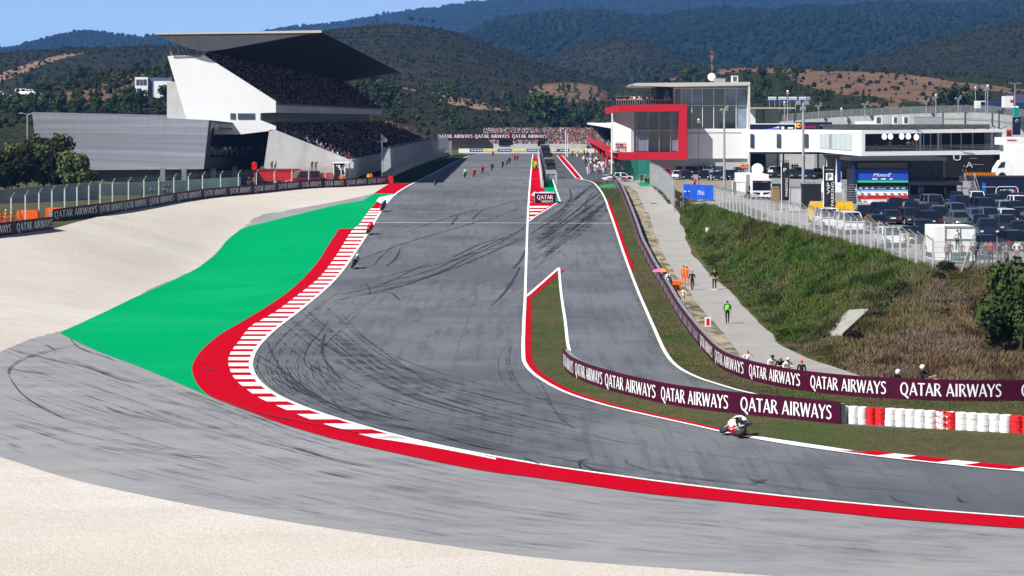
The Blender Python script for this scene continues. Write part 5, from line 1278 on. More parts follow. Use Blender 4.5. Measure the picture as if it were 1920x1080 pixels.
e_ = MB(); e_.add([(n0[0][0],368.85,n0[0][2]+.18),(n0[8][0],368.85,n0[8][2]+.28),(n0[8][0],368.85,n0[8][2]-.12),(n0[0][0],368.85,n0[0][2]-.02)], [(0,1,2,3)]); e_.build('roof_edge', mat('cream_edge', (.52,.49,.42), .6), GS)
for k, (a, b) in enumerate((((318,80),(324,106)),((332,84),(340,106)),((340,88),(350,106)),((350,91),(358,106)),((360,93),(367,106)),((372,96),(378,106)))):
    s_ = MB(); s_.tube(P3(*a, 372), P3(*b, 372), .28, n=6); s_.build('roof_strut', m_cdark, GS)
# ------------------------------------------------------------------ metal clad building
m_clad = chain(mat('metal_cladding', (.20,.205,.225), .5, metal=.35, var=.04, scale=.5), [(.25,.42,.6,(.29,.29,.33),.8,(.02,.02,3.2)), (.6,.45,.6,(.15,.155,.18),.5,(.02,.02,3.5)), (3,.45,.6,(.17,.175,.20),.35,(1.2,.3,.02))])
m_darkc = mat('dark_cladding_and_shade', (.035,.032,.04), .5, var=.1, scale=1)  # real dark cladding; also puts shade into shaded faces and interiors
BL = empty('clad_building', (0,0,0), label='low slanted grey metal clad building with an open dark end full of people', cat='building')
p1, p2, p3, p4 = (60,410),(392,356),(515,398),(330,470)
top = [P3(60,210,410), P3(392,225,356), P3(515,238,398), P3(330,216,470)]
bot = [P3(72,320,410), P3(382,317,354), P3(500,305,398), P3(330,300,468)]
b = MB(); b.add([*top, *bot], [(0,3,2,1),(4,5,6,7),(0,3,7,4),(3,2,6,7)])
for i_ in range(16):
    for j_ in range(4):
        f_ = lambda u, v: (bot[0]*(1-u)+bot[1]*u)*(1-v)+(top[0]*(1-u)+top[1]*u)*v
        b.add([f_(i_/16,j_/4), f_((i_+1)/16,j_/4), f_((i_+1)/16,(j_+1)/4), f_(i_/16,(j_+1)/4)], [(0,1,2,3)])
b.build('clad_shell', m_clad, BL)
def lerp3(a, b_, t): return Vector(a)*(1-t)+Vector(b_)*t
def bil(u, v): return lerp3(lerp3(bot[1], bot[2], u), lerp3(top[1], top[2], u), v)
nn = (bil(1,0)-bil(0,0)).cross(bil(0,1)-bil(0,0)).normalized()
fr_ = MB()
for (u0,u1,v0,v1) in ((0,1,.84,1),(0,1,0,.22),(0,.05,.22,.84),(.97,1,.22,.84)):
    fr_.add([bil(u0,v0),bil(u1,v0),bil(u1,v1),bil(u0,v1)], [(0,1,2,3)])
fr_.build('end_frame', m_darkc, BL)  # dark copy of the cladding: this end's shade put into its colour
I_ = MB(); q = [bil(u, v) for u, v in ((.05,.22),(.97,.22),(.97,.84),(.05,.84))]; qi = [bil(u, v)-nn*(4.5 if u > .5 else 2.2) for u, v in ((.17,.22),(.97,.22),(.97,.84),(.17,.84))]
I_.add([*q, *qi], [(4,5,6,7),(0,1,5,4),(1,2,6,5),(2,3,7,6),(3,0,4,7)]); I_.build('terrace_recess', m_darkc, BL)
rl = MB()
for v in (.30,.34,.38): rl.tube(bil(.05,v)+nn*.02, bil(.97,v)+nn*.02, .03, n=4)
for k in range(12): rl.tube(bil(.05+k*.084,.22)+nn*.02, bil(.05+k*.084,.38)+nn*.02, .03, n=4)
rl.build('terrace_rail', m_steel, BL)
ux = (bil(1,.9)-bil(0,.9)).normalized(); uz = (bil(.1,1)-bil(.1,0)).normalized()
sg = MB(); 
for (a_, c_) in (((.03,.78),(.035,.96)),((.035,.96),(.045,.84)),((.05,.93),(.053,.86)),((.062,.95),(.066,.84)),((.062,.95),(.075,.93)),((.085,.93),(.088,.84)),((.088,.84),(.10,.85)),((.10,.85),(.10,.93)),((.085,.93),(.10,.93)),((.112,.93),(.114,.84)),((.112,.93),(.128,.92)),((.128,.92),(.128,.84)),((.114,.84),(.128,.84))):
    sg.tube(bil(*a_)+nn*.06, bil(*c_)+nn*.06, .09, n=4)
sg.build('sign_emblem', m_letter, BL)
flat_text('sign_lettering', 'LOUNGE AND RESTAURANT', bil(.145,.875), ux, uz, .55, m_letter, BL, width=8.5, lift=.05)
g0 = [(xat(120,408),408),(xat(372,362),362),(xat(488,402),402),(xat(330,450),450)]
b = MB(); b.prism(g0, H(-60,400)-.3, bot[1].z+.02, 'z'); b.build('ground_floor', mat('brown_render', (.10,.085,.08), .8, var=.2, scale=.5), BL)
b = MB()
for px, Y in ((305,357),(345,356),(400,360),(440,370)): x = xat(px, Y); b.box(x-.35,x+.35,Y,Y+.6,H(x,Y)-.2,bot[1].z+.05)
b.build('column', m_cdark, BL)
# people on the dark terrace
cols = ['black','white','navy','grey','red','blue','khaki','white']
for k in range(16):
    u = .1+.83*k/15+rc(-.02,.02); p = bil(max(u,.2), .22)-nn*rc(.4,1.2)
    person((p.x, p.y, p.z), rc(-.5,1.2), random.choice(('stand','hips','lean')), random.choice(cols), 'black', 'spectator behind the terrace rail in the dark open end of the clad building', 'spectators on the clad building terrace')
# ------------------------------------------------------------------ small things behind the left barrier
def boxthing(name, px0, px1, yt, Y, depth, material, label, cat, zb=None):
    x0, x1 = xat(px0, Y), xat(px1, Y); z0 = H((x0+x1)/2, Y) if zb is None else zb; return x0, x1, z0, zat(yt, Y)
def toilet(px, yt, Y, label, zb=None):
    c = mat('turquoise_plastic', (.01,.36,.32), .5, var=.06, scale=2); x = xat(px, Y); z = H(x, Y) if zb is None else zb; h = zat(yt, Y)-z
    t = empty('portable_toilet', (x, Y, z), label=label, cat='toilet'); s = h/2.3
    b = MB(); b.box(-.55*s,.55*s,-.55*s,.55*s,0,2.05*s); b.build('cabin', c, t)
    b = MB(); b.add([(-.6*s,-.6*s,2.05*s),(.6*s,-.6*s,2.05*s),(.6*s,.6*s,2.05*s),(-.6*s,.6*s,2.05*s),(-.35*s,-.35*s,2.3*s),(.35*s,-.35*s,2.3*s),(.35*s,.35*s,2.3*s),(-.35*s,.35*s,2.3*s)], [(0,3,2,1),(4,5,6,7),(0,1,5,4),(1,2,6,5),(2,3,7,6),(3,0,4,7)]); b.build('roof', m_plas, t)
    b = MB(); b.box(-.38*s,.38*s,-.58*s,-.551*s,.1*s,1.9*s); d = b.build('door', mat('dark_turquoise', (.008,.26,.24), .5), t); b = MB(); b.box(.22*s,.30*s,-.62*s,-.58*s,.9*s,1.05*s); b.build('handle', m_steel, d)
toilet(595, 321, 366, 'turquoise portable toilet behind the red van by the grandstand')
t = empty('box_trailer', (0,0,0), label='long red box trailer behind the debris fence, below the concrete side wall', cat='trailer'); Y = 364; x0, x1, z0, z1 = xat(484,Y), xat(562,Y), H(-38,Y), zat(317,Y)
b = MB(); b.box(x0,x1,Y,Y+2.5,z0+.7,z1-.25); b.build('box', m_redp, t); b = MB(); b.prism([(x0-.1,z1-.25),(x1+.1,z1-.25),(x1-.3,z1),(x0+.3,z1)], Y-.1, Y+2.6, 'y'); b.build('roof', mat('dark_red', (.3,.01,.012), .6), t)
for x in (x0+1.2, (x0+x1)/2, x1-1.2):
    b = MB(); b.lathe([(.3,-.12),(.42,-.1),(.42,.1),(.3,.12)], (x, Y+.1, z0+.42), 'y', 14); b.build('wheel', m_rubber, t)
t = empty('red_canopy', (0,0,0), label='red fabric canopy right of the turquoise toilet', cat='canopy'); x0, x1 = xat(602,367), xat(622,367); z0 = H(-28,367)
b = MB(); b.box(x0,x1,367,369,z0+.1,zat(324,367)); b.build('side_sheet', mat('pale_red_cloth', (.5,.06,.07), .8), t); b = MB()
for x in (x0, x1): b.tube((x,366.9,z0), (x,366.9,zat(323,367)), .05)
b.build('pole', m_steel, t)
v = car('van', 568, 341, 'red', -.95, 'red van with a high roof parked behind the barrier near the grandstand', None, loc=(xat(569,359), 359, H(xat(569,359),359))); v.scale = (1.0,1.0,1.2)
g = P3(477, 318, 360); b = MB(); b.box(-.35,.35,-.35,.35,0,.9); b.lathe([(.4,.9),(.42,1.0),(.1,1.15)], n=10); b.tube((0,0,-2.1),(0,0,0),.06); o = b.build('red_beacon', m_redp); o.location = (g.x, g.y, g.z); tag(o, 'red beacon on a post at the left end of the red trailer', 'beacon')
t = empty('marshal_post', (0,0,0), label='white framed marshal post with a black panel behind the end of the barrier', cat='marshal post'); Y = 367.4; z0 = H(-28,Y)
X = lambda p: xat(p, Y); Z = lambda p: zat(p, Y)
b = MB(); b.box(X(624.5),X(626.5),Y,Y+.2,z0,Z(306)); b.box(X(645),X(647),Y,Y+.2,z0,Z(306)); b.box(X(653),X(655),Y+1.5,Y+1.7,z0,Z(306)); b.build('frame', m_plas, t)
b = MB(); b.box(X(623),X(656),Y-.3,Y+2,Z(306),Z(303.6)); b.build('roof', m_plas, t)
b = MB(); b.box(X(626.6),X(644.9),Y+.05,Y+.15,z0,Z(306.5)); b.build('panel', m_black, t)
b = MB(); b.path([tuple(P3(x,y,Y-.02)) for x, y in ((630,311),(634,309),(638,311.5),(634,313),(639,316),(636,318))], .13, n=4); b.build('emblem', m_letter, t)
b = MB(); b.box(X(639),X(648),Y-.4,Y-.3,Z(328),Z(327)); b.box(X(639),X(648),Y-.4,Y-.3,Z(317.5),Z(316.5)); b.box(X(639),X(639.8),Y-.4,Y-.3,Z(328),Z(316.5)); b.box(X(647.2),X(648),Y-.4,Y-.3,Z(328),Z(316.5)); b.build('hatch_frame', m_plas, t)
def stand_at(px, Y, pose, top, bot_, rz, label, group=None, **k):
    x = xat(px, Y); return person((x, Y, H(x, Y)), rz, pose, top, bot_, label, group, **k)
stand_at(643.5, 366.6, 'stand', 'orange', 'orange', 0, 'marshal in orange in the hatch of the white framed marshal post')
stand_at(639, 366, 'stand', 'orange', 'orange', .4, 'marshal in orange overalls in front of the white framed marshal post')
stand_at(667, 372, 'lean', 'lime', 'blue', .4, 'marshal in a lime vest bending behind the barrier near the red end block')
stand_at(691, 374, 'stand', 'yellow', 'black', .2, 'marshal in a yellow top right of the one in lime')
stand_at(696, 376, 'stand', 'orange', 'black', 0, 'marshal in orange beside the one in the yellow top')
for px, Y, top, pose, lb_ in ((266,303,'black','lean','person in black leaning on the left fence'),(284,308,'blue','lean','person in a blue top at the left fence'),(308,312,'jeans','hips','person in blue jeans jacket at the left fence'),(317,314,'black','stand','person in black standing right of the one in denim'),
      (415,340,'grey','stand','person in grey at the left of the trio by the fence'),(421,341,'navy','hips','person in navy in the middle of the trio by the fence'),(428,342,'pink','stand','person in pink at the right of the trio by the fence'),(467,352,'black','stand','dark figure behind the fence left of the red trailer'),(477,352,'khaki','hips','person in khaki standing before the red beacon')):
    stand_at(px, Y, pose, top, 'jeans', rc(-.4,.6), lb_)
# scaffold platform and four onlookers above the red trailer
t = empty('viewing_platform', (0,0,0), label='low steel viewing platform behind the red trailer', cat='platform'); Y = 368.6; z1 = zat(321, Y); zg = H(-35, Y)
b = MB(); b.box(xat(503,Y),xat(600,Y),Y-.6,Y+.6,z1-.15,z1); b.build('deck', m_cdark, t)
for px in (504,535,567,599): b = MB(); b.tube((xat(px,Y),Y,zg-.2),(xat(px,Y),Y,z1-.1),.08); b.build('leg', m_steel, t)
for px, top, lb_ in ((509.5,'black','onlooker in black at the left end of the viewing platform'),(516,'white','onlooker in white at the left end of the viewing platform'),(585,'black','onlooker in black at the right end of the viewing platform, left one'),(592,'khaki','onlooker in khaki at the right end of the viewing platform')):
    person((xat(px,Y), Y, z1), .3, 'lean', top, 'black', lb_)
for px, Y, lb_ in ((2,233,'marshal in orange at the left edge behind the short barrier'),(11,234,'marshal in orange with a yellow cap behind the short barrier'),(23,235,'crouching marshal in orange behind the short barrier'),(40,237,'marshal in orange next to the orange padding block')):
    p = stand_at(px, Y, 'lean' if px != 11 else 'hips', 'orange', 'orange', rc(-.5,.5), lb_, hat=('cap','yellow') if px == 11 else None)
# trees on the left: round pines in front of the clad building
for i, (px, Y, h, r, sd_) in enumerate(((15,318,7.2,4.2,71),(84,330,8.6,5.0,72),(143,322,6.4,3.0,73),(-34,330,6,3.5,74),(118,326,7.4,3.4,75),(50,326,7.4,4.0,76))):
    x = xat(px, Y); t = make_tree('oak', h, r, sd_, 5200, .25, leaf_mat('stone_pine_leaf', (.034,.046,.013), (.066,.078,.024), 1.2), ['round bushy pine at the left edge, in front of the clad building','tallest of the round bushy pines left of the clad building','rightmost of the round bushy pines by the fence','bushy pine cut by the left edge of the photo','round bushy pine just right of the tallest one','round bushy pine between the left edge tree and the tallest'][i], 'round pines at the left', name='stone_pine')
    t.location = (x, Y, H(x, Y)-.2)
# white house and vehicles on the left hillside
g = Vector((xat(288,760), 760, 0)); zt_, zb_ = zat(145,760), zat(182,760); t = empty('white_house', (0,0,0), label='small flat roofed white house on the left hillside before the orange bank', cat='house')
X = lambda p: xat(p, 760); Z = lambda p: zat(p, 760)
b = MB(); b.box(X(253),X(277),760,766,zb_-4,Z(144.5)); b.build('front_block', m_wht, t); b = MB(); b.box(X(277),X(322),761,768,zb_-4,Z(145.5)); b.build('rear_block', mat('slate_blue_wall', (.10,.12,.19), .8), t)
b = MB(); b.box(X(288),X(321),760.6,761,zb_-3,Z(152)); b.build('side_panel', m_wht, t)
for a, c in ((255.5,262),(263,267.5),(268.5,275)): b = MB(); b.box(X(a),X(c),759.93,760.02,Z(160),Z(149)); b.build('window', m_glass3, t)
for i, (px, py, col_, kd) in enumerate(((4,181,'white','van'),(18,182,'silver','suv'),(44,180,'white','van'),(60,180,'white','suv'),(70,181,'slate','suv'),(80,180,'black','suv'),(30,182,'black','suv'))):
    g = hill_hit(px, py, 560)
    if g: o = car(kd, 0, 0, col_, 1.4+rc(-.3,.3), '%s %s parked on the earth track of the left hillside' % (['first white','silver','second white','third white','slate','black right hand','black middle'][i], kd if kd == 'van' else 'car'), 'vehicles on the left hillside', loc=g)
# ------------------------------------------------------------------ gantry, first corner and pit wall
Yg = 655; t = empty('start_gantry', (0,0,0), label='maroon gantry with white lettering spanning the straight', cat='gantry')
X = lambda p: xat(p, Yg); Z = lambda p: zat(p, Yg)
b = MB(); b.box(X(819),X(1026),Yg,Yg+1.6,Z(262),Z(250)); b.build('beam', m_maroon, t); b = MB(); b.box(X(811),X(818.9),Yg+.1,Yg+1.5,Z(262),Z(250.5)); b.build('beam_end', m_darkc, t)
for a, c in ((821,886),(890,955.5),(960,1025)): 
    V, Fc, w_ = QA; k = (X(c)-X(a))/w_; mesh_obj('lettering', [(X(a)+u*k, Yg-.03-.01*q, Z(258.6)+v*(Z(252.2)-Z(258.6))) for u, v, q in V], Fc, m_letter, t)
for a, c in ((841,847),(1013,1019)):
    b = MB(); b.box(X(a),X(c),Yg+.2,Yg+1.4,H(0,Yg)-.3,Z(262)); b.build('support_tower', m_cwall, t)
b = MB(); b.box(X(940),X(962),Yg+.3,Yg+.6,Z(272),Z(263)); b.box(X(1008),X(1022),Yg-.4,Yg-.1,Z(274),Z(263)); b.build('light_panel', m_black, t)
Yw = 702; t = empty('corner_barrier', (0,0,0), label='low white barrier with blue and yellow advertising across the far end of the straight', cat='barrier'); X = lambda p: xat(p, Yw); zg = H(0, Yw)
b = MB(); b.box(X(860),X(1120),Yw,Yw+.6,zg-.3,zg+1.25); b.build('white_wall', m_plas, t)
mb_, my_ = mat('blue_board', (.03,.09,.36), .6), mat('yellow_board', (.72,.62,.02), .6)
for i, (a, c, m) in enumerate(((583,685,mb_),(690,800,my_),(805,910,mb_),(915,1025,my_),(1030,1140,mb_),(1190,1250,my_),(1255,1360,mb_),(1365,1480,my_))):
    b = MB(); b.box(X(740+a/4.155),X(740+c/4.155),Yw-.08,Yw-.02,zg+.35,zg+1.2); b.build('advertising_board', m, t)
    b = MB(); 
    for k in range(4): q0 = 740+(a+14+k*22)/4.155; b.box(X(q0),X(q0+3.6),Yw-.13,Yw-.09,zg+.6,zg+.9)
    b.build('board_stripes', m_plas, t)
ribbons('kerb_far', [([(xat(868,690),690),(xat(1112,690),690)], 3.2, .09)], m_white)
FS_ = empty('far_grandstand', (0,0,0), label='distant open grandstand packed with colourful spectators beyond the first corner', cat='grandstand')
Ya, Yb = 735, 800; b = MB(); rows = 22
for k in range(rows):
    ya = Ya+(Yb-Ya)*k/rows; z = zat(272,Ya)+(zat(243,Yb)-zat(272,Ya))*k/rows; b.box(xat(930-30*(k/rows),Ya), xat(1145,Ya)+k*.3, ya, ya+(Yb-Ya)/rows, z-1.2, z)
b.build('seating', m_seat, FS_)
b = MB(); b.box(xat(925,Ya),xat(1100,Ya),Ya-1,Ya-.4,H(0,Ya)-.2,zat(269.5,Ya)); b.build('front_wall', m_cwall, FS_)
b = MB(); b.box(xat(935,Ya),xat(955,Ya),Ya-1.3,Ya-1.02,zat(272,Ya),zat(262,Ya)); b.build('score_panel', m_black, FS_)
b = MB(); b.box(xat(972,Ya),xat(980,Ya),Ya-.3,Ya+20,H(0,Ya),zat(262,Ya)); b.build('gangway_block', m_cdark, FS_)
PW = [(4.5,357),(4.9,400),(5.6,480),(6.5,580),(7.6,690)]; cv = Curve2(PW); t = empty('pit_wall', (0,0,0), label='grey pit wall with a mesh screen between the straight and the pit lane', cat='wall')
swept('wall_base', cv, [(-.2,-.1),(-.2,1.05),(.2,1.05),(.2,-.1)], m_cwall, t, step=6); swept('mesh_screen', cv, [(-.02,1.06),(-.02,2.3),(.02,2.3),(.02,1.06)], m_net2, t, step=6)
for i, (Y, w_, h_) in enumerate(((412,1.6,2.6),(452,1.8,2.8),(500,2.0,3.0),(560,2.0,3.2),(620,2.2,3.4))):
    x = np.interp(Y, [p[1] for p in PW], [p[0] for p in PW])+1.6; z = H(x, Y); t = empty('timing_stand', (x, Y, z), label='%s dark canopied timing stand on the pit wall' % ('nearest','second','third','fourth','farthest')[i], cat='timing stand', group='timing stands on the pit wall')
    b = MB(); b.box(-w_/2,w_/2,-1.5,1.5,h_-.25,h_); b.build('canopy', (m_black, m_cdark, m_darkc, m_black, m_cdark)[i], t); b = MB(); b.box(-w_/2,w_/2,-1.4,-1.3,h_-1.2,h_-.25); b.build('fascia', m_darkc, t)
    for a in (-1,1):
        for c in (-1,1): l = MB(); l.box(a*w_/2-.06,a*w_/2+.06,c*1.3-.06,c*1.3+.06,0,h_-.25); l.build('leg', m_steel, t)
    b = MB(); b.box(-w_/2,w_/2,-.9,.9,.9,1.0); b.box(-.5,.5,-1.0,-.9,1.0,1.6); b.build('desk', m_dsteel, t)
for i in range(4):
    t = empty('rail_frame', (5.4+.05*i, 372+i*7, H(5.4,372+i*7)), label='%s steel rail frame behind the near end of the pit wall' % ('first','second','third','fourth')[i], cat='rail', group='rail frames in the pit lane'); b = MB()
    for a in (0,1.6): b.tube((a,0,0),(a,0,1.7),.05); b.tube((a,2.5,0),(a,2.5,1.7),.05)
    b.tube((0,0,1.7),(1.6,0,1.7),.05); b.tube((0,2.5,1.7),(1.6,2.5,1.7),.05); b.tube((0,0,1.7),(0,2.5,1.7),.05); b.tube((1.6,0,1.7),(1.6,2.5,1.7),.05); b.tube((0,0,.9),(1.6,0,.9),.04); b.build('frame', m_steel, t)
g = G(1022, 381.5); t = empty('end_padding', g, label='maroon lettered board on white and red padding at the near end of the pit wall', cat='barrier'); k = g.y/F
b = MB(); b.prism([(-25*k,0),(21*k,0),(21*k,1.1),(17*k,1.45),(-20*k,1.45),(-25*k,1.1)], .25, 2.2, 'y'); b.build('padding', m_plas, t)
b = MB(); b.box(-25.2*k,-21*k,.2,.24,.05,1.0); b.box(-18*k,-10*k,.3,1.8,1.46,1.5); b.box(9*k,16*k,.3,1.8,1.46,1.5); b.build('red_trim', m_redp, t)
b = MB(); b.box(-19.5*k,20*k,.0,.18,.02,1.32); b.build('board', m_maroon, t)
for W2, a, c, zb2, hh in ((QA1,-15*k,15*k,.56,.52),(QA2,-7*k,15*k,.14,.28)):
    V, Fc, w_ = W2; mesh_obj('lettering', [(a+u*(c-a)/w_, -.02-.006*q, zb2+v*hh) for u, v, q in V], Fc, m_letter, t)
for px, py, lb_, rz in ((998.5,315,'marshal in lime yellow standing left beside the parked dark motorcycle',.3),(1004,318,'marshal in lime yellow standing right beside the parked dark motorcycle',-.3)):
    g = G(px, py); person(g, rz, 'stand', 'lime', 'lime', lb_, height=1.9)
g = G(1006,320); t = copy_tree(BIKE, swap={'bike_main_paint': CARP['black'], 'bike_second_paint': CARP['black']}); t.location = g; t.scale = (1,1,1); t.rotation_euler = (0,0,.3); tag(t, 'dark motorcycle parked on the red paint beside two lime yellow marshals', 'motorcycle')
g = G(1040,331); person(g, 3.1, 'walk', 'black', 'black', 'person in black walking alone in the pit lane')
g = G(1036,330); person(g, 3.1, 'stand', 'black', 'black', 'person in black standing in the pit lane near the walker')
for k in range(75):
    py = rc(291, 329); lo = np.interp(py, [291,300,312,329], [1066,1078,1092,1100]); hi = np.interp(py, [291,300,312,329], [1100,1120,1145,1172]); px = rc(lo, hi); g = G(px, py)
    person(g, rc(0,6.3), random.choice(('stand','hips','walk','stand')), random.choice(('white','white','black','navy','red','white','blue','pink','grey')), random.choice(('black','jeans','white','black','khaki')), 'guest standing in the crowded pit lane beneath the red balcony', 'pit lane guests', skin=random.choice((None,SK2)), hair=random.choice((None,BLOND)))
# ------------------------------------------------------------------ seated crowds: the nearest as figures, the rest as one mass
for k in range(90):
    r_ = random.randint(0, 14); u = rc(.2, 20)**1; i = LT[4]-1-r_ if k % 3 else random.randint(0, LT[4]-1)
    x = LT[0]+(LT[2]-LT[0])*(i+.35)/LT[4]; z = LT[1]+(LT[3]-LT[1])*i/(LT[4]-1); y = 372+u*(1 if k % 2 else .35)
    person((x+SL*(y-371), y, z-.42), 1.35+rc(-.3,.3), 'sit', random.choice(('black','white','red','navy','grey','blue','black')), random.choice(('black','jeans')), 'spectator seated in the near end of the lower tier of the main grandstand', 'seated spectators near the end of the lower tier', skin=random.choice((None,SK2)))
def crowd_mesh(spots, name, label, parent=None):
    """spots: (x, y, z, facing, rgb); small seated figures with torso, head and legs"""
    B = MB(); B.add([(-.2,-.1,.0),(.2,-.1,0),(.2,.14,0),(-.2,.14,0),(-.24,-.02,.52),(.24,-.02,.52),(.22,.16,.52),(-.22,.16,.52)], [(4,5,6,7),(0,1,5,4),(1,2,6,5),(3,0,4,7),(2,3,7,6)])
    B.add([(-.17,-.5,-.02),(.17,-.5,-.02),(.17,-.08,.02),(-.17,-.08,.02),(-.17,-.5,.14),(.17,-.5,.14),(.17,-.08,.18),(-.17,-.08,.18)], [(4,5,6,7),(0,1,5,4),(1,2,6,5),(3,0,4,7)])
    nb_ = len(B.v); B.blob((0,.04,.68), (.10,.11,.13), n=5, k=4); bv = np.array(B.v); hm = np.arange(len(bv)) >= nb_; lg = (np.arange(len(bv)) >= 8) & ~hm
    VS = np.empty((len(spots)*len(bv), 3)); CS = np.ones((len(spots)*len(bv), 4)); FS = []
    for i, (x, y, z, a, c) in enumerate(spots):
        ca, sa = math.cos(a), math.sin(a); s = random.uniform(.88, 1.1); k = i*len(bv)
        VS[k:k+len(bv), 0] = x+(bv[:,0]*ca-bv[:,1]*sa)*s; VS[k:k+len(bv), 1] = y+(bv[:,0]*sa+bv[:,1]*ca)*s; VS[k:k+len(bv), 2] = z+bv[:,2]*s
        CS[k:k+len(bv), :3] = c; CS[k:k+len(bv)][hm, :3] = (.30,.17,.12) if random.random() < .3 else (.03,.022,.02); CS[k:k+len(bv)][lg, :3] = (.04,.05,.09)  # heads mostly dark as well, carrying the stand's shade
        FS += [tuple(q+k for q in f) for f in B.f]
    m = mat('crowd_clothes_and_shade', (.2,.2,.2), .9); n_ = m.node_tree; a_ = n_.nodes.new('ShaderNodeAttribute'); a_.attribute_name = 'cloth'; n_.links.new(a_.outputs['Color'], n_.nodes['Principled BSDF'].inputs['Base Color'])
    o = mesh_obj(name, VS.tolist(), FS, m, parent); at = o.data.attributes.new('cloth', 'FLOAT_COLOR', 'POINT'); at.data.foreach_set('color', CS.ravel())
    return tag(o, label, 'people', kind='stuff')
PAL = [(.012,.012,.016)]*9+[(.5,.5,.5)]*2+[(.45,.03,.03)]*2+[(.05,.08,.25),(.2,.2,.2),(.5,.2,.03),(.1,.3,.12),(.3,.25,.18),(.5,.3,.3)]  # mostly near-black: shade of the stand put into the clothing colours
sp = []
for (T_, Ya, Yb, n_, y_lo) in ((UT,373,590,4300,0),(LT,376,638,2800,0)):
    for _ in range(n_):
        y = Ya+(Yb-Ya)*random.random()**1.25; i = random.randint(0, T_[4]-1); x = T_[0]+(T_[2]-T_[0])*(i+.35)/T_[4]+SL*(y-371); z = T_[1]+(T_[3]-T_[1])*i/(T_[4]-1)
        c_ = random.choice(PAL); f_ = .45 if T_ is UT else .8; sp.append((x, y, z+.35, 1.4+random.uniform(-.4,.4), tuple(q*f_ for q in c_)))  # upper tier clothes darkened further: roof shade put into the colour
for _ in range(3600):
    k = random.randint(0, 21); y = 735+65*(k+.5)/22; z = zat(272,735)+(zat(243,800)-zat(272,735))*k/22; px = 930-30*k/22+(215+30*k/22)*random.random()**.75
    if 972 < px < 981 and k < 12 or 1053 < px < 1058: continue
    sp.append((xat(px,735)+.0*k, y, z+.3, random.uniform(-.4,.4), random.choice(PAL+[(.6,.6,.6)]*5+[(.5,.05,.06)]*3)))
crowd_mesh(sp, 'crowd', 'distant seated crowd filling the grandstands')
# ------------------------------------------------------------------ pit building with the red frame
m_redf = mat('red_cladding', (.52,.016,.03), .5, var=.05, scale=.5)
m_gravw = mat('pale_grey_render', (.46,.455,.44), .8, var=.07, scale=.4)
PB = empty('pit_building', (0,0,0), label='white and glass pit building with a bold red frame around its near end', cat='building')
Y = 430; X = lambda p, y=None: xat(p, y or Y); Z = lambda p, y=None: zat(p, y or Y)
def pbox(b, a, c, yb, yt, Y0, Y1, Yr=None, m=None):
    Yr = Yr or Y0; return b.box(xat(a,Yr), xat(c,Yr), Y0, Y1, zat(yb,Yr), zat(yt,Yr), m)
def pz(name, a, c, yb, yt, Y0, Y1, material, parent, Yr=None): b = MB(); pbox(b, a, c, yb, yt, Y0, Y1, Yr); return b.build(name, material, parent)
fr = MB()
fr.prism([(X(1160),Z(197)),(X(1288),Z(195)),(X(1288),Z(299)),(X(1160),Z(299.5)),(X(1160),Z(285.5)),(X(1273),Z(285.5)),(X(1273),Z(209)),(X(1160),Z(209))], 430, 434, 'y')
xa, xb_ = X(1160), xat(1134.5, 455)
for (ya, yb2, zc, zd) in ((209,197,213,202),(299.5,285.5,291.5,281)):
    fr.add([(xa,430,Z(ya)),(xa,430,Z(yb2)),(xb_,455,zat(zd,455)),(xb_,455,zat(zc,455)),(xa+1,434,Z(ya)),(xa+1,434,Z(yb2)),(xb_+1,458,zat(zd,455)),(xb_+1,458,zat(zc,455))], [(0,1,2,3),(4,7,6,5),(1,5,6,2),(0,3,7,4),(0,4,5,1),(3,2,6,7)])
fr.build('red_frame', m_redf, PB)
zf0, zf1 = Z(299), Z(195)
pz('end_room', 1184.6, 1190, 285.4, 209.2, 432.5, 434, m_gravw, PB, 430)
b = MB(); b.add([(X(1184.5),433,Z(285.4)),(X(1184.5),433,Z(209.2)),(xat(1150,452),452,Z(209.2)),(xat(1150,452),452,Z(285.4))], [(0,1,2,3)]); b.add([(xat(1150,452),452,Z(285.4)),(xat(1150,452),452,Z(209.2)),(xat(1146.5,475),475,Z(209.2)),(xat(1146.5,475),475,Z(285.4))], [(0,1,2,3)]); b.build('white_side_wall', m_wht, PB)
b = MB(); b.prism([(X(1150),430.5),(X(1288),434),(xat(1288,446),446),(xb_+.5,458)], Z(286.5), Z(285.6), 'z'); b.prism([(X(1160),431),(X(1288),434),(xat(1288,446),452),(xb_+.5,458)], Z(209.5), Z(200), 'z'); b.build('floor_slab', m_gravw, PB)
cols_ = [1191,1195.5,1216.7,1237.8,1259,1273]; rows_ = [284.6,245,210]
for i in range(5):
    for j in range(2):
        m = m_glass if (i in (2,3) and j == 0) else m_glass2 if j == 0 or i == 4 else m_glass3
        pz('window_pane', cols_[i]+.5, cols_[i+1]-.5, rows_[j]-.6, rows_[j+1]+.6, 433.0, 433.1, m, PB, 430)
mu = MB()
for x in cols_: pbox(mu, x-.5, x+.5, 284.9, 209.3, 432.8, 433.3, 430)
pbox(mu, 1191, 1273, 245.6, 244.4, 432.75, 433.3, 430); mu.build('window_mullions', m_steel, PB)
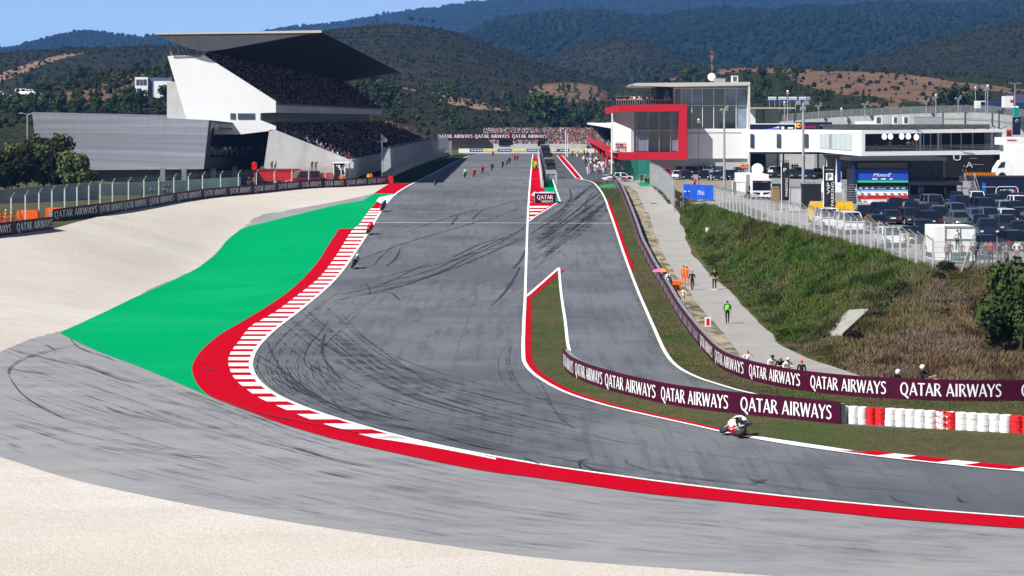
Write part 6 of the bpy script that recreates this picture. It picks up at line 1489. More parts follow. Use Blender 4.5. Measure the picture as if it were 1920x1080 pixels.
# upper glass block
Yu = 434.6
pz('upper_block', 1264, 1403.5, 325, 160, Yu+.3, Yu+26, m_gravw, PB, Yu)
b = MB(); b.prism([(xat(1185.5,Yu),zat(159,Yu)),(xat(1192,Yu),zat(156,Yu)),(xat(1404,Yu),zat(154,Yu)),(xat(1404,Yu),zat(160.3,Yu)),(xat(1262,Yu),zat(163,Yu)),(xat(1187,Yu),zat(161,Yu))], Yu-2.5, Yu+26, 'y'); b.build('roof_slab', mat('pale_roof_slab', (.50,.49,.44), .8), PB)
pz('corner_column', 1400.6, 1404, 326, 160.4, Yu-2.4, Yu+.2, mat('cream_column', (.60,.58,.50), .8), PB, Yu)
pz('white_wall', 1288, 1400.5, 297, 250, Yu-.9, Yu+.29, m_wht, PB, Yu); pz('sill_band', 1288, 1400.5, 248.4, 242.3, Yu-.8, Yu+.28, m_wht, PB, Yu)
pz('base_wall', 1165, 1400.5, 328, 297.2, Yu-.5, Yu+.27, m_gravw, PB, Yu)
vx = [1264,1277,1297,1317,1338,1359,1380,1400.5]; vy = [242,198,166]
for i in range(7):
    for j in range(2):
        if j == 0 and i < 1: continue
        m = m_glass if (j == 1 and i in (3,4)) or (j == 0 and i in (2,3,4,5)) else m_glass2 if i in (6,) or (j == 1 and i in (1,2,5)) else m_glass3
        pz('window_pane', vx[i]+.5, vx[i+1]-.5, vy[j]-.5, vy[j+1]+.5, Yu-.1, Yu+.05, m, PB, Yu)
mu = MB()
for x in vx: pbox(mu, x-.45, x+.45, 242, 165.5, Yu-.3, Yu+.1, Yu)
pbox(mu, 1264, 1400, 198.5, 197.5, Yu-.28, Yu+.1, Yu); pbox(mu, 1264, 1400, 242.6, 241.5, Yu-.28, Yu+.1, Yu); pbox(mu, 1264, 1400, 166.2, 165.2, Yu-.28, Yu+.1, Yu); mu.build('window_mullions', m_wht, PB)
for a, c in ((1267,1279),(1284.5,1316),(1322,1356)): pz('strip_window', a, c, 317.5, 311.5, Yu-.6, Yu-.51, m_glass3, PB, Yu)
pz('penthouse', 1233, 1263.5, 195, 163.5, Yu+4, Yu+20, m_darkc, PB, Yu); pz('teal_door', 1249, 1257, 193, 169, Yu+3.8, Yu+3.95, mat('teal_glass', (.02,.22,.24), .2), PB, Yu)
rl = MB()
for k in range(26): x = xat(1156+k*4.3, 434); rl.tube((x,434,zat(196.5,434)),(x,434,zat(187,434)),.04,n=4)
rl.tube((xat(1156,434),434,zat(187,434)),(xat(1262,434),434,zat(187,434)),.05,n=4); rl.build('roof_rail', m_steel, PB)
# the long pit row behind, with its red balcony
b = MB()
A1, A2 = (xat(1160,436), 436), (xat(1093,860), 860)
def alongp(name, dx0, dx1, z0, z1, material, y0=436, y1=860):
    f = lambda y: A1[0]+(A2[0]-A1[0])*(y-436)/(860-436); vs = []
    for y in (y0, y1):
        for dx, z in ((dx0,z0),(dx1,z0),(dx1,z1),(dx0,z1)): vs.append((f(y)+dx, y, z))
    return mesh_obj(name, vs, [(3,2,1,0),(4,5,6,7),(0,1,5,4),(1,2,6,5),(2,3,7,6),(3,0,4,7)], material, PB)
zb1 = Z(299.5)
alongp('red_balcony', 0, .25, zb1, zb1+1.5, m_redf, 440, 860); alongp('balcony_slab', .25, 7, zb1, zb1+.35, m_cdark, 445, 860)
alongp('garage_wall', 4.5, 24, 5.4, zb1-.02, m_darkc, 446, 860); alongp('suite_wall', 7.2, 24, zb1+.36, zb1+5, m_darkc, 470, 860)
alongp('roof_canopy', 1.5, 24, zb1+5.1, zb1+5.7, m_wht, 478, 860)
for i in range(7): x = MB(); x.box(0,.45,0,.45,5.4,zb1); o = x.build('balcony_column', m_redf, PB); yy = 460+i*45; o.location = (A1[0]+(A2[0]-A1[0])*(yy-436)/424+.6, yy, 0)
for k in range(42):
    y = 446+70*random.random()**1.2 if k < 24 else rc(446, 640); x = A1[0]+(A2[0]-A1[0])*(y-436)/424+rc(.7, 2.6)
    person((x, y, zb1+.35), 1.5+rc(-.8,.8), random.choice(('stand','hips','lean')), random.choice(('white','red','navy','black','orange','white','grey')), 'black', 'spectator on the red balcony above the pit lane', 'red balcony spectators')
for k in range(9):
    px = 1152+k*3.6; person((xat(px,437)+.4, 437.5, Z(285.4)), rc(-.6,.8), random.choice(('stand','hips')), random.choice(('orange','black','navy','white','red')), 'black', 'guest standing in front of the white wall inside the red frame', 'guests inside the red frame')
for k in range(22):
    px = 1157+k*4.7+rc(-1,1); person((xat(px,437), rc(436,440), zat(196.5,434)), rc(-1,1), random.choice(('stand','hips')), random.choice(('black','white','navy','pink','black')), 'black', 'guest on the roof terrace above the red frame', 'guests on the roof terrace')
g = P3(1334, 154, Yu+6); t = empty('satellite_dish', g, label='white satellite dish on the roof of the pit building', cat='satellite dish'); b = MB(); b.lathe([(.05,0),(.45,-.08),(.75,-.25)], (0,0,.95), 'y', 16); b.build('dish', m_plas, t); b = MB(); b.tube((0,0,0),(0,.1,.95),.08); b.build('mount', m_steel, t)
def ac(px0, px1, yt, yb, Y, label, grille=True, material=None, name='air_unit'):
    t = empty(name, P3((px0+px1)/2, yb, Y), label=label, cat='air unit'); w_ = (px1-px0)*Y/F/2; h_ = (yb-yt)*Y/F
    b = MB(); b.box(-w_,w_,0,w_*1.6,0,h_*.95); b.box(-w_*1.04,w_*1.04,-.05,w_*1.65,h_*.95,h_); b.build('casing', material or m_plas, t)
    if grille:
        b = MB()
        for k in range(6): b.box(-w_*.6,w_*.6,-.06,-.01,h_*(.15+.12*k),h_*(.15+.12*k)+h_*.07)
        b.build('grille', m_dsteel, t)
ac(1339, 1360, 146.5, 154, Yu+5, 'long silver duct box on the pit building roof', False, m_steel, 'duct_box'); ac(1371.5, 1384, 142, 154, Yu+5, 'tall white air unit on the pit building roof')
t = empty('radio_mast', (xat(1335,900), 900, zat(150,900)), label='red and white radio mast behind the pit building roof', cat='mast'); b = MB(); hh = zat(96,900)-zat(150,900)
mr_, mw_ = mat('mast_red', (.45,.09,.06), .7), mat('mast_white', (.6,.58,.56), .7)
for k in range(8): b = MB(); b.tube((0,0,-3+ (hh+3)*k/8),(0,0,-3+(hh+3)*(k+1)/8),.10); b.build('mast_section', mr_ if k % 2 else mw_, t)
b = MB(); b.box(-.7,-.4,-.3,.3,hh-2.6,hh-1.4); b.box(.4,.7,-.3,.3,hh-2.6,hh-1.4); b.box(-.7,.7,-.05,.05,hh-2,hh-1.9); b.box(-.5,.5,-.2,.2,hh-.7,hh-.1); b.build('antenna_panels', mr_, t)
# ------------------------------------------------------------------ long white paddock building
WB = empty('paddock_building', (0,0,0), label='long low white building on stilts with a wide dark terrace opening', cat='building')
def q4(b, pts): b.add(pts, [(0,1,2,3)])
A_, B_, C2, D_ = (1405,404), (1535,399), (1615,382), (1887,388)
ptop = {1405:243.5, 1535:243, 1615:244.5, 1887:241}; pbot = {1405:285, 1535:285, 1615:292.5, 1887:289.5}
def face(p, q, name, material=m_wht, sub=0): 
    b = MB(); a1, a2 = P3(p[0],ptop[p[0]],p[1]), P3(q[0],ptop[q[0]],q[1]); b1, b2 = P3(p[0],pbot[p[0]],p[1]), P3(q[0],pbot[q[0]],q[1]); b.add([b1,b2,a2,a1], [(0,1,2,3)]); return b.build(name, material, WB)
face(A_, B_, 'rear_wing_wall'); face(B_, C2, 'angled_wall')
back = [P3(1405,240,460), P3(1960,238,470)]
zt1 = (P3(1615,244.5,382).z); zb1_ = P3(1615,292.5,382).z
b = MB(); pl = [(P3(p,0,y).x, y) for p, y in (A_,B_,C2,D_)]+[(xat(1887,388)+4,430),(xat(1405,404)+.5,422)]
b.add([(x,y,zt1-.05) for x, y in pl]+[(x,y,zb1_+.02) for x, y in pl], [tuple(range(6)), tuple(range(6,12))[::-1]]); b.build('roof_and_floor', m_wht, WB)
b = MB(); b.add([(xat(1887,388)+4,430,zb1_),(xat(1405,404)+.5,422,zb1_),(xat(1405,404)+.5,422,zt1),(xat(1887,388)+4,430,zt1)], [(0,1,2,3)]); b.add([(pl[0][0],404,zb1_),(xat(1405,404)+.5,422,zb1_),(xat(1405,404)+.5,422,zt1),(pl[0][0],404,zt1)], [(0,1,2,3)]); b.add([(pl[3][0],388,zb1_),(xat(1887,388)+4,430,zb1_),(xat(1887,388)+4,430,zt1),(pl[3][0],388,zt1)], [(0,1,2,3)]); b.build('back_wall', m_wht, WB)
# terrace end: frame with a deep dark opening
def fb(u, v): return lerp3(lerp3(P3(1615,292.5,382), P3(1887,289.5,388), u), lerp3(P3(1615,244.5,382), P3(1887,241,388), u), v)
def fu(x): return (x-1615)/272
fm = MB()
for (u0,u1,v0,v1) in ((0,1,.86,1),(0,1,0,.17),(0,fu(1622),.17,.86),(fu(1880),1,.17,.86)):
    fm.add([fb(u0,v0),fb(u1,v0),fb(u1,v1),fb(u0,v1)], [(0,1,2,3)])
fm.build('terrace_frame', m_wht, WB)
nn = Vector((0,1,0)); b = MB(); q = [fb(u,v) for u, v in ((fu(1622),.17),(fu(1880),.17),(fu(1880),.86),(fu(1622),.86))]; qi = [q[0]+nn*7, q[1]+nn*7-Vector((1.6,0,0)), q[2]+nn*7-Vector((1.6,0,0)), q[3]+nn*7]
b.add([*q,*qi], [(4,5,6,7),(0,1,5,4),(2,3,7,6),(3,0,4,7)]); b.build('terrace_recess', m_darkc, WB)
b = MB(); b.add([q[1],q[2],qi[2],qi[1]], [(0,1,2,3)]); b.build('reveal', m_wht, WB)
b = MB(); 
for x in (1726,1739,1752,1772,1791,1810,1832): p = fb(fu(x),.17)+nn*4; b.box(p.x-.08,p.x+.08,p.y,p.y+.15,p.z,p.z+2.9)
b.build('glass_mullions', m_steel, WB)
for x in (1727,1761,1862): p = fb(fu(x),.17)+nn*1.2; b = MB(); b.box(p.x-.16,p.x+.16,p.y,p.y+.3,p.z,p.z+2.95); b.build('terrace_post', m_gravw, WB)
b = MB()
for v in (.22,.27,.32,.38): b.tube(fb(fu(1622),v)+nn*.2, fb(fu(1880),v)+nn*.2, .025, n=4)
b.build('terrace_rail', m_steel, WB)
for i, x in enumerate((1663,1674.5,1695.5,1708,1723)):
    p = fb(fu(x), .74 if i < 4 else .70)+nn*3; b = MB(); b.blob((0,0,0), (.42,.42,.50), n=12, k=8); b.tube((0,0,.5),(0,0,.75),.02); o = b.build('globe_lamp', mat('lit_globe', (.9,.92,1), .5, emis=.9), WB, smooth=True); o.location = p
for i, (x, c) in enumerate(((1672,'orange'),(1706,'white'),(1714,'orange'),(1718,'orange'),(1645,'black'),(1690,'black'))):
    p = fb(fu(x), .17)+nn*2; person(p, .3*i, 'hips', c, 'black', '%s person on the dark terrace of the white building' % ('orange clad','white clad','second orange clad','third orange clad','leftmost dark clad','dark clad')[i], 'people on the white building terrace')
for a, c in ((1406.5,1413.5),(1456,1464),(1507.5,1515.5)): 
    Yw_ = 404-5*((a-1405)/130)-.15; b = MB(); b.add([P3(a,277,Yw_),P3(c,277,Yw_-.35),P3(c,251,Yw_-.35),P3(a,251,Yw_)], [(0,1,2,3)]); b.build('slot_window', m_glass3, WB)
lv = MB(); lvb = MB()
def ang(x, y): u_ = (x-1535)/80; Yq = 1/((1-u_)/399+u_/382); return P3(x, y, Yq-.25)
lvb.add([ang(1536,277.5),ang(1597,282),ang(1597,251),ang(1536,250.5)], [(0,1,2,3)]); lvb.build('louvre_recess', mat('pale_teal_glass', (.30,.40,.41), .4), WB)
for k in range(26):
    x = 1537+k*2.35; p = ang(x, 250.6); r_ = ang(x, 278+k*.17); lv.tube(p-Vector((0,.2,0)), r_-Vector((0,.2,0)), .06, n=4)
lv.build('louvre_blades', m_wht, WB)
b = MB(); b.add([ang(1553.5,278),ang(1561,278.6),ang(1561,251),ang(1553.5,251)], [(0,1,2,3)]); o = b.build('slot_window', m_glass3, WB); o.location.y = -.1
pz('ground_floor', 1436.2, 1532, 329, 285.3, 436.6, 455, m_gravw, WB, 436.6); pz('recess_shade', 1404, 1436, 325, 287, 438, 440.9, m_black, WB, 440); pz('ground_floor', 1533, 1600, 330, 285.5, 432, 445, m_cdark, WB, 432)  # black box at the left paints in the shade under the building
pz('ground_floor', 1600, 1890, 335, 290, 396, 425, m_black, WB, 390)  # black front paints in the shade below the terrace
for px in (1457,1468,1507,1533): pz('stilt', px, px+2.4, 326, 285.4, 404.6, 405.1, m_darkc, WB, 404.6)
pz('roof_parapet', 1543, 1856, 244, 233, 400, 400.4, mat('dark_parapet', (.06,.066,.068), .8, var=.2, scale=.4), WB); pz('roof_deck', 1543, 1856, 235.4, 234.5, 400.5, 430, m_cdark, WB, 400)
sc_ = MB()
for k in range(9):
    a = P3(1668+k*24.5, 243.8, 384); c = P3(1668+(k+1)*24.5, 243.8, 384); m_ = (a+c)/2+Vector((0,0,-.1)); sc_.tube(a+Vector((0,0,.15)), a+Vector((0,0,.7)), .06, n=4); sc_.tube(a+Vector((0,0,.65)), m_+Vector((0,0,.25)), .07, n=4); sc_.tube(m_+Vector((0,0,.25)), c+Vector((0,0,.65)), .07, n=4)
sc_.build('awning_edge', m_darkc, WB)
for i, (a, c, yt) in enumerate(((1641,1654,217),(1674,1684,217),(1693,1704,217))): ac(a, c, yt, 233, 405, ('left white air unit on the paddock building roof','middle white air unit on the paddock building roof','right white air unit on the paddock building roof')[i])
ac(1720, 1767, 219, 233, 408, 'long silver duct box on the paddock building roof', False, m_steel, 'duct_box'); ac(1607, 1640, 226, 233, 408, 'low white cabinet on the paddock building roof', False, m_plas, 'roof_cabinet')
# screens on the roof edge
t = empty('screen_banner', (0,0,0), label='dark advertising screen with a blue light streak on the white roof edge', cat='banner'); Y = 405
pz('frame', 1405.5, 1492, 243.2, 231.5, Y, Y+.5, m_wht, t, Y); pz('screen', 1406, 1490, 242.8, 233.2, Y-.1, Y-.02, mat('navy_screen', (.008,.012,.035), .3), t, Y)
for k, (a, c, col_) in enumerate((((1432,241.5),(1462,234.5),(.02,.12,.7)),((1440,240.6),(1470,235),(.25,.1,.6)),((1448,239),(1460,236.4),(.5,.6,.9)))):
    b = MB(); p, r_ = P3(*a, Y-.15-.02*k), P3(*c, Y-.15-.02*k); b.add([p, p+Vector((.5,0,0)), r_+Vector((0,0,-.05)), r_], [(0,1,2,3)]); b.add([r_, p, p+Vector((1.2,0,-.15))], [(0,1,2)]); b.build('light_streak', mat('streak_%d' % k, col_, .4), t)
pz('white_mark', 1465, 1470, 242, 237.5, Y-.18, Y-.12, m_letter, t, Y); pz('white_mark', 1477, 1487, 241, 238.8, Y-.18, Y-.12, m_letter, t, Y)
t = empty('team_banner', (0,0,0), label='navy banner with red lettering and a yellow disc beside the dark screen', cat='banner'); pz('board', 1493, 1560, 243, 229, 405, 405.4, mat('navy_board', (.012,.014,.05), .6), t, 405)
b = MB(); c_ = P3(1497.5, 235, 404.9); b.lathe([(.42,0),(.42,.05)], (c_.x, c_.y, c_.z), 'y', 18); b.build('disc', mat('disc_yellow', (.85,.5,.01), .6), t)
b = MB(); b.add([P3(1494,236,404.7),P3(1499,232.5,404.7),P3(1503,235,404.7),P3(1499,237.5,404.7)], [(0,1,2,3)]); b.build('red_figure', m_redp, t); flat_text('lettering', 'Red Bull', P3(1508.5,234.5,405)+Vector((0,0,-.5)), (1,0,0), (0,0,1), .5, m_redp, t, width=1.9, lift=.06)
# MotoGP wall sign beneath the building
t = empty('wall_sign', (0,0,0), label='black MotoGP lettering on the pale wall under the white building', cat='sign'); flat_text('lettering', 'MotoGP', P3(1453,303.8,436.55), (1,0,0), (0,0,1), .38, m_black, t, width=2.5, shear=.25, lift=.08)
# ------------------------------------------------------------------ upper circuit road behind: retaining wall, fence, boards, masts
zz = lambda px, Y: zat(np.interp(px, [1440,1480,1560,1640,1720,1800,1850,1920,2000], [230,226.5,220.5,216,213,211,211.5,219,228]), Y)
wall('retaining_wall', [(p, 600, HY+(ZC-zz(p,600))*F/600) for p in (1440,1480,1560,1640,1720,1800,1850,1920,2000)], 1.0, m_cwall, 'long curved concrete retaining wall of the upper road at the right')
rb = MB(); pts = [(p, 599.9-.12) for p in (1767,1800,1850,1920,2000)]
for (p, Y_), (p2, Y2_) in zip(pts[:-1], pts[1:]):
    b1 = zz(p,600)-1.35-(p-1767)*.004; b2 = zz(p2,600)-1.35-(p2-1767)*.004; rb.add([(xat(p,600),Y_,b1),(xat(p2,600),Y_,b2),(xat(p2,600),Y_,b2+.14),(xat(p,600),Y_,b1+.14)], [(0,1,2,3)])
o = rb.build('wall_groove', m_cdark); o.parent = bpy.data.objects['retaining_wall']
upts = [(xat(p,602),602) for p in range(1467,1990,20)]
wire_fence('debris_fence', upts, 2.4, 1.9, 'thin cranked post fence on top of the long curved retaining wall', bend=(1,0), pw=.05, post_mat=m_steel, net=m_net, tilt=.5, zfun=lambda x, y: zz(960+x*F/602, 600)-.05)
for i in range(4):
    a = 1441+i*19.2; t = empty('advertising_board', P3(a+7, 189.5, 720), label='%s of four white and blue boards above the paddock roofs' % ('first','second','third','last')[i], cat='billboard', group='white and blue boards'); k = 720/F
    b = MB(); b.box(-7.5*k,7.5*k,0,.2,0,8*k); b.build('panel', m_plas, t); b = MB(); b.box(-7.5*k,7.5*k,-.06,-.01,0,2.2*k); b.build('blue_band', mb_, t)
    flat_text('lettering', 'Lenovo', (-6.2*k, 0, 3.1*k), (1,0,0), (0,0,1), 3.6*k, mb_, t, width=12.4*k, lift=.08)
    b = MB(); b.tube((-5*k,.1,-3),(-5*k,.1,.1),.08); b.tube((5*k,.1,-3),(5*k,.1,.1),.08); b.build('leg', m_steel, t)
CN = empty('canopy_building', (0,0,0), label='small concrete pavilion with a thin flat canopy left of the upper road', cat='building'); pz('canopy', 1404, 1491, 203.8, 201.5, 560, 575, mat('pale_roof_slab', (.5,.49,.44)), CN, 560); pz('wall', 1440, 1467, 245, 204, 566, 574, m_cwall, CN, 560); pz('side_wall', 1405, 1419, 250, 204, 563, 574, m_wht, CN, 560)
UR = zz
for i, (px, yt, Y_, hd_, lb_) in enumerate(((1477,172,600.5,'ball','camera mast behind the four white and blue boards'),(1471,193,598,'ball','short camera mast left of the upper fence'),(1535,198,598.5,'flood','floodlight mast at the left of the upper fence'),(1578,205,598.5,'ball','short mast on the retaining wall, third from the left'),(1622,195,598.5,'flood','floodlight mast in the middle of the retaining wall'),(1737,189,598.5,'flood','floodlight mast above the silver duct box'),(1797,184,598.5,'flood','floodlight mast near the dark tree clump'),(1848,163,598.5,'flood','left one of the pair of tall masts by the grey dish cabin'),(1852,162,597.5,'ball','right one of the pair of tall masts by the grey dish cabin'),(1829,165,640,'ball','camera mast over the dark trees'),(1903,157,597.5,'lamp','tall lamp post above the turquoise toilet'),(1755,179,598.5,'ball','thin mast between the duct box and the trees'))):
    pole('light_mast', px, yt, float(HY+(ZC-zz(px,600)+.3)*F/600), Y_, .11, lb_, 'mast', hd_, hs=.8)
# items on the wall at the far right
toilet(1904.5, 199, 598, 'turquoise portable toilet on top of the retaining wall', zb=zat(219, 598))
t = empty('emblem_banner', (0,0,0), label='tall dark navy banner with a round white and blue emblem at the upper right', cat='banner'); pz('cloth', 1898.5, 1913.5, 253, 219.5, 560, 560.12, mat('navy_board', (.012,.014,.05)), t, 560)
b = MB(); c_ = P3(1907,226.5,559.9); b.lathe([(.38,0),(.38,.04)], tuple(c_), 'y', 20); b.build('emblem_ring', m_letter, t); b = MB(); b.lathe([(.30,0),(.30,.04)], (c_.x, c_.y-.05, c_.z), 'y', 20); b.build('emblem_disc', mb_, t)
b = MB(); b.tube(P3(1898,258,560), P3(1898,217,560), .07); b.build('pole', m_steel, t)
t = empty('control_cabin', (0,0,0), label='white control cabin on stilts with a red panel above the retaining wall', cat='cabin'); pz('cabin', 1882.5, 1900, 202, 180, 610, 613, m_plas, t, 610); pz('red_panel', 1894, 1899.5, 191.5, 187, 609.9, 609.97, m_redp, t, 610)
for px in (1885,1896): pz('stilt', px, px+1.2, 218, 202, 611, 611.3, m_steel, t, 610)
t = empty('blue_grandstand', (0,0,0), label='empty open grandstand with rows of blue seats at the upper right edge', cat='grandstand')
for k in range(9): pz('seat_row', 1905-k*1.0 if k > 4 else 1852, 2000, 203-k*3.2, 200.8-k*3.2, 640+k*1.2, 641+k*1.2, mat('blue_seats', (.03,.05,.16), .6, var=.3, scale=2), t, 640)
pz('seating_frame', 1905, 2000, 205, 176, 652, 653, m_cdark, t, 640)
pz2 = empty('dish_cabin', (0,0,0), label='grey cabin with a dark opening beside the pair of tall masts', cat='cabin'); pz('cabin', 1832, 1848, 203, 189, 612, 616, m_plas, pz2, 612); pz('opening', 1839, 1847, 201, 191, 611.85, 611.98, m_black, pz2, 612)
t = empty('red_crane_cab', (0,0,0), label='red cab standing right of the white paddock building', cat='cab'); pz('cab', 1886, 1897, 256, 243.5, 396, 399, m_redp, t, 396); pz('window', 1888, 1894, 252, 246, 395.9, 395.98, m_glass, t, 396)
# tall foreground-ish floodlight posts
pole('flood_mast', 1506, 192, 372, 292, .15, 'tall grey floodlight mast standing in the paddock before the white building', 'mast', 'flood', hs=.8)
pole('flood_mast', 1358, 205, 372, 300, .13, 'tall floodlight mast in front of the white wall of the pit building', 'mast', 'flood', hs=.5)
pole('flag_pole', 1147, 232, None, 395, .10, 'tall white pole beside the liveried cars in front of the pit building', 'pole', None, m_plas)
pole('flag_pole', 1061, 245, 292, 600, .10, 'left one of two thin white poles near the far crowd', 'pole', None, m_plas)
pole('flag_pole', 1064.5, 252, 292, 610, .08, 'right one of two thin white poles near the far crowd', 'pole', None, m_plas)
pole('wire_mast', 1310, 226, 350, 330, .035, 'very thin dark pole in front of the red frame', 'pole', 'ball', m_dsteel, hs=.45)
# ------------------------------------------------------------------ parked cars
CL = [ # kind, px, base y, colour, what sets it apart
 ('saloon',1741,376,'black','black car at the back, nearest the purple screen'),('hatch',1758,371,'white','small white car half hidden before the dark canopy'),
 ('suv',1792,385,'black','black car in the back row under the dark stairs'),('suv',1832,385,'white','white car in the back row left of the navy trailer'),('suv',1884,384,'black','black car in the back row below the navy trailer'),('hatch',1913,384,'navy','navy car in the back row at the right edge'),
 ('hatch',1721,389,'black','black car left of the grey van in the second row'),('suv',1910,394,'white','white car in the second row at the right edge'),('saloon',1622,411,'black','long black car beside the yellow van'),
 ('suv',1679,399,'black','black car under the white striped board'),('saloon',1671,420,'slate','slate saloon with bright bumper behind the fence'),('suv',1709,407,'navy','navy car in the third row, left of the middle'),('saloon',1764,399,'black','black saloon behind the centre of the park'),('suv',1803,394,'black','black tall car in the second row below the stairs'),
 ('van',1844,406,'navy','big dark people carrier in the middle of the park'),('suv',1878,404,'silver','silver car right of the dark people carrier'),('suv',1905,406,'black','black car in the third row at the right edge'),
 ('hatch',1734,409,'navy','navy hatchback left of centre in the third row'),('suv',1762,419,'black','black car with glowing tail lamps in the centre of the park'),('suv',1793,410,'grey','grey tall car in the centre of the park'),
 ('hatch',1825,417,'grey','grey hatchback in the fourth row'),('suv',1854,420,'grey','grey car in the fourth row with bright plate'),('hatch',1888,419,'white','white car in the fourth row near the right'),('suv',1917,420,'black','black car in the fourth row at the right edge'),
 ('suv',1706,421,'slate','slate car behind the left part of the fence'),('suv',1739,426,'black','black car above the box trailer on the left'),('saloon',1797,424,'grey','grey saloon just above the white box trailer'),
 ('suv',1852,444,'navy','navy car right of the white box trailer'),('suv',1886,436,'slate','slate car in the fifth row at the right'),('saloon',1913,444,'black','black car in the fifth row at the right edge'),
 ('suv',1893,468,'black','large black car nearest the fence at the right'),('hatch',1851,474,'navy','navy hatchback behind the spectators at the fence'),('suv',1733,447,'black','black car left of the white box trailer'),
 ('suv',1668,462,'white','white car behind the fence, nearest on the left'),('saloon',1712,455,'slate','slate saloon behind the fence left of the trailer'),('hatch',1640,430,'navy','navy hatchback behind the fence, right of the yellow van'),
 ('suv',1655,409,'navy','navy car before the stairs and boards'),('saloon',1700,397,'navy','navy saloon under the right end of the boards'),('suv',1864,392,'black','black car in the second row before the navy trailer'),('hatch',1838,431,'black','black hatchback right above the box trailer end'),
 ('suv',1930,470,'navy','navy car cut by the right edge near the fence'),('suv',1935,430,'black','black car cut by the right edge in the middle of the park')]
for i, (kd, px, py, c_, lb_) in enumerate(CL):
    car(kd, px, py, c_, .0+rc(-.12,.12)+(.0 if i % 5 else 3.1416), lb_)
g = (xat(1749,262), 262, H(xat(1749,262),262)); car('van', 0, 0, 'grey', .05, 'grey boxy people carrier in the second row of the park', loc=g)
CF = [('hatch',1270,336,'white'),('suv',1286,338,'black'),('suv',1320,338,'black'),('hatch',1302,327,'navy'),('suv',1327,327,'silver'),('hatch',1345,338,'slate'),('suv',1360,337,'black'),('hatch',1385,328,'grey'),('suv',1374,337,'navy'),
      ('suv',1487,335,'slate'),('hatch',1499,329,'silver'),('suv',1517,336,'navy'),('hatch',1533,331,'white'),('suv',1462,330,'silver'),('hatch',1480,324,'navy'),('suv',1505,323,'slate'),('hatch',1450,327,'white'),('suv',1545,326,'grey')]
nm_ = ['white car at the left of the row under the pit building','black car right of the white one under the pit building','wide black car in the middle of the row under the pit building','small navy car behind that row near the strip windows','silver car behind the row near the strip windows','slate hatchback left of the floodlight mast','black car just right of the floodlight mast','grey hatchback by the rail platform','navy car before the pale base wall','slate car behind the flag left of the big mast','silver hatchback under the MotoGP wall sign','navy car right of the big grey mast','small white car at the right of that group','silver car left of the flags','navy hatchback in the back of that group','slate car in the back before the pale wall','white hatchback behind the satellite dish','grey car in front of the angled white wall']
for (kd, px, py, c_), lb_ in zip(CF, nm_): car(kd, px, py, c_, rc(-.15,.15), lb_, 'cars parked below the pit building')
car('van', 1248, 338, 'red', -.1, 'red van parked at the corner below the red frame', None)
# two liveried show cars
for i, (px, py, sw, rz) in enumerate(((1158,341,'white',-1.35),(1160,334,'silver',-1.3))):
    t = car('saloon', px, py, sw, rz, ('white show car with blue and red patches, nearest the pole','silver blue show car behind the other one')[i], 'liveried show cars'); t.scale = (1.05,)*3
    for k, (y, z, w_, h_, c_) in enumerate(((-1.2,.5,.9,.3,mb_),(.2,.35,1.0,.4,m_redp),(1.2,.45,.8,.35,CARP['navy']),(-.3,.72,.8,.16,mb_))):
        for s in (-1, 1): b = MB(); b.add([(s*.945,y,z),(s*.945,y+w_,z),(s*.945,y+w_-.2,z+h_),(s*.945,y+.2,z+h_)], [(0,1,2,3)]); b.build('livery_patch', c_, t)
# yellow vans behind the fence, with red lettering
for i, (px0, px1, yt, Y, lb_) in enumerate(((1566,1600,379,232,'yellow delivery van with red lettering behind the fence and the black flag'),(1537,1551,380,236,'yellow van half hidden left of the black flag'))):
    x0, x1 = xat(px0,Y), xat(px1,Y); xm = (x0+x1)/2; zg = H(xm, Y); hh = zat(yt,Y)-zg; w_ = (x1-x0)/2 if i == 0 else .9; yl = CARP['yellow']
    t = empty('delivery_van', (xm, Y, zg), 0, lb_, 'van'); b = MB(); b.prism([(-w_,.35),(w_,.35),(w_,hh-.35),(w_*.9,hh),(-w_*.9,hh),(-w_,hh-.35)], 0, 4.2, 'y'); b.build('body', yl, t)
    b = MB(); b.prism([(-w_,.35),(w_,.35),(w_,hh*.6),(w_*.85,hh*.82),(-w_*.85,hh*.82),(-w_,hh*.6)], 4.22, 5.4, 'y'); b.build('cab', yl, t)
    for s in (-1,1):
        for y in (.9,4.4): b = MB(); b.lathe([(.25,-.12),(.36,-.11),(.36,.11),(.25,.12)], (s*(w_-.1),y,.36), 'x', 14); b.build('wheel', m_rubber, t)
        b = MB(); b.box(s*w_*.92-.08,s*w_*.92+.08,-.03,.0,.9,1.3); b.build('tail_lamp', m_tail, t)
    b = MB(); b.box(-.01,.01,-.02,0,.5,hh-.3); b.build('door_gap', m_black, t)
    if i == 0: flat_text('lettering', 'DHL', (-.55,0,hh*.60), (1,0,0), (0,0,1), .30, m_redp, t, width=1.15, shear=.2, lift=.04)
car('van', 0, 0, 'white', .1, 'white van behind the fence just before the yellow delivery van', None, loc=(xat(1592,222),222,H(xat(1592,222),222)))
car('van', 0, 0, 'white', .0, 'white van behind the fence left of the black flag pole', None, loc=(xat(1549,230),229,H(xat(1549,230),229)))
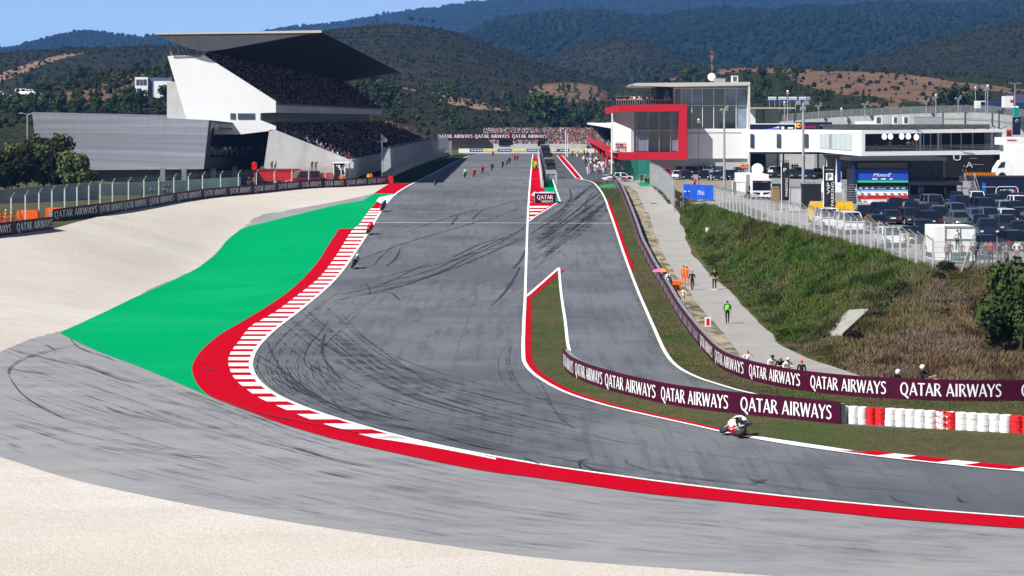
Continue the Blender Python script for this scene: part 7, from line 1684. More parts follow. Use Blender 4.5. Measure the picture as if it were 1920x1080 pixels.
# ------------------------------------------------------------------ white box trailer, green bin, people at the fence
Y = 186; t = empty('box_trailer', (0,0,0), label='white box trailer with framed rear doors behind the fence', cat='trailer'); zg = H(35,Y)
pz('box', 1753, 1829, 488, 425, Y, Y+4.5, m_plas, t, Y)
b = MB()
for a, c, yb, yt in ((1771,1773,478,424),(1827,1829.5,478,424),(1771,1829.5,426.5,424),(1799,1800.5,478,426),(1771,1829,449,447.6)): pbox(b, a, c, yb, yt, Y-.07, Y-.005, Y)
b.build('door_frame', m_steel, t); pz('red_sticker', 1817, 1829, 469, 464, Y-.1, Y-.075, m_redp, t, Y)
b = MB(); b.box(xat(1753,Y),xat(1829,Y),Y+.2,Y+4.2,zg+.5,zat(486,Y)); b.build('chassis', m_black, t)
for px in (1768,1815): b = MB(); b.lathe([(.25,-.12),(.36,-.11),(.36,.11),(.25,.12)], (xat(px,Y),Y+1.2,H(xat(px,Y),Y)+.36), 'y', 14); b.build('wheel', m_rubber, t)
Y = 183.2; zg = H(xat(1802,Y),Y); m_bin = mat('dark_green_plastic', (.012,.11,.075), .5, var=.15, scale=2)
t = empty('waste_bin', (0,0,0), label='dark green waste container behind the fence with people on top', cat='bin'); zt2 = zat(474,Y)
b = MB(); b.prism([(xat(1789,Y),zg+.15),(xat(1817,Y),zg+.15),(xat(1820,Y),zt2-.12),(xat(1786,Y),zt2-.12)], Y, Y+.95, 'y'); b.build('bin_body', m_bin, t); b = MB(); b.box(xat(1785,Y),xat(1821,Y),Y-.06,Y+1,zt2-.12,zt2); b.build('lid', m_bin, t)
for px in (1790,1816): b = MB(); b.lathe([(.06,-.03),(.1,-.03),(.1,.03),(.06,.03)], (xat(px,Y),Y+.1,zg+.1), 'x', 10); b.build('castor', m_rubber, t)
person((xat(1795,Y+.4),Y+.4,zt2), .5, 'hips', 'white', 'black', 'person in a white top standing on the green bin', height=1.8, skin=SK2, shoes='white')
person((xat(1804,Y),Y-.02,zt2-.42), .1, 'sit', 'grey', 'jeans', 'person in light jeans sitting on the edge of the green bin', shoes='white')
m_lj = PC['lightjeans'] = mat('cloth_lightjeans', (.25,.36,.55), .85); bpy.data.objects['person'] if False else None
for px, Y_, top, bt, pose, lb_ in ((1776,181.5,'khaki','black','stand','person in khaki at the leaning strut left of the green bin'),(1781,182.5,'black','black','stand','person in black half behind the green bin'),(1827,181,'black','black','stand','person in dark clothes right of the green bin'),
     (1834,182.5,'navy','jeans','lean','person in navy bending right of the green bin'),(1849,181.5,'black','jeans','photo','person photographing through the fence'),(1858,183,'red','black','stand','person with a reddish top between the photographers'),(1873,181,'black','khaki','stand','person in pale trousers beside the thin fence post'),(1887.5,180.6,'grey','black','stand','person in a grey top right of the thin fence post'),(1907,183,'white','grey','hips','person in pale grey near the right edge behind the fence'),
     (1731,184,'grey','lightjeans','stand','person in light jeans behind the bent posts of the fence'),(1700,196,'khaki','black','stand','person in brown behind the cranked fence posts')):
    stand_at(px, Y_, pose, top, bt, rc(-.5,.5), lb_)
# ------------------------------------------------------------------ people on the path
def on(px, py, pose, top, bt, rz, lb_, **k): g = G(px, py); return person(g, rz, pose, top, bt, lb_, **k)
on(1364, 607.5, 'walk', 'black', 'black', 3.14, 'person walking away in a lime green vest over black clothes', height=1.80, hat=('vest','lime'))
on(1339.5, 544.5, 'hips', 'black', 'black', .2, 'tall person in black standing at the right edge of the path', height=1.95, shoes='white')
on(1298, 544.5, 'walk', 'black', 'black', .1, 'person in black walking down the middle of the path')
on(1287.5, 536, 'stand', 'orange', 'orange', 3.0, 'right one of two marshals in orange overalls on the path', height=1.82)
on(1281.5, 533, 'stand', 'orange', 'orange', 2.6, 'left one of two marshals in orange overalls on the path')
for px, py, top, bt, pose, lb_ in ((1252,545,'white','navy','stand','person in white under the pink and orange umbrella'),(1258,547,'navy','navy','lean','person in navy behind the barrier right of the umbrella'),(1248,537,'red','black','stand','person in red holding the umbrella'),(1281,578,'cream','cream','hips','person in cream leaning on the barrier below the umbrella')):
    on(px, py, pose, top, bt, -.8, lb_)
for px, py, top, pose, lb_, hair, hat in ((1402,699,'white','photo','person in a white shirt taking a photo over the barrier',None,None),(1447,708,'white','lean','person in white with a navy cap leaning on the barrier',None,('cap','navy')),(1462,710,'black','lean','person in black with fair hair between two in white',BLOND,None),(1476,711,'white','lean','person in white with a white cap leaning on the barrier',None,('cap','white')),(1503,715,'black','stand','person in black with an orange cap at the barrier',None,('cap','orange'))):
    g = G(px, py); Yb = rb_cv.at(rb_cv.s_of_px(px)).y+1.0; x = xat(px, Yb); person((x, Yb, H(x,Yb)), 0, pose, top, 'black', lb_, hair=hair, hat=hat, height=1.62 if pose != 'lean' else 1.8)
# umbrella
g = G(1248,537); zt3 = zat(503,g.y); t = empty('umbrella', (xat(1238,g.y), g.y, zt3), label='open umbrella with pink and orange panels over the barrier', cat='umbrella'); R_ = 16*g.y/F
for k in range(8):
    a0, a1 = k*math.pi/4, (k+1)*math.pi/4; V = [(0,0,0)]; 
    for rr, dz in ((.4,-.06),(.75,-.2),(1,-.42)): V += [(math.cos(a0)*rr*R_,math.sin(a0)*rr*R_,dz*R_*.9),(math.cos(a1)*rr*R_,math.sin(a1)*rr*R_,dz*R_*.9)]
    mesh_obj('canopy_panel', V, [(0,1,2),(1,3,4,2),(3,5,6,4)], PC['pink'] if 3 <= k <= 5 else mat('umbrella_orange', (.85,.33,.04), .7), t)
b = MB(); b.tube((0,0,.05),(.15,0,-1.0),.015,n=5); b.build('shaft', m_steel, t)
g = G(1267,543); t = tag(MB().box(-.45,.45,-.3,.3,0,.5).box(-.3,.3,-.2,.2,.5,.8).build('equipment_bag', m_orange), 'orange equipment bag on the verge beside the two marshals', 'bag'); t.location = g
# two scooter riders behind the barrier
def scooter(px, Yq, lb_):
    x = xat(px, Yq); t = empty('motor_scooter', (x, Yq, H(x,Yq)), 1.0, lb_, 'scooter'); c = mat('pale_blue_paint', (.15,.42,.55), .3)
    for y in (-.62,.62): b = MB(); b.lathe([(.15,-.05),(.24,-.05),(.25,0),(.24,.05),(.15,.05)], (0,y,.25), 'x', 16); b.build('wheel', m_rubber, t)
    b = MB(); b.prism([(-.2,.3),(.2,.3),(.22,.95),(-.22,.95)], -.48, -.40, 'y'); b.box(-.18,.18,-.4,.1,.28,.36); b.build('leg_shield', c, t); b = MB(); b.blob((0,.45,.55), (.22,.45,.24), n=12, k=8); b.build('rear_body', c, t, smooth=True)
    b = MB(); b.blob((0,.28,.78), (.16,.4,.07), n=10, k=6); b.build('seat', m_black, t, smooth=True); b = MB(); b.tube((0,-.6,.25),(0,-.42,1.0),.03); b.tube((-.3,-.4,1.02),(.3,-.4,1.02),.018); b.build('handlebar', m_steel, t); b = MB(); b.blob((0,-.5,.95),(.1,.08,.09)); b.build('headlamp', m_head, t); return t
tS = scooter(1739, 129.2, 'pale blue motor scooter behind the right barrier')
p = person(tS.location, 1.0, 'scoot', 'black', 'black', 'scooter rider with a white helmet and a dark red collar', hat=('helmet','white')); p.location.z += .12
x = xat(1673,129.4); p = person((x,129.4,H(x,129.4)-.12), .8, 'lean', 'black', 'black', 'person with a white helmet looking down behind the right barrier', hat=('helmet','white'))
# ------------------------------------------------------------------ on the bank
g1, g2, g3, g4 = G(1548,629), G(1580,629), G(1630,585), G(1592,587); SLAB = [g1+Vector((-.4,-2.2,0)), g2+Vector((.4,-2.2,0)), g3, g4]
b = MB(); up = Vector((0,0,.35)); b.add([g1+up*.45,g2+up*.45,g3+up*.7,g4+up*.7,g1-up,g2-up,g3-up,g4-up], [(0,1,2,3),(0,4,5,1),(1,5,6,2),(2,6,7,3),(3,7,4,0)]); o = b.build('drain_slab', mat('old_concrete', (.33,.32,.28), .9, var=.2, scale=1.5)); tag(o, 'pale concrete drain slab set into the grassy bank', 'concrete slab')
g = G(1327,436); b = MB(); b.prism([(-.25,0),(.25,0),(.22,.5),(-.22,.55)], -.15, .15, 'y'); o = b.build('marker_stone', m_plas); o.location = g; tag(o, 'small white marker stone on the green bank', 'marker')
g = G(1228,382); b = MB(); b.box(-.5,.5,-.6,.6,.0,.03); b.box(-.42,.42,-.5,.5,.03,.05); o = b.build('drain_cover', m_dsteel); o.location = g+Vector((0,0,.03)); tag(o, 'dark drain cover in the upper part of the path', 'drain cover')
g = G(1327,658); t = empty('warning_sign', g, label='small red and white sign on twin steel posts behind the barrier', cat='sign')
for s in (-.15,.15): b = MB(); b.tube((s,0,-.1),(s,0,2.1),.03); b.build('post', m_steel, t)
b = MB(); b.box(-.2,.2,-.05,-.02,1.6,2.25); pl_ = b.build('panel', m_plas, t); b = MB(); b.box(-.1,.1,-.07,-.055,1.7,2.15); b.build('red_symbol', m_redp, pl_)
# mesh gate fence from the pit building down to the blue banner
wire_fence('mesh_fence', [(xat(1219,365),365),(xat(1235,345),345),(xat(1252,318),318),(xat(1264,300),300)], 4, 3.6, 'tall pale mesh fence beside the top of the path', bend=(0,0), net=m_net2, nh=3.4, post_mat=m_steel)
wire_fence('mesh_fence', [(xat(1152,392),392),(xat(1190,396),396),(xat(1218,392),392),(xat(1221,368),368)], 3, 3.4, 'dark green mesh screen behind the show cars below the red frame', bend=(0,0), net=m_mesh_g, nh=3.3, post_mat=m_bin)
t = empty('crowd_barrier', (0,0,0), label='grey crowd barrier across the head of the pit exit lane', cat='barrier'); b = MB()
for k in range(22): x = 13.5+k*.26; b.tube((x,355,H(x,355)),(x,355,H(x,355)+1.2),.02,n=3)
z_ = H(15,355); b.tube((13.5,355,z_+1.2),(19,355,z_+1.2),.03,n=4); b.tube((13.5,355,z_+.15),(19,355,z_+.15),.03,n=4); b.build('bars', m_steel, t)
for px, lb_, tp in ((1203,'black','person in black by the green mesh screen'),(1211,'khaki','person in khaki by the green mesh screen')): stand_at(px, 372, 'stand', lb_, 'black', 0, tp)
stand_at(1302.5, 341, 'stand', 'red', 'black', .2, 'person in a red top above the blue banner', height=1.8)
for px, c_, lb_ in ((1266.5,'khaki','left one of two people waving left of the blue banner'),(1278,'black','right one of two people waving left of the blue banner')): stand_at(px, 296, 'photo', c_, 'grey', .2, lb_)
# blue MotoGP banner
Y = 298; t = empty('blue_banner', (0,0,0), label='bright blue banner with white MotoGP lettering at the head of the green bank', cat='banner'); mbb = mat('bright_blue_cloth', (.012,.085,.50), .6, var=.15, scale=.8)
vs = []; fs = []
for i in range(15):
    u = i/14; p_ = P3(1281+56.5*u, 345+2.2*u, Y-2*u); q_ = P3(1281+56.5*u, 372+3.5*u, Y-2*u); w_ = math.sin(u*18)*.06; vs += [(q_.x,q_.y+w_,q_.z),(p_.x,p_.y-w_,p_.z)]
for i in range(14): fs.append((2*i,2*i+2,2*i+3,2*i+1))
mesh_obj('cloth', vs, fs, mbb, t)
flat_text('lettering', 'MotoGP', P3(1307.5,365.5,Y-1.2)+Vector((0,-.15,0)), (1,-.035,0), (0,0,1), .62, m_letter, t, width=1.55, shear=.3, lift=.03)
for px in (1284,1291,1299): b = MB(); p_ = P3(px,359,Y-.3); b.box(p_.x-.12,p_.x+.14,p_.y-.14,p_.y-.1,p_.z-.05,p_.z+.08); b.build('small_mark', m_letter, t)
for px in (1281,1309,1337): b = MB(); b.tube((xat(px,Y-1),Y-.9,H(xat(px,Y),Y)-.2),(xat(px,Y-1),Y-.9,zat(345,Y)),.05); b.build('post', m_steel, t)
# ------------------------------------------------------------------ white truck with dish
Y = 300; k = Y/F; t = empty('white_truck', (xat(1428,Y),Y,H(xat(1428,Y),Y)), label='white articulated truck with its cab facing the bank and a dish on top', cat='truck'); zg = t.location.z
hh = zat(337,Y)-zg; w_ = 19*k
b = MB(); b.prism([(-w_,.5),(w_,.5),(w_,hh-.3),(w_*.92,hh),(-w_*.92,hh),(-w_,hh-.3)], 0, 2.0, 'y'); b.build('cab', m_wht, t)
b = MB(); b.box(-w_*.88,w_*.88,-.04,.0,hh*.47,hh*.86); b.build('windscreen', m_glass, t); b = MB(); b.box(-w_*.9,w_*.9,-.12,0,hh*.88,hh*.95); b.build('sun_visor', m_black, t); b = MB(); b.box(.1,w_*.6,-.14,-.121,hh*.885,hh*.945); b.build('red_marking', m_redp, t)
b = MB(); 
for s in (-1,1): b.add([(s*w_*.15,-.02,hh*.24),(s*w_*.85,-.02,hh*.30),(s*w_*.85,-.02,hh*.38),(s*w_*.15,-.02,hh*.36)], [(0,1,2,3)])
b.build('grille', m_black, t); b = MB(); b.box(-w_,w_,-.15,0,.35,hh*.2); b.build('bumper', m_plas, t)
for s in (-1,1):
    b = MB(); b.box(s*w_*.75-.15,s*w_*.75+.15,-.18,-.15,.6,.8); b.build('headlamp', m_head, t); b = MB(); b.box(s*(w_+.25)-.1,s*(w_+.25)+.1,-.1,.1,hh*.5,hh*.72); b.build('wing_mirror', m_black, t)
    for y in (.7,5,9): b = MB(); b.lathe([(.3,-.15),(.5,-.14),(.5,.14),(.3,.15)], (s*(w_-.15),y,.5), 'x', 16); b.build('wheel', m_rubber, t)
b = MB(); b.box(-w_*1.7,w_*.9,2.4,13,.9,zat(328,Y)-zg); b.build('trailer_box', m_wht, t)
ac(1374, 1398, 340, 366, 301, 'white container side panel left of the white truck cab', False, m_wht, 'container')
o = copy_tree(bpy.data.objects['satellite_dish'], loc=P3(1420, 331, 305), label='white satellite dish on top of the white truck')
# rail platform with spectators right of the pit building
t = empty('viewing_platform', (0,0,0), label='steel railed platform with spectators between pit building and white building', cat='platform'); Y = 420; z1 = zat(325,Y); b = MB(); b.box(xat(1392,Y),xat(1454,Y),Y,Y+3,z1-.2,z1); b.build('deck', m_cdark, t); b = MB()
for kk in range(16): x = xat(1392+kk*4.1,Y); b.tube((x,Y,z1),(x,Y,z1+1.1),.03,n=4)
b.tube((xat(1392,Y),Y,z1+1.1),(xat(1454,Y),Y,z1+1.1),.04); b.build('railing', m_steel, t)
for px in (1395,1423,1450): b = MB(); b.box(xat(px,Y)-.1,xat(px,Y)+.1,Y+.5,Y+.7,z1-2,z1-.2); b.build('leg', m_steel, t)
for i, (px, c_) in enumerate(((1390,'orange'),(1394,'red'),(1398,'orange'),(1402,'red'),(1415.5,'pink'),(1424,'black'),(1487,'black'),(1492,'black'),(1496,'navy'))): person((xat(px,Y),Y+1,z1), rc(-.5,.5), random.choice(('stand','hips')), c_, 'black', ('spectator in orange at the left end of the railed platform','spectator in red at the left end of the railed platform','second spectator in orange on the railed platform','second spectator in red by the white wall corner','spectator in pink on the railed platform','spectator in black on the railed platform','left one of three dark onlookers under the wall sign','middle one of three dark onlookers under the wall sign','right one of three dark onlookers under the wall sign')[i])
# ------------------------------------------------------------------ flags
def flag(px0, px1, yt, yb, Y, base_y, lb_, small=False):
    t = empty('parking_flag', (0,0,0), label=lb_, cat='flag'); x0 = xat(px0,Y); zg = H(x0,Y)
    b = MB(); b.tube((x0,Y,zg-.1),(x0-.02,Y,zat(yt-2,Y)),.045); b.build('pole', m_plas, t)
    vs = []; fs = []
    for i in range(13):
        v = i/12; w_ = math.sin(v*7)*.05
        for j in range(5): u = j/4; p_ = P3(px0+.8+(px1-px0)*u, yt+(yb-yt)*v, Y); vs.append((p_.x, p_.y+w_+math.sin(u*5+v*3)*.05, p_.z))
    for i in range(12):
        for j in range(4): fs.append((i*5+j,(i+1)*5+j,(i+1)*5+j+1,i*5+j+1))
    mesh_obj('cloth', vs, fs, mat('black_cloth', (.02,.02,.026), .7), t); k = Y/F; return t, k
t, k = flag(1544.5, 1565, 312.5, 394, 232, 440, 'black parking flag with a white P square and vertical lettering')
b = MB(); c0 = P3(1548.5,338,231.8); b.box(c0.x,c0.x+13.5*k,c0.y-.02,c0.y,c0.z,c0.z+13.5*k); b.build('white_square', m_letter, t)
flat_text('lettering', 'P', P3(1551.7,336.2,231.76), (1,0,0), (0,0,1), 10*k, m_black, t, width=7*k, lift=.02)
flat_text('lettering', 'PARKING', P3(1563.6,386,231.8), (0,0,1), (-1,0,0), 5.6*k, m_letter, t, width=45*k, lift=.03)
flat_text('lettering', 'VIP', P3(1556,364,231.8), (0,0,1), (-1,0,0), 5.6*k, m_letter, t, width=22*k, lift=.03)
flat_text('small_lettering', 'VALET PARKING', P3(1547,319,231.8), (1,0,0), (0,0,1), 1.8*k, m_letter, t, width=16*k, lift=.03)
t, k = flag(1465.5, 1479, 305, 376, 262, 400, 'dark blue parking flag with a P left of the big grey mast'); flat_text('lettering', 'P', P3(1469,322,261.8), (1,0,0), (0,0,1), 7*k, m_letter, t, width=5.5*k, lift=.03); flat_text('lettering', 'PARKING', P3(1477,368,261.8), (0,0,1), (-1,0,0), 4.5*k, m_letter, t, width=34*k, lift=.03)
# ------------------------------------------------------------------ MotoE unit with boards and stairs
Y = 288; t = empty('hospitality_unit', (0,0,0), label='dark two storey hospitality unit with blue and white MotoE boards', cat='building'); m_dk = mat('unit_dark', (.02,.022,.03), .6, var=.1, scale=1)
pz('body', 1603, 1703, 383, 300, Y, Y+7, m_dk, t, Y); pz('roof', 1590, 1772, 301, 295, Y-1.2, Y+8, mat('unit_roof', (.05,.055,.07), .5), t, Y); pz('glass_front', 1607, 1701, 316, 305, Y-.1, Y-.02, m_glass, t, Y)
bd = pz('upper_board', 1604.5, 1702, 342, 317.5, Y-.3, Y-.12, mb_ if False else mat('board_blue', (.02,.07,.42), .5), t, Y); pz('green_band', 1604.5, 1702, 342, 338.6, Y-.36, Y-.31, mat('board_green', (.05,.55,.18), .5), t, Y)
flat_text('lettering', 'MotoE', P3(1637,331,Y-.35), (1,0,0), (0,0,1), .40, m_letter, t, width=2.2, shear=.3, lift=.04)
for a, c in ((1635,1644),(1651,1660),(1667,1673)): pz('small_mark', a, c, 336.5, 334.5, Y-.36, Y-.32, m_letter, t, Y)
pz('lower_board', 1605.5, 1701.5, 381, 350, Y-.3, Y-.12, m_letter, t, Y); pz('navy_band', 1605.5, 1701.5, 355.5, 350, Y-.36, Y-.31, mat('board_navy', (.02,.03,.15), .5), t, Y); pz('red_band', 1605.5, 1701.5, 372.5, 366, Y-.36, Y-.31, m_redp, t, Y); pz('cyan_band', 1605.5, 1701.5, 357.3, 355.7, Y-.36, Y-.31, mat('board_cyan', (.25,.6,.8), .5), t, Y)
flat_text('lettering', 'MotoE', P3(1645,354.4,Y-.4), (1,0,0), (0,0,1), .14, m_letter, t, width=1.05, shear=.3, lift=.04)
b = MB()
for px in (1610,1621,1632,1668,1679,1690): pbox(b, px, px+6, 353.5, 352, Y-.41, Y-.37, Y)
b.build('sponsor_marks', m_letter, t); b = MB(); 
for px in (1612,1625,1640,1655,1668,1682,1692): pbox(b, px, px+5.5, 363, 361.6, Y-.41, Y-.31, Y)
for px in (1617,1680): pbox(b, px, px+9, 370, 368.4, Y-.41, Y-.37, Y)
for px in (1617,1650,1680): pbox(b, px, px+8, 378, 376.8, Y-.35, Y-.31, Y)
b.build('sponsor_marks', m_cdark, t)
for px in (1569,1597): pz('blue_pillar', px, px+6, 342, 303, Y-.6, Y-.2, mat('pillar_blue', (.015,.03,.14), .5), t, Y)
pz('tent_wall', 1704, 1770, 340, 301, Y+.5, Y+6, mat('dark_mesh_wall', (.05,.052,.065), .8, var=.4, scale=1.2), t, Y); pz('lower_canopy', 1702, 1803, 347, 340.5, Y-.8, Y+5, m_dk, t, Y); pz('interior_shade', 1705, 1800, 375, 347, Y+2, Y+2.3, m_black, t, Y)  # black sheet under the canopy: shade of the interior as colour
pz('screen', 1725.5, 1737.5, 361.5, 351, Y+1.8, Y+1.95, mat('violet_screen', (.15,.08,.42), .5), t, Y)
for px in (1703,1722,1770,1801): pz('canopy_post', px, px+1.6, 381, 347, Y-.6, Y-.5, m_dsteel, t, Y)
def stairs(px0, px1, yt, yb, Y, lb_):
    t = empty('steel_stairs', (0,0,0), label=lb_, cat='stairs'); n = 11; dz = (zat(yt,Y)-zat(yb,Y))/n; x0, x1 = xat(px0,Y), xat(px1,Y); b = MB()
    for k in range(n): z = zat(yb,Y)+dz*(k+1); b.box(x0+.05,x1-.05,Y-3+k*.28,Y-3+k*.28+.26,z-.05,z)
    b.build('treads', m_steel, t)
    for x in (x0, x1): b = MB(); b.tube((x,Y-3,zat(yb,Y)),(x,Y,zat(yt,Y)),.06); b.tube((x,Y-3,zat(yb,Y)+1),(x,Y,zat(yt,Y)+1),.035); b.tube((x,Y-3,zat(yb,Y)),(x,Y-3,zat(yb,Y)+1),.03); b.tube((x,Y,zat(yt,Y)-.2),(x,Y,zat(yt,Y)+1),.03); b.build('handrail', m_steel, t)
stairs(1577, 1602, 337, 384, 289, 'steel stairs left of the MotoE boards'); stairs(1808, 1827, 340, 368, 289, 'steel stairs left of the navy trailer')
# white pagoda tents by the flag
for i, px in enumerate((1550,1568)): t = empty('pagoda_tent', P3(px, 345, 330), label=('left','right')[i]+' peak of the white pagoda tents behind the black flag', cat='tent', group='white pagoda tents'); b = MB(); w_ = 9*330/F; b.add([(-w_,-w_,0),(w_,-w_,0),(w_,w_,0),(-w_,w_,0),(-w_*.15,-w_*.15,1.2),(w_*.15,-w_*.15,1.2),(w_*.15,w_*.15,1.2),(-w_*.15,w_*.15,1.2),(0,0,3.6)], [(0,1,5,4),(1,2,6,5),(2,3,7,6),(3,0,4,7),(4,5,8),(5,6,8),(6,7,8),(7,4,8)]); b.build('roof', m_plas, t); b = MB(); b.box(-w_,w_,-w_,w_,-2.5,0); b.build('valance', m_plas, t)
# navy trailer with emblem
Y = 300; t = empty('race_trailer', (0,0,0), label='navy race trailer with a pale emblem outline at the right edge', cat='trailer'); pz('box', 1829, 1960, 366, 333, Y, Y+3, mat('trailer_navy', (.008,.014,.045), .4, var=.15, scale=.4), t, Y); pz('roof_edge', 1827, 1960, 333, 330, Y-.1, Y+3.1, m_darkc, t, Y); pz('blue_panel', 1841, 1848, 365, 343, Y-.05, Y-.01, mat('trailer_blue', (.01,.12,.40), .4), t, Y); pz('chassis', 1832, 1955, 374, 366.2, Y+.2, Y+2.8, m_black, t, Y)  # the bright blue part is a plain flat panel
b = MB(); o8 = [(1867,361),(1868.5,353),(1873,350),(1904,350),(1908,353),(1909,361),(1905,366),(1872,366)]; b.path([P3(x,y,Y-.1) for x, y in o8+[o8[0]]], .05, n=4); b.path([P3(1842,350.5,Y-.1),P3(1867,350.5,Y-.1)], .03, n=4); b.build('outline', m_letter, t)
flat_text('lettering', 'MSi', P3(1875,361,Y-.1), (1,0,0), (0,0,1), .40, m_letter, t, width=.95, lift=.03)
b = MB()
for a in (0,3.2,6.4): b.add([P3(1891+a,354.5,Y-.12),P3(1893.4+a,354.5,Y-.12),P3(1896+a,361.5,Y-.12),P3(1893.6+a,361.5,Y-.12)], [(0,3,2,1)])
b.build('emblem', mat('emblem_tone', (.35,.45,.65), .4), t); b = MB(); b.add([P3(1899.5,361.5,Y-.15),P3(1902,361.5,Y-.15),P3(1907,354.5,Y-.15),P3(1904.5,354.5,Y-.15)], [(0,1,2,3)]); b.build('emblem_red', m_redp, t)
for px in (1895,1905): b = MB(); b.lathe([(.3,-.12),(.48,-.11),(.48,.11),(.3,.12)], (xat(px,Y),Y+.1,H(xat(px,Y),Y)+.48), 'y', 16); b.build('wheel', m_rubber, t)
# hazard trailer, dark lettered wall, white lorry and tents beyond
Y = 318; t = empty('hazard_trailer', (0,0,0), label='low trailer with orange and black chevron boards above the navy trailer', cat='trailer'); pz('bed', 1805, 1868, 338, 330, Y, Y+2.5, m_darkc, t, Y)
b = MB()
for k in range(15): x = 1807.5+k*4; b.add([P3(x,329,Y-.05),P3(x+2.2,329,Y-.05),P3(x+4,323.5,Y-.05),P3(x+1.8,323.5,Y-.05)], [(0,1,2,3)])
b.build('chevrons', mat('chevron_orange', (.75,.24,.01), .5), t); pz('board', 1806, 1867, 329.5, 323, Y, Y+.1, m_black, t, Y)
for px in (1820,1855): b = MB(); b.lathe([(.25,-.12),(.4,-.11),(.4,.11),(.25,.12)], (xat(px,Y),Y+.2,H(xat(px,Y),Y)+.4), 'y', 14); b.build('wheel', m_rubber, t)
t = empty('dark_container', (0,0,0), label='black lettered container wall under the white terrace building', cat='container'); pz('wall', 1772, 1864, 333, 291, 345, 347, m_black, t, 345)
flat_text('lettering', 'U', P3(1787,301,344.9), (1,0,0), (0,0,1), 1.0, m_cwall, t, width=1.15, lift=.05); flat_text('lettering', 'A', P3(1811,314,344.9), (1,0,0), (0,0,1), .8, m_cwall, t, width=1.0, lift=.05); pz('small_lines', 1822, 1844, 309, 308, 344.85, 344.95, m_cdark, t, 345); pz('small_lines', 1818, 1832, 297.5, 296.5, 344.85, 344.95, m_cdark, t, 345)
t = empty('white_lorry', (0,0,0), label='tall white lorry body at the right edge beside the white building', cat='truck'); pz('body', 1904, 1970, 332, 272, 330, 338, m_wht, t, 330); pz('hood', 1886, 1960, 272, 258, 342, 350, m_plas, t, 342); pz('side_frame', 1888, 1896, 315, 262, 345, 350, m_plas, t, 345); pz('dark_gap', 1896.2, 1903.8, 330, 266, 346, 346.3, m_black, t, 345); pz('red_line', 1888, 1905, 263, 261.5, 341.9, 341.98, m_redp, t, 342)
for px in (1910,1930): b = MB(); b.lathe([(.3,-.12),(.5,-.11),(.5,.11),(.3,.12)], (xat(px,330),330.1,H(xat(px,330),330)+.5), 'y', 14); b.build('wheel', m_rubber, t)
t = empty('truck_cab', P3(1885,330,322), label='white rounded truck cab left of the tall white lorry', cat='truck'); k = 322/F; b = MB(); b.add([(-21*k,0,0),(16*k,0,0),(20*k,0,8*k),(16*k,0,24*k),(4*k,0,31*k),(-8*k,0,29*k),(-18*k,0,14*k)]+[(x_,2.3,z_) for x_, z_ in ((-21*k,0),(16*k,0),(20*k,8*k),(16*k,24*k),(4*k,31*k),(-8*k,29*k),(-18*k,14*k))], [tuple(range(7)), tuple(range(7,14))[::-1]]+[(i,i+7,(i+1)%7+7,(i+1)%7) for i in range(7)]); b.build('cab', m_wht, t); b = MB(); b.add([(-15*k,-.03,15*k),(-2*k,-.03,16*k),(0,-.03,27*k),(-7*k,-.03,26*k)], [(0,1,2,3)]); b.build('side_window', m_glass, t); b = MB(); b.lathe([(.3,-.15),(.5,-.14),(.5,.14),(.3,.15)], (-6*k,0,.0), 'y', 16); b.build('wheel', m_rubber, t)
person((xat(1808,340),340,zat(332,340)), .2, 'stand', 'black', 'black', 'person in black standing near the hazard chevrons')
# low clutter behind the left half of the fence
for i, (a, c, yt, Y_, m_, lb_) in enumerate(((1449,1462,352,268,mat('plywood', (.28,.18,.10), .8),'stack of brown wooden crates right of the white truck'),(1483,1502,352,262,m_cwall,'dirty white container unit behind the blue flag'),(1505,1540,345,270,m_dk,'black machine container between the mast and the black flag'),(1512,1530,343,300,m_plas,'pale round topped tank behind the black container'),(1448,1470,345,300,m_dk,'dark cabinet behind the wooden crates'))):
    t = empty('container', (xat((a+c)/2,Y_),Y_,H(xat((a+c)/2,Y_),Y_)), label=lb_, cat='container'); w_ = (c-a)*Y_/F/2; h_ = zat(yt,Y_)-t.location.z; b = MB(); b.box(-w_,w_,0,2,.12,h_); b.build('box', m_, t); b = MB(); b.box(-w_*1.03,w_*1.03,-.05,2.05,h_,h_+.08); b.build('lid', m_cdark, t); b = MB(); b.box(-w_*.9,w_*.9,.1,1.8,0,.12); b.build('base', m_black, t)
t = empty('dirt_wall', (0,0,0), label='x', cat='wall'); bpy.data.objects.remove(t)
wall('concrete_wall', [(1262,345,337.5),(1340,345,338.5),(1378,345,339)], .3, mat('sandy_wall', (.36,.31,.24), .9, var=.15, scale=.5), 'low sandy wall below the row of cars under the pit building')
# steel crowd barriers in front of the boards
for i, (a, c, yb) in enumerate(((1637,1668,394),(1705,1730,392),(1775,1800,392),(1845,1862,388),(1864,1896,392))):
    g1, g2 = G(a,yb,200), G(c,yb,200); t = empty('crowd_barrier', (0,0,0), label='steel crowd barrier in front of the dark units, number' if False else ('steel crowd barrier below the MotoE boards','steel crowd barrier left of the dark canopy','steel crowd barrier under the dark canopy','short steel crowd barrier before the stairs','long steel crowd barrier before the navy trailer')[i], cat='barrier'); b = MB()
    for k in range(15): q = g1.lerp(g2, k/14); b.tube(q+Vector((0,0,.1)), q+Vector((0,0,1.1)), .015, n=3)
    b.tube(g1+Vector((0,0,1.1)), g2+Vector((0,0,1.1)), .025, n=4); b.tube(g1+Vector((0,0,.12)), g2+Vector((0,0,.12)), .025, n=4); b.build('bars', m_steel, t)
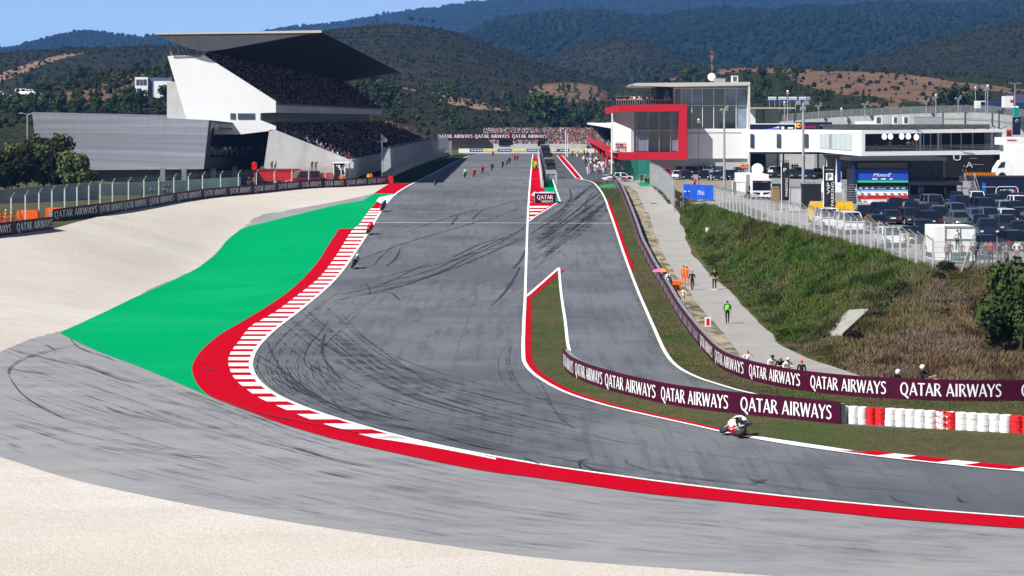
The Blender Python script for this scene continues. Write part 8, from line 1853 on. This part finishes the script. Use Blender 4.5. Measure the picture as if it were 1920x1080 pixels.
# ------------------------------------------------------------------ right hand bush and scrub on the bank
for i, (px, py, h, r, sd_, lb_) in enumerate(((1915,668,6.6,3.0,91,'large dense green bush cut by the right edge, on the brown slope'),(1892,662,4.2,1.9,92,'lower left part of the green bush clump at the right edge'))):
    g = G(px, py); t = make_tree('oak', h, r, sd_, 5200 if i == 0 else 2600, .15, leaf_mat('holm_oak_leaf', (.018,.034,.010), (.055,.080,.020), 1.5), lb_, None, cat='bush', name='holm_oak'); t.location = (g.x, g.y, g.z-.3)
for i, (px, py, s, m_, lb_) in enumerate(((1842,592,1.1,'r','dark reddish brown shrub left of the green bush'),(1760,525,.5,'r','small dry shrub below the green bin'),(1690,545,.6,'o','olive shrub on the upper part of the brown slope'),(1677,560,.5,'o','small olive shrub in the middle of the brown slope'),(1645,600,.5,'o','small green shrub right of the drain slab'),(1772,507,.7,'o','olive shrub at the fence corner'),(1600,640,.7,'r','dry shrub below the drain slab'),(1655,575,.4,'g','bright green tuft on the brown slope'),(1740,565,.35,'g','small green tuft in the brown grass'))):
    g = G(px, py); mt_ = {'r': leaf_mat('dry_shrub', (.035,.018,.014), (.075,.045,.032), 3), 'o': leaf_mat('olive_shrub', (.04,.045,.018), (.09,.085,.04), 3), 'g': leaf_mat('green_shrub', (.03,.06,.012), (.07,.11,.03), 3)}[m_]
    V, Fc = crown([(0,0,s*.5,s,s*.9,s*.6),(s*.5,0,s*.4,s*.5,s*.5,s*.45)], 900, .09, 200+i, .3); o = mesh_obj('shrub', V, Fc, mt_); o.location = g; tag(o, lb_, 'shrub')
# grass: thousands of blades on the bank, the verges and the island
def grass(name, poly_px, n, hmin, hmax, cfun, label, w=.05, y0=45, bl=5, plan_poly=None):
    P = plan_poly or plan(poly_px); A = np.array(P); xs0, xs1 = A[:,0].min(), A[:,0].max(); ys0, ys1 = A[:,1].min(), A[:,1].max(); X = []; Y_ = []
    while len(X) < n:
        x = RNG.uniform(xs0, xs1, n); y = RNG.uniform(ys0, ys1, n); k = inside(P, x, y); X += x[k].tolist(); Y_ += y[k].tolist()
    X = np.array(X[:n]); Y_ = np.array(Y_[:n]); sl_ = inside([(q.x,q.y) for q in SLAB], X, Y_); X = X[~sl_]; Y_ = Y_[~sl_]; n = len(X); Z = hfield(X, Y_); px = 960+X*F/Y_; py = HY+(ZC-Z)*F/Y_
    C, Hs = cfun(px, py, X, Y_); VS = np.empty((n, bl*3, 3)); CS = np.ones((n, bl*3, 4))
    for b_ in range(bl):
        a = RNG.uniform(0, 6.28, n); hh = Hs*RNG.uniform(hmin, hmax, n); ox = RNG.normal(0, .16, n); oy = RNG.normal(0, .16, n); lx = RNG.normal(.05, .3, n)*hh; ly = RNG.normal(0, .3, n)*hh; ww = w*RNG.uniform(.7, 1.8, n)
        VS[:,b_*3,0] = X+ox-np.cos(a)*ww; VS[:,b_*3,1] = Y_+oy-np.sin(a)*ww; VS[:,b_*3,2] = Z-.03
        VS[:,b_*3+1,0] = X+ox+np.cos(a)*ww; VS[:,b_*3+1,1] = Y_+oy+np.sin(a)*ww; VS[:,b_*3+1,2] = Z-.03
        VS[:,b_*3+2,0] = X+ox+lx; VS[:,b_*3+2,1] = Y_+oy+ly; VS[:,b_*3+2,2] = Z+hh
        j = RNG.uniform(.7, 1.3, (n, 1)); 
        for q in range(3): CS[:,b_*3+q,:3] = C*j
    k = n*bl; me = bpy.data.meshes.new(name); me.vertices.add(k*3); me.vertices.foreach_set('co', VS.reshape(-1)); me.loops.add(k*3); me.loops.foreach_set('vertex_index', np.arange(k*3)); me.polygons.add(k); me.polygons.foreach_set('loop_start', np.arange(k)*3); me.polygons.foreach_set('loop_total', np.full(k, 3)); me.update(calc_edges=True)
    at = me.attributes.new('cloth', 'FLOAT_COLOR', 'POINT'); at.data.foreach_set('color', CS.ravel())
    m = mat('grass_blades', (.1,.1,.1), .9, spec=0)
    if not any(nd.type == 'ATTRIBUTE' for nd in m.node_tree.nodes): a_ = m.node_tree.nodes.new('ShaderNodeAttribute'); a_.attribute_name = 'cloth'; m.node_tree.links.new(a_.outputs['Color'], m.node_tree.nodes['Principled BSDF'].inputs['Base Color'])
    me.materials.append(m); o = bpy.data.objects.new(name, me); COL.objects.link(o); return tag(o, label, 'grass', kind='stuff')
GRN, OLV, BRN, STR = np.array((.048,.098,.018)), np.array((.110,.118,.036)), np.array((.125,.078,.046)), np.array((.21,.165,.10))
def bank_col(px, py, X, Y_):
    t = np.clip((px-1640)/260+(py-520)/230+fbm(X*.12, Y_*.06)*.8, 0, 1)[:,None]; m = (fbm(X*.5+7, Y_*.2)*.9+.45).clip(0,1)[:,None]
    g = GRN*(1-m)+OLV*m; b_ = BRN*(1-m*.7)+STR*m*.7; C = g*(1-t)+b_*t; p_ = np.clip((fbm(X*.35+21, Y_*.14)-.12)*5, 0, 1)[:,None]*(.35+.65*t); C = C*(1-p_)+np.array((.16,.12,.085))*p_; k_ = np.clip((fbm(X*.8+5, Y_*.3+11)-.1)*5, 0, 1)[:,None]; C = C*(1-.55*k_); s = (fbm(X*.9, Y_*.35+3)*1.6+.8).clip(.2, 1.6)*np.clip((X-17.5)/5, .3, 1); return C, s
bank = [(20.3,309),(21.4,300),(24.0,283.5),(25.0,254),(29.1,215),(31.1,178.5),(37.5,179),(46,180),(46,128.5),(28,129.5)]+[(p[0]+.25, p[1]) for p in plan(path_r[2:])]
grass('bank_grass', None, 84000, .12, .50, bank_col, 'rough green and brown grass covering the bank', w=.045, plan_poly=bank)
def lawn_col(px, py, X, Y_):
    m = (fbm(X*.22+3, Y_*.10)*2.2+.5).clip(0,1)[:,None]; q = (fbm(X*.45, Y_*.22+9)*2.6+.1).clip(0,1)[:,None]; C = (np.array((.055,.105,.018))*(1-m)+np.array((.125,.112,.05))*m)*(1-q*.75)+np.array((.085,.06,.04))*q*.75; return C, np.ones(len(X))
grass('island_grass', None, 26000, .03, .09, lawn_col, 'short dry grass of the island', w=.02, bl=4, plan_poly=[p for p in island if p[1] > 80])
strip_r = off_line(lR, -.9)
strp = [p for p, q in zip(off_line(lR, -.55), LANE_R)]; bb = [(p[0]-.15, p[1]-.05) for p in plan(sm(BAR_R, 2))]
grass('strip_grass', None, 22000, .03, .09, lawn_col, 'short grass strip between the pit lane and the barrier', w=.02, bl=4, plan_poly=strp+bb[::-1])
grass('far_strip_grass', None, 9000, .05, .12, lambda px,py,X,Y_: (np.tile(np.array((.04,.085,.015)), (len(X),1)), np.ones(len(X))), 'green grass strip below the tall debris fence', w=.05, bl=4, plan_poly=plan([(738,346),(720,330),(860,291),(884,291),(850,304),(800,330),(772,343)]))
# ------------------------------------------------------------------ drop the unplaced templates
def kill(o):
    for c in list(o.children): kill(c)
    bpy.data.objects.remove(o)
for t in CARS.values(): kill(t)
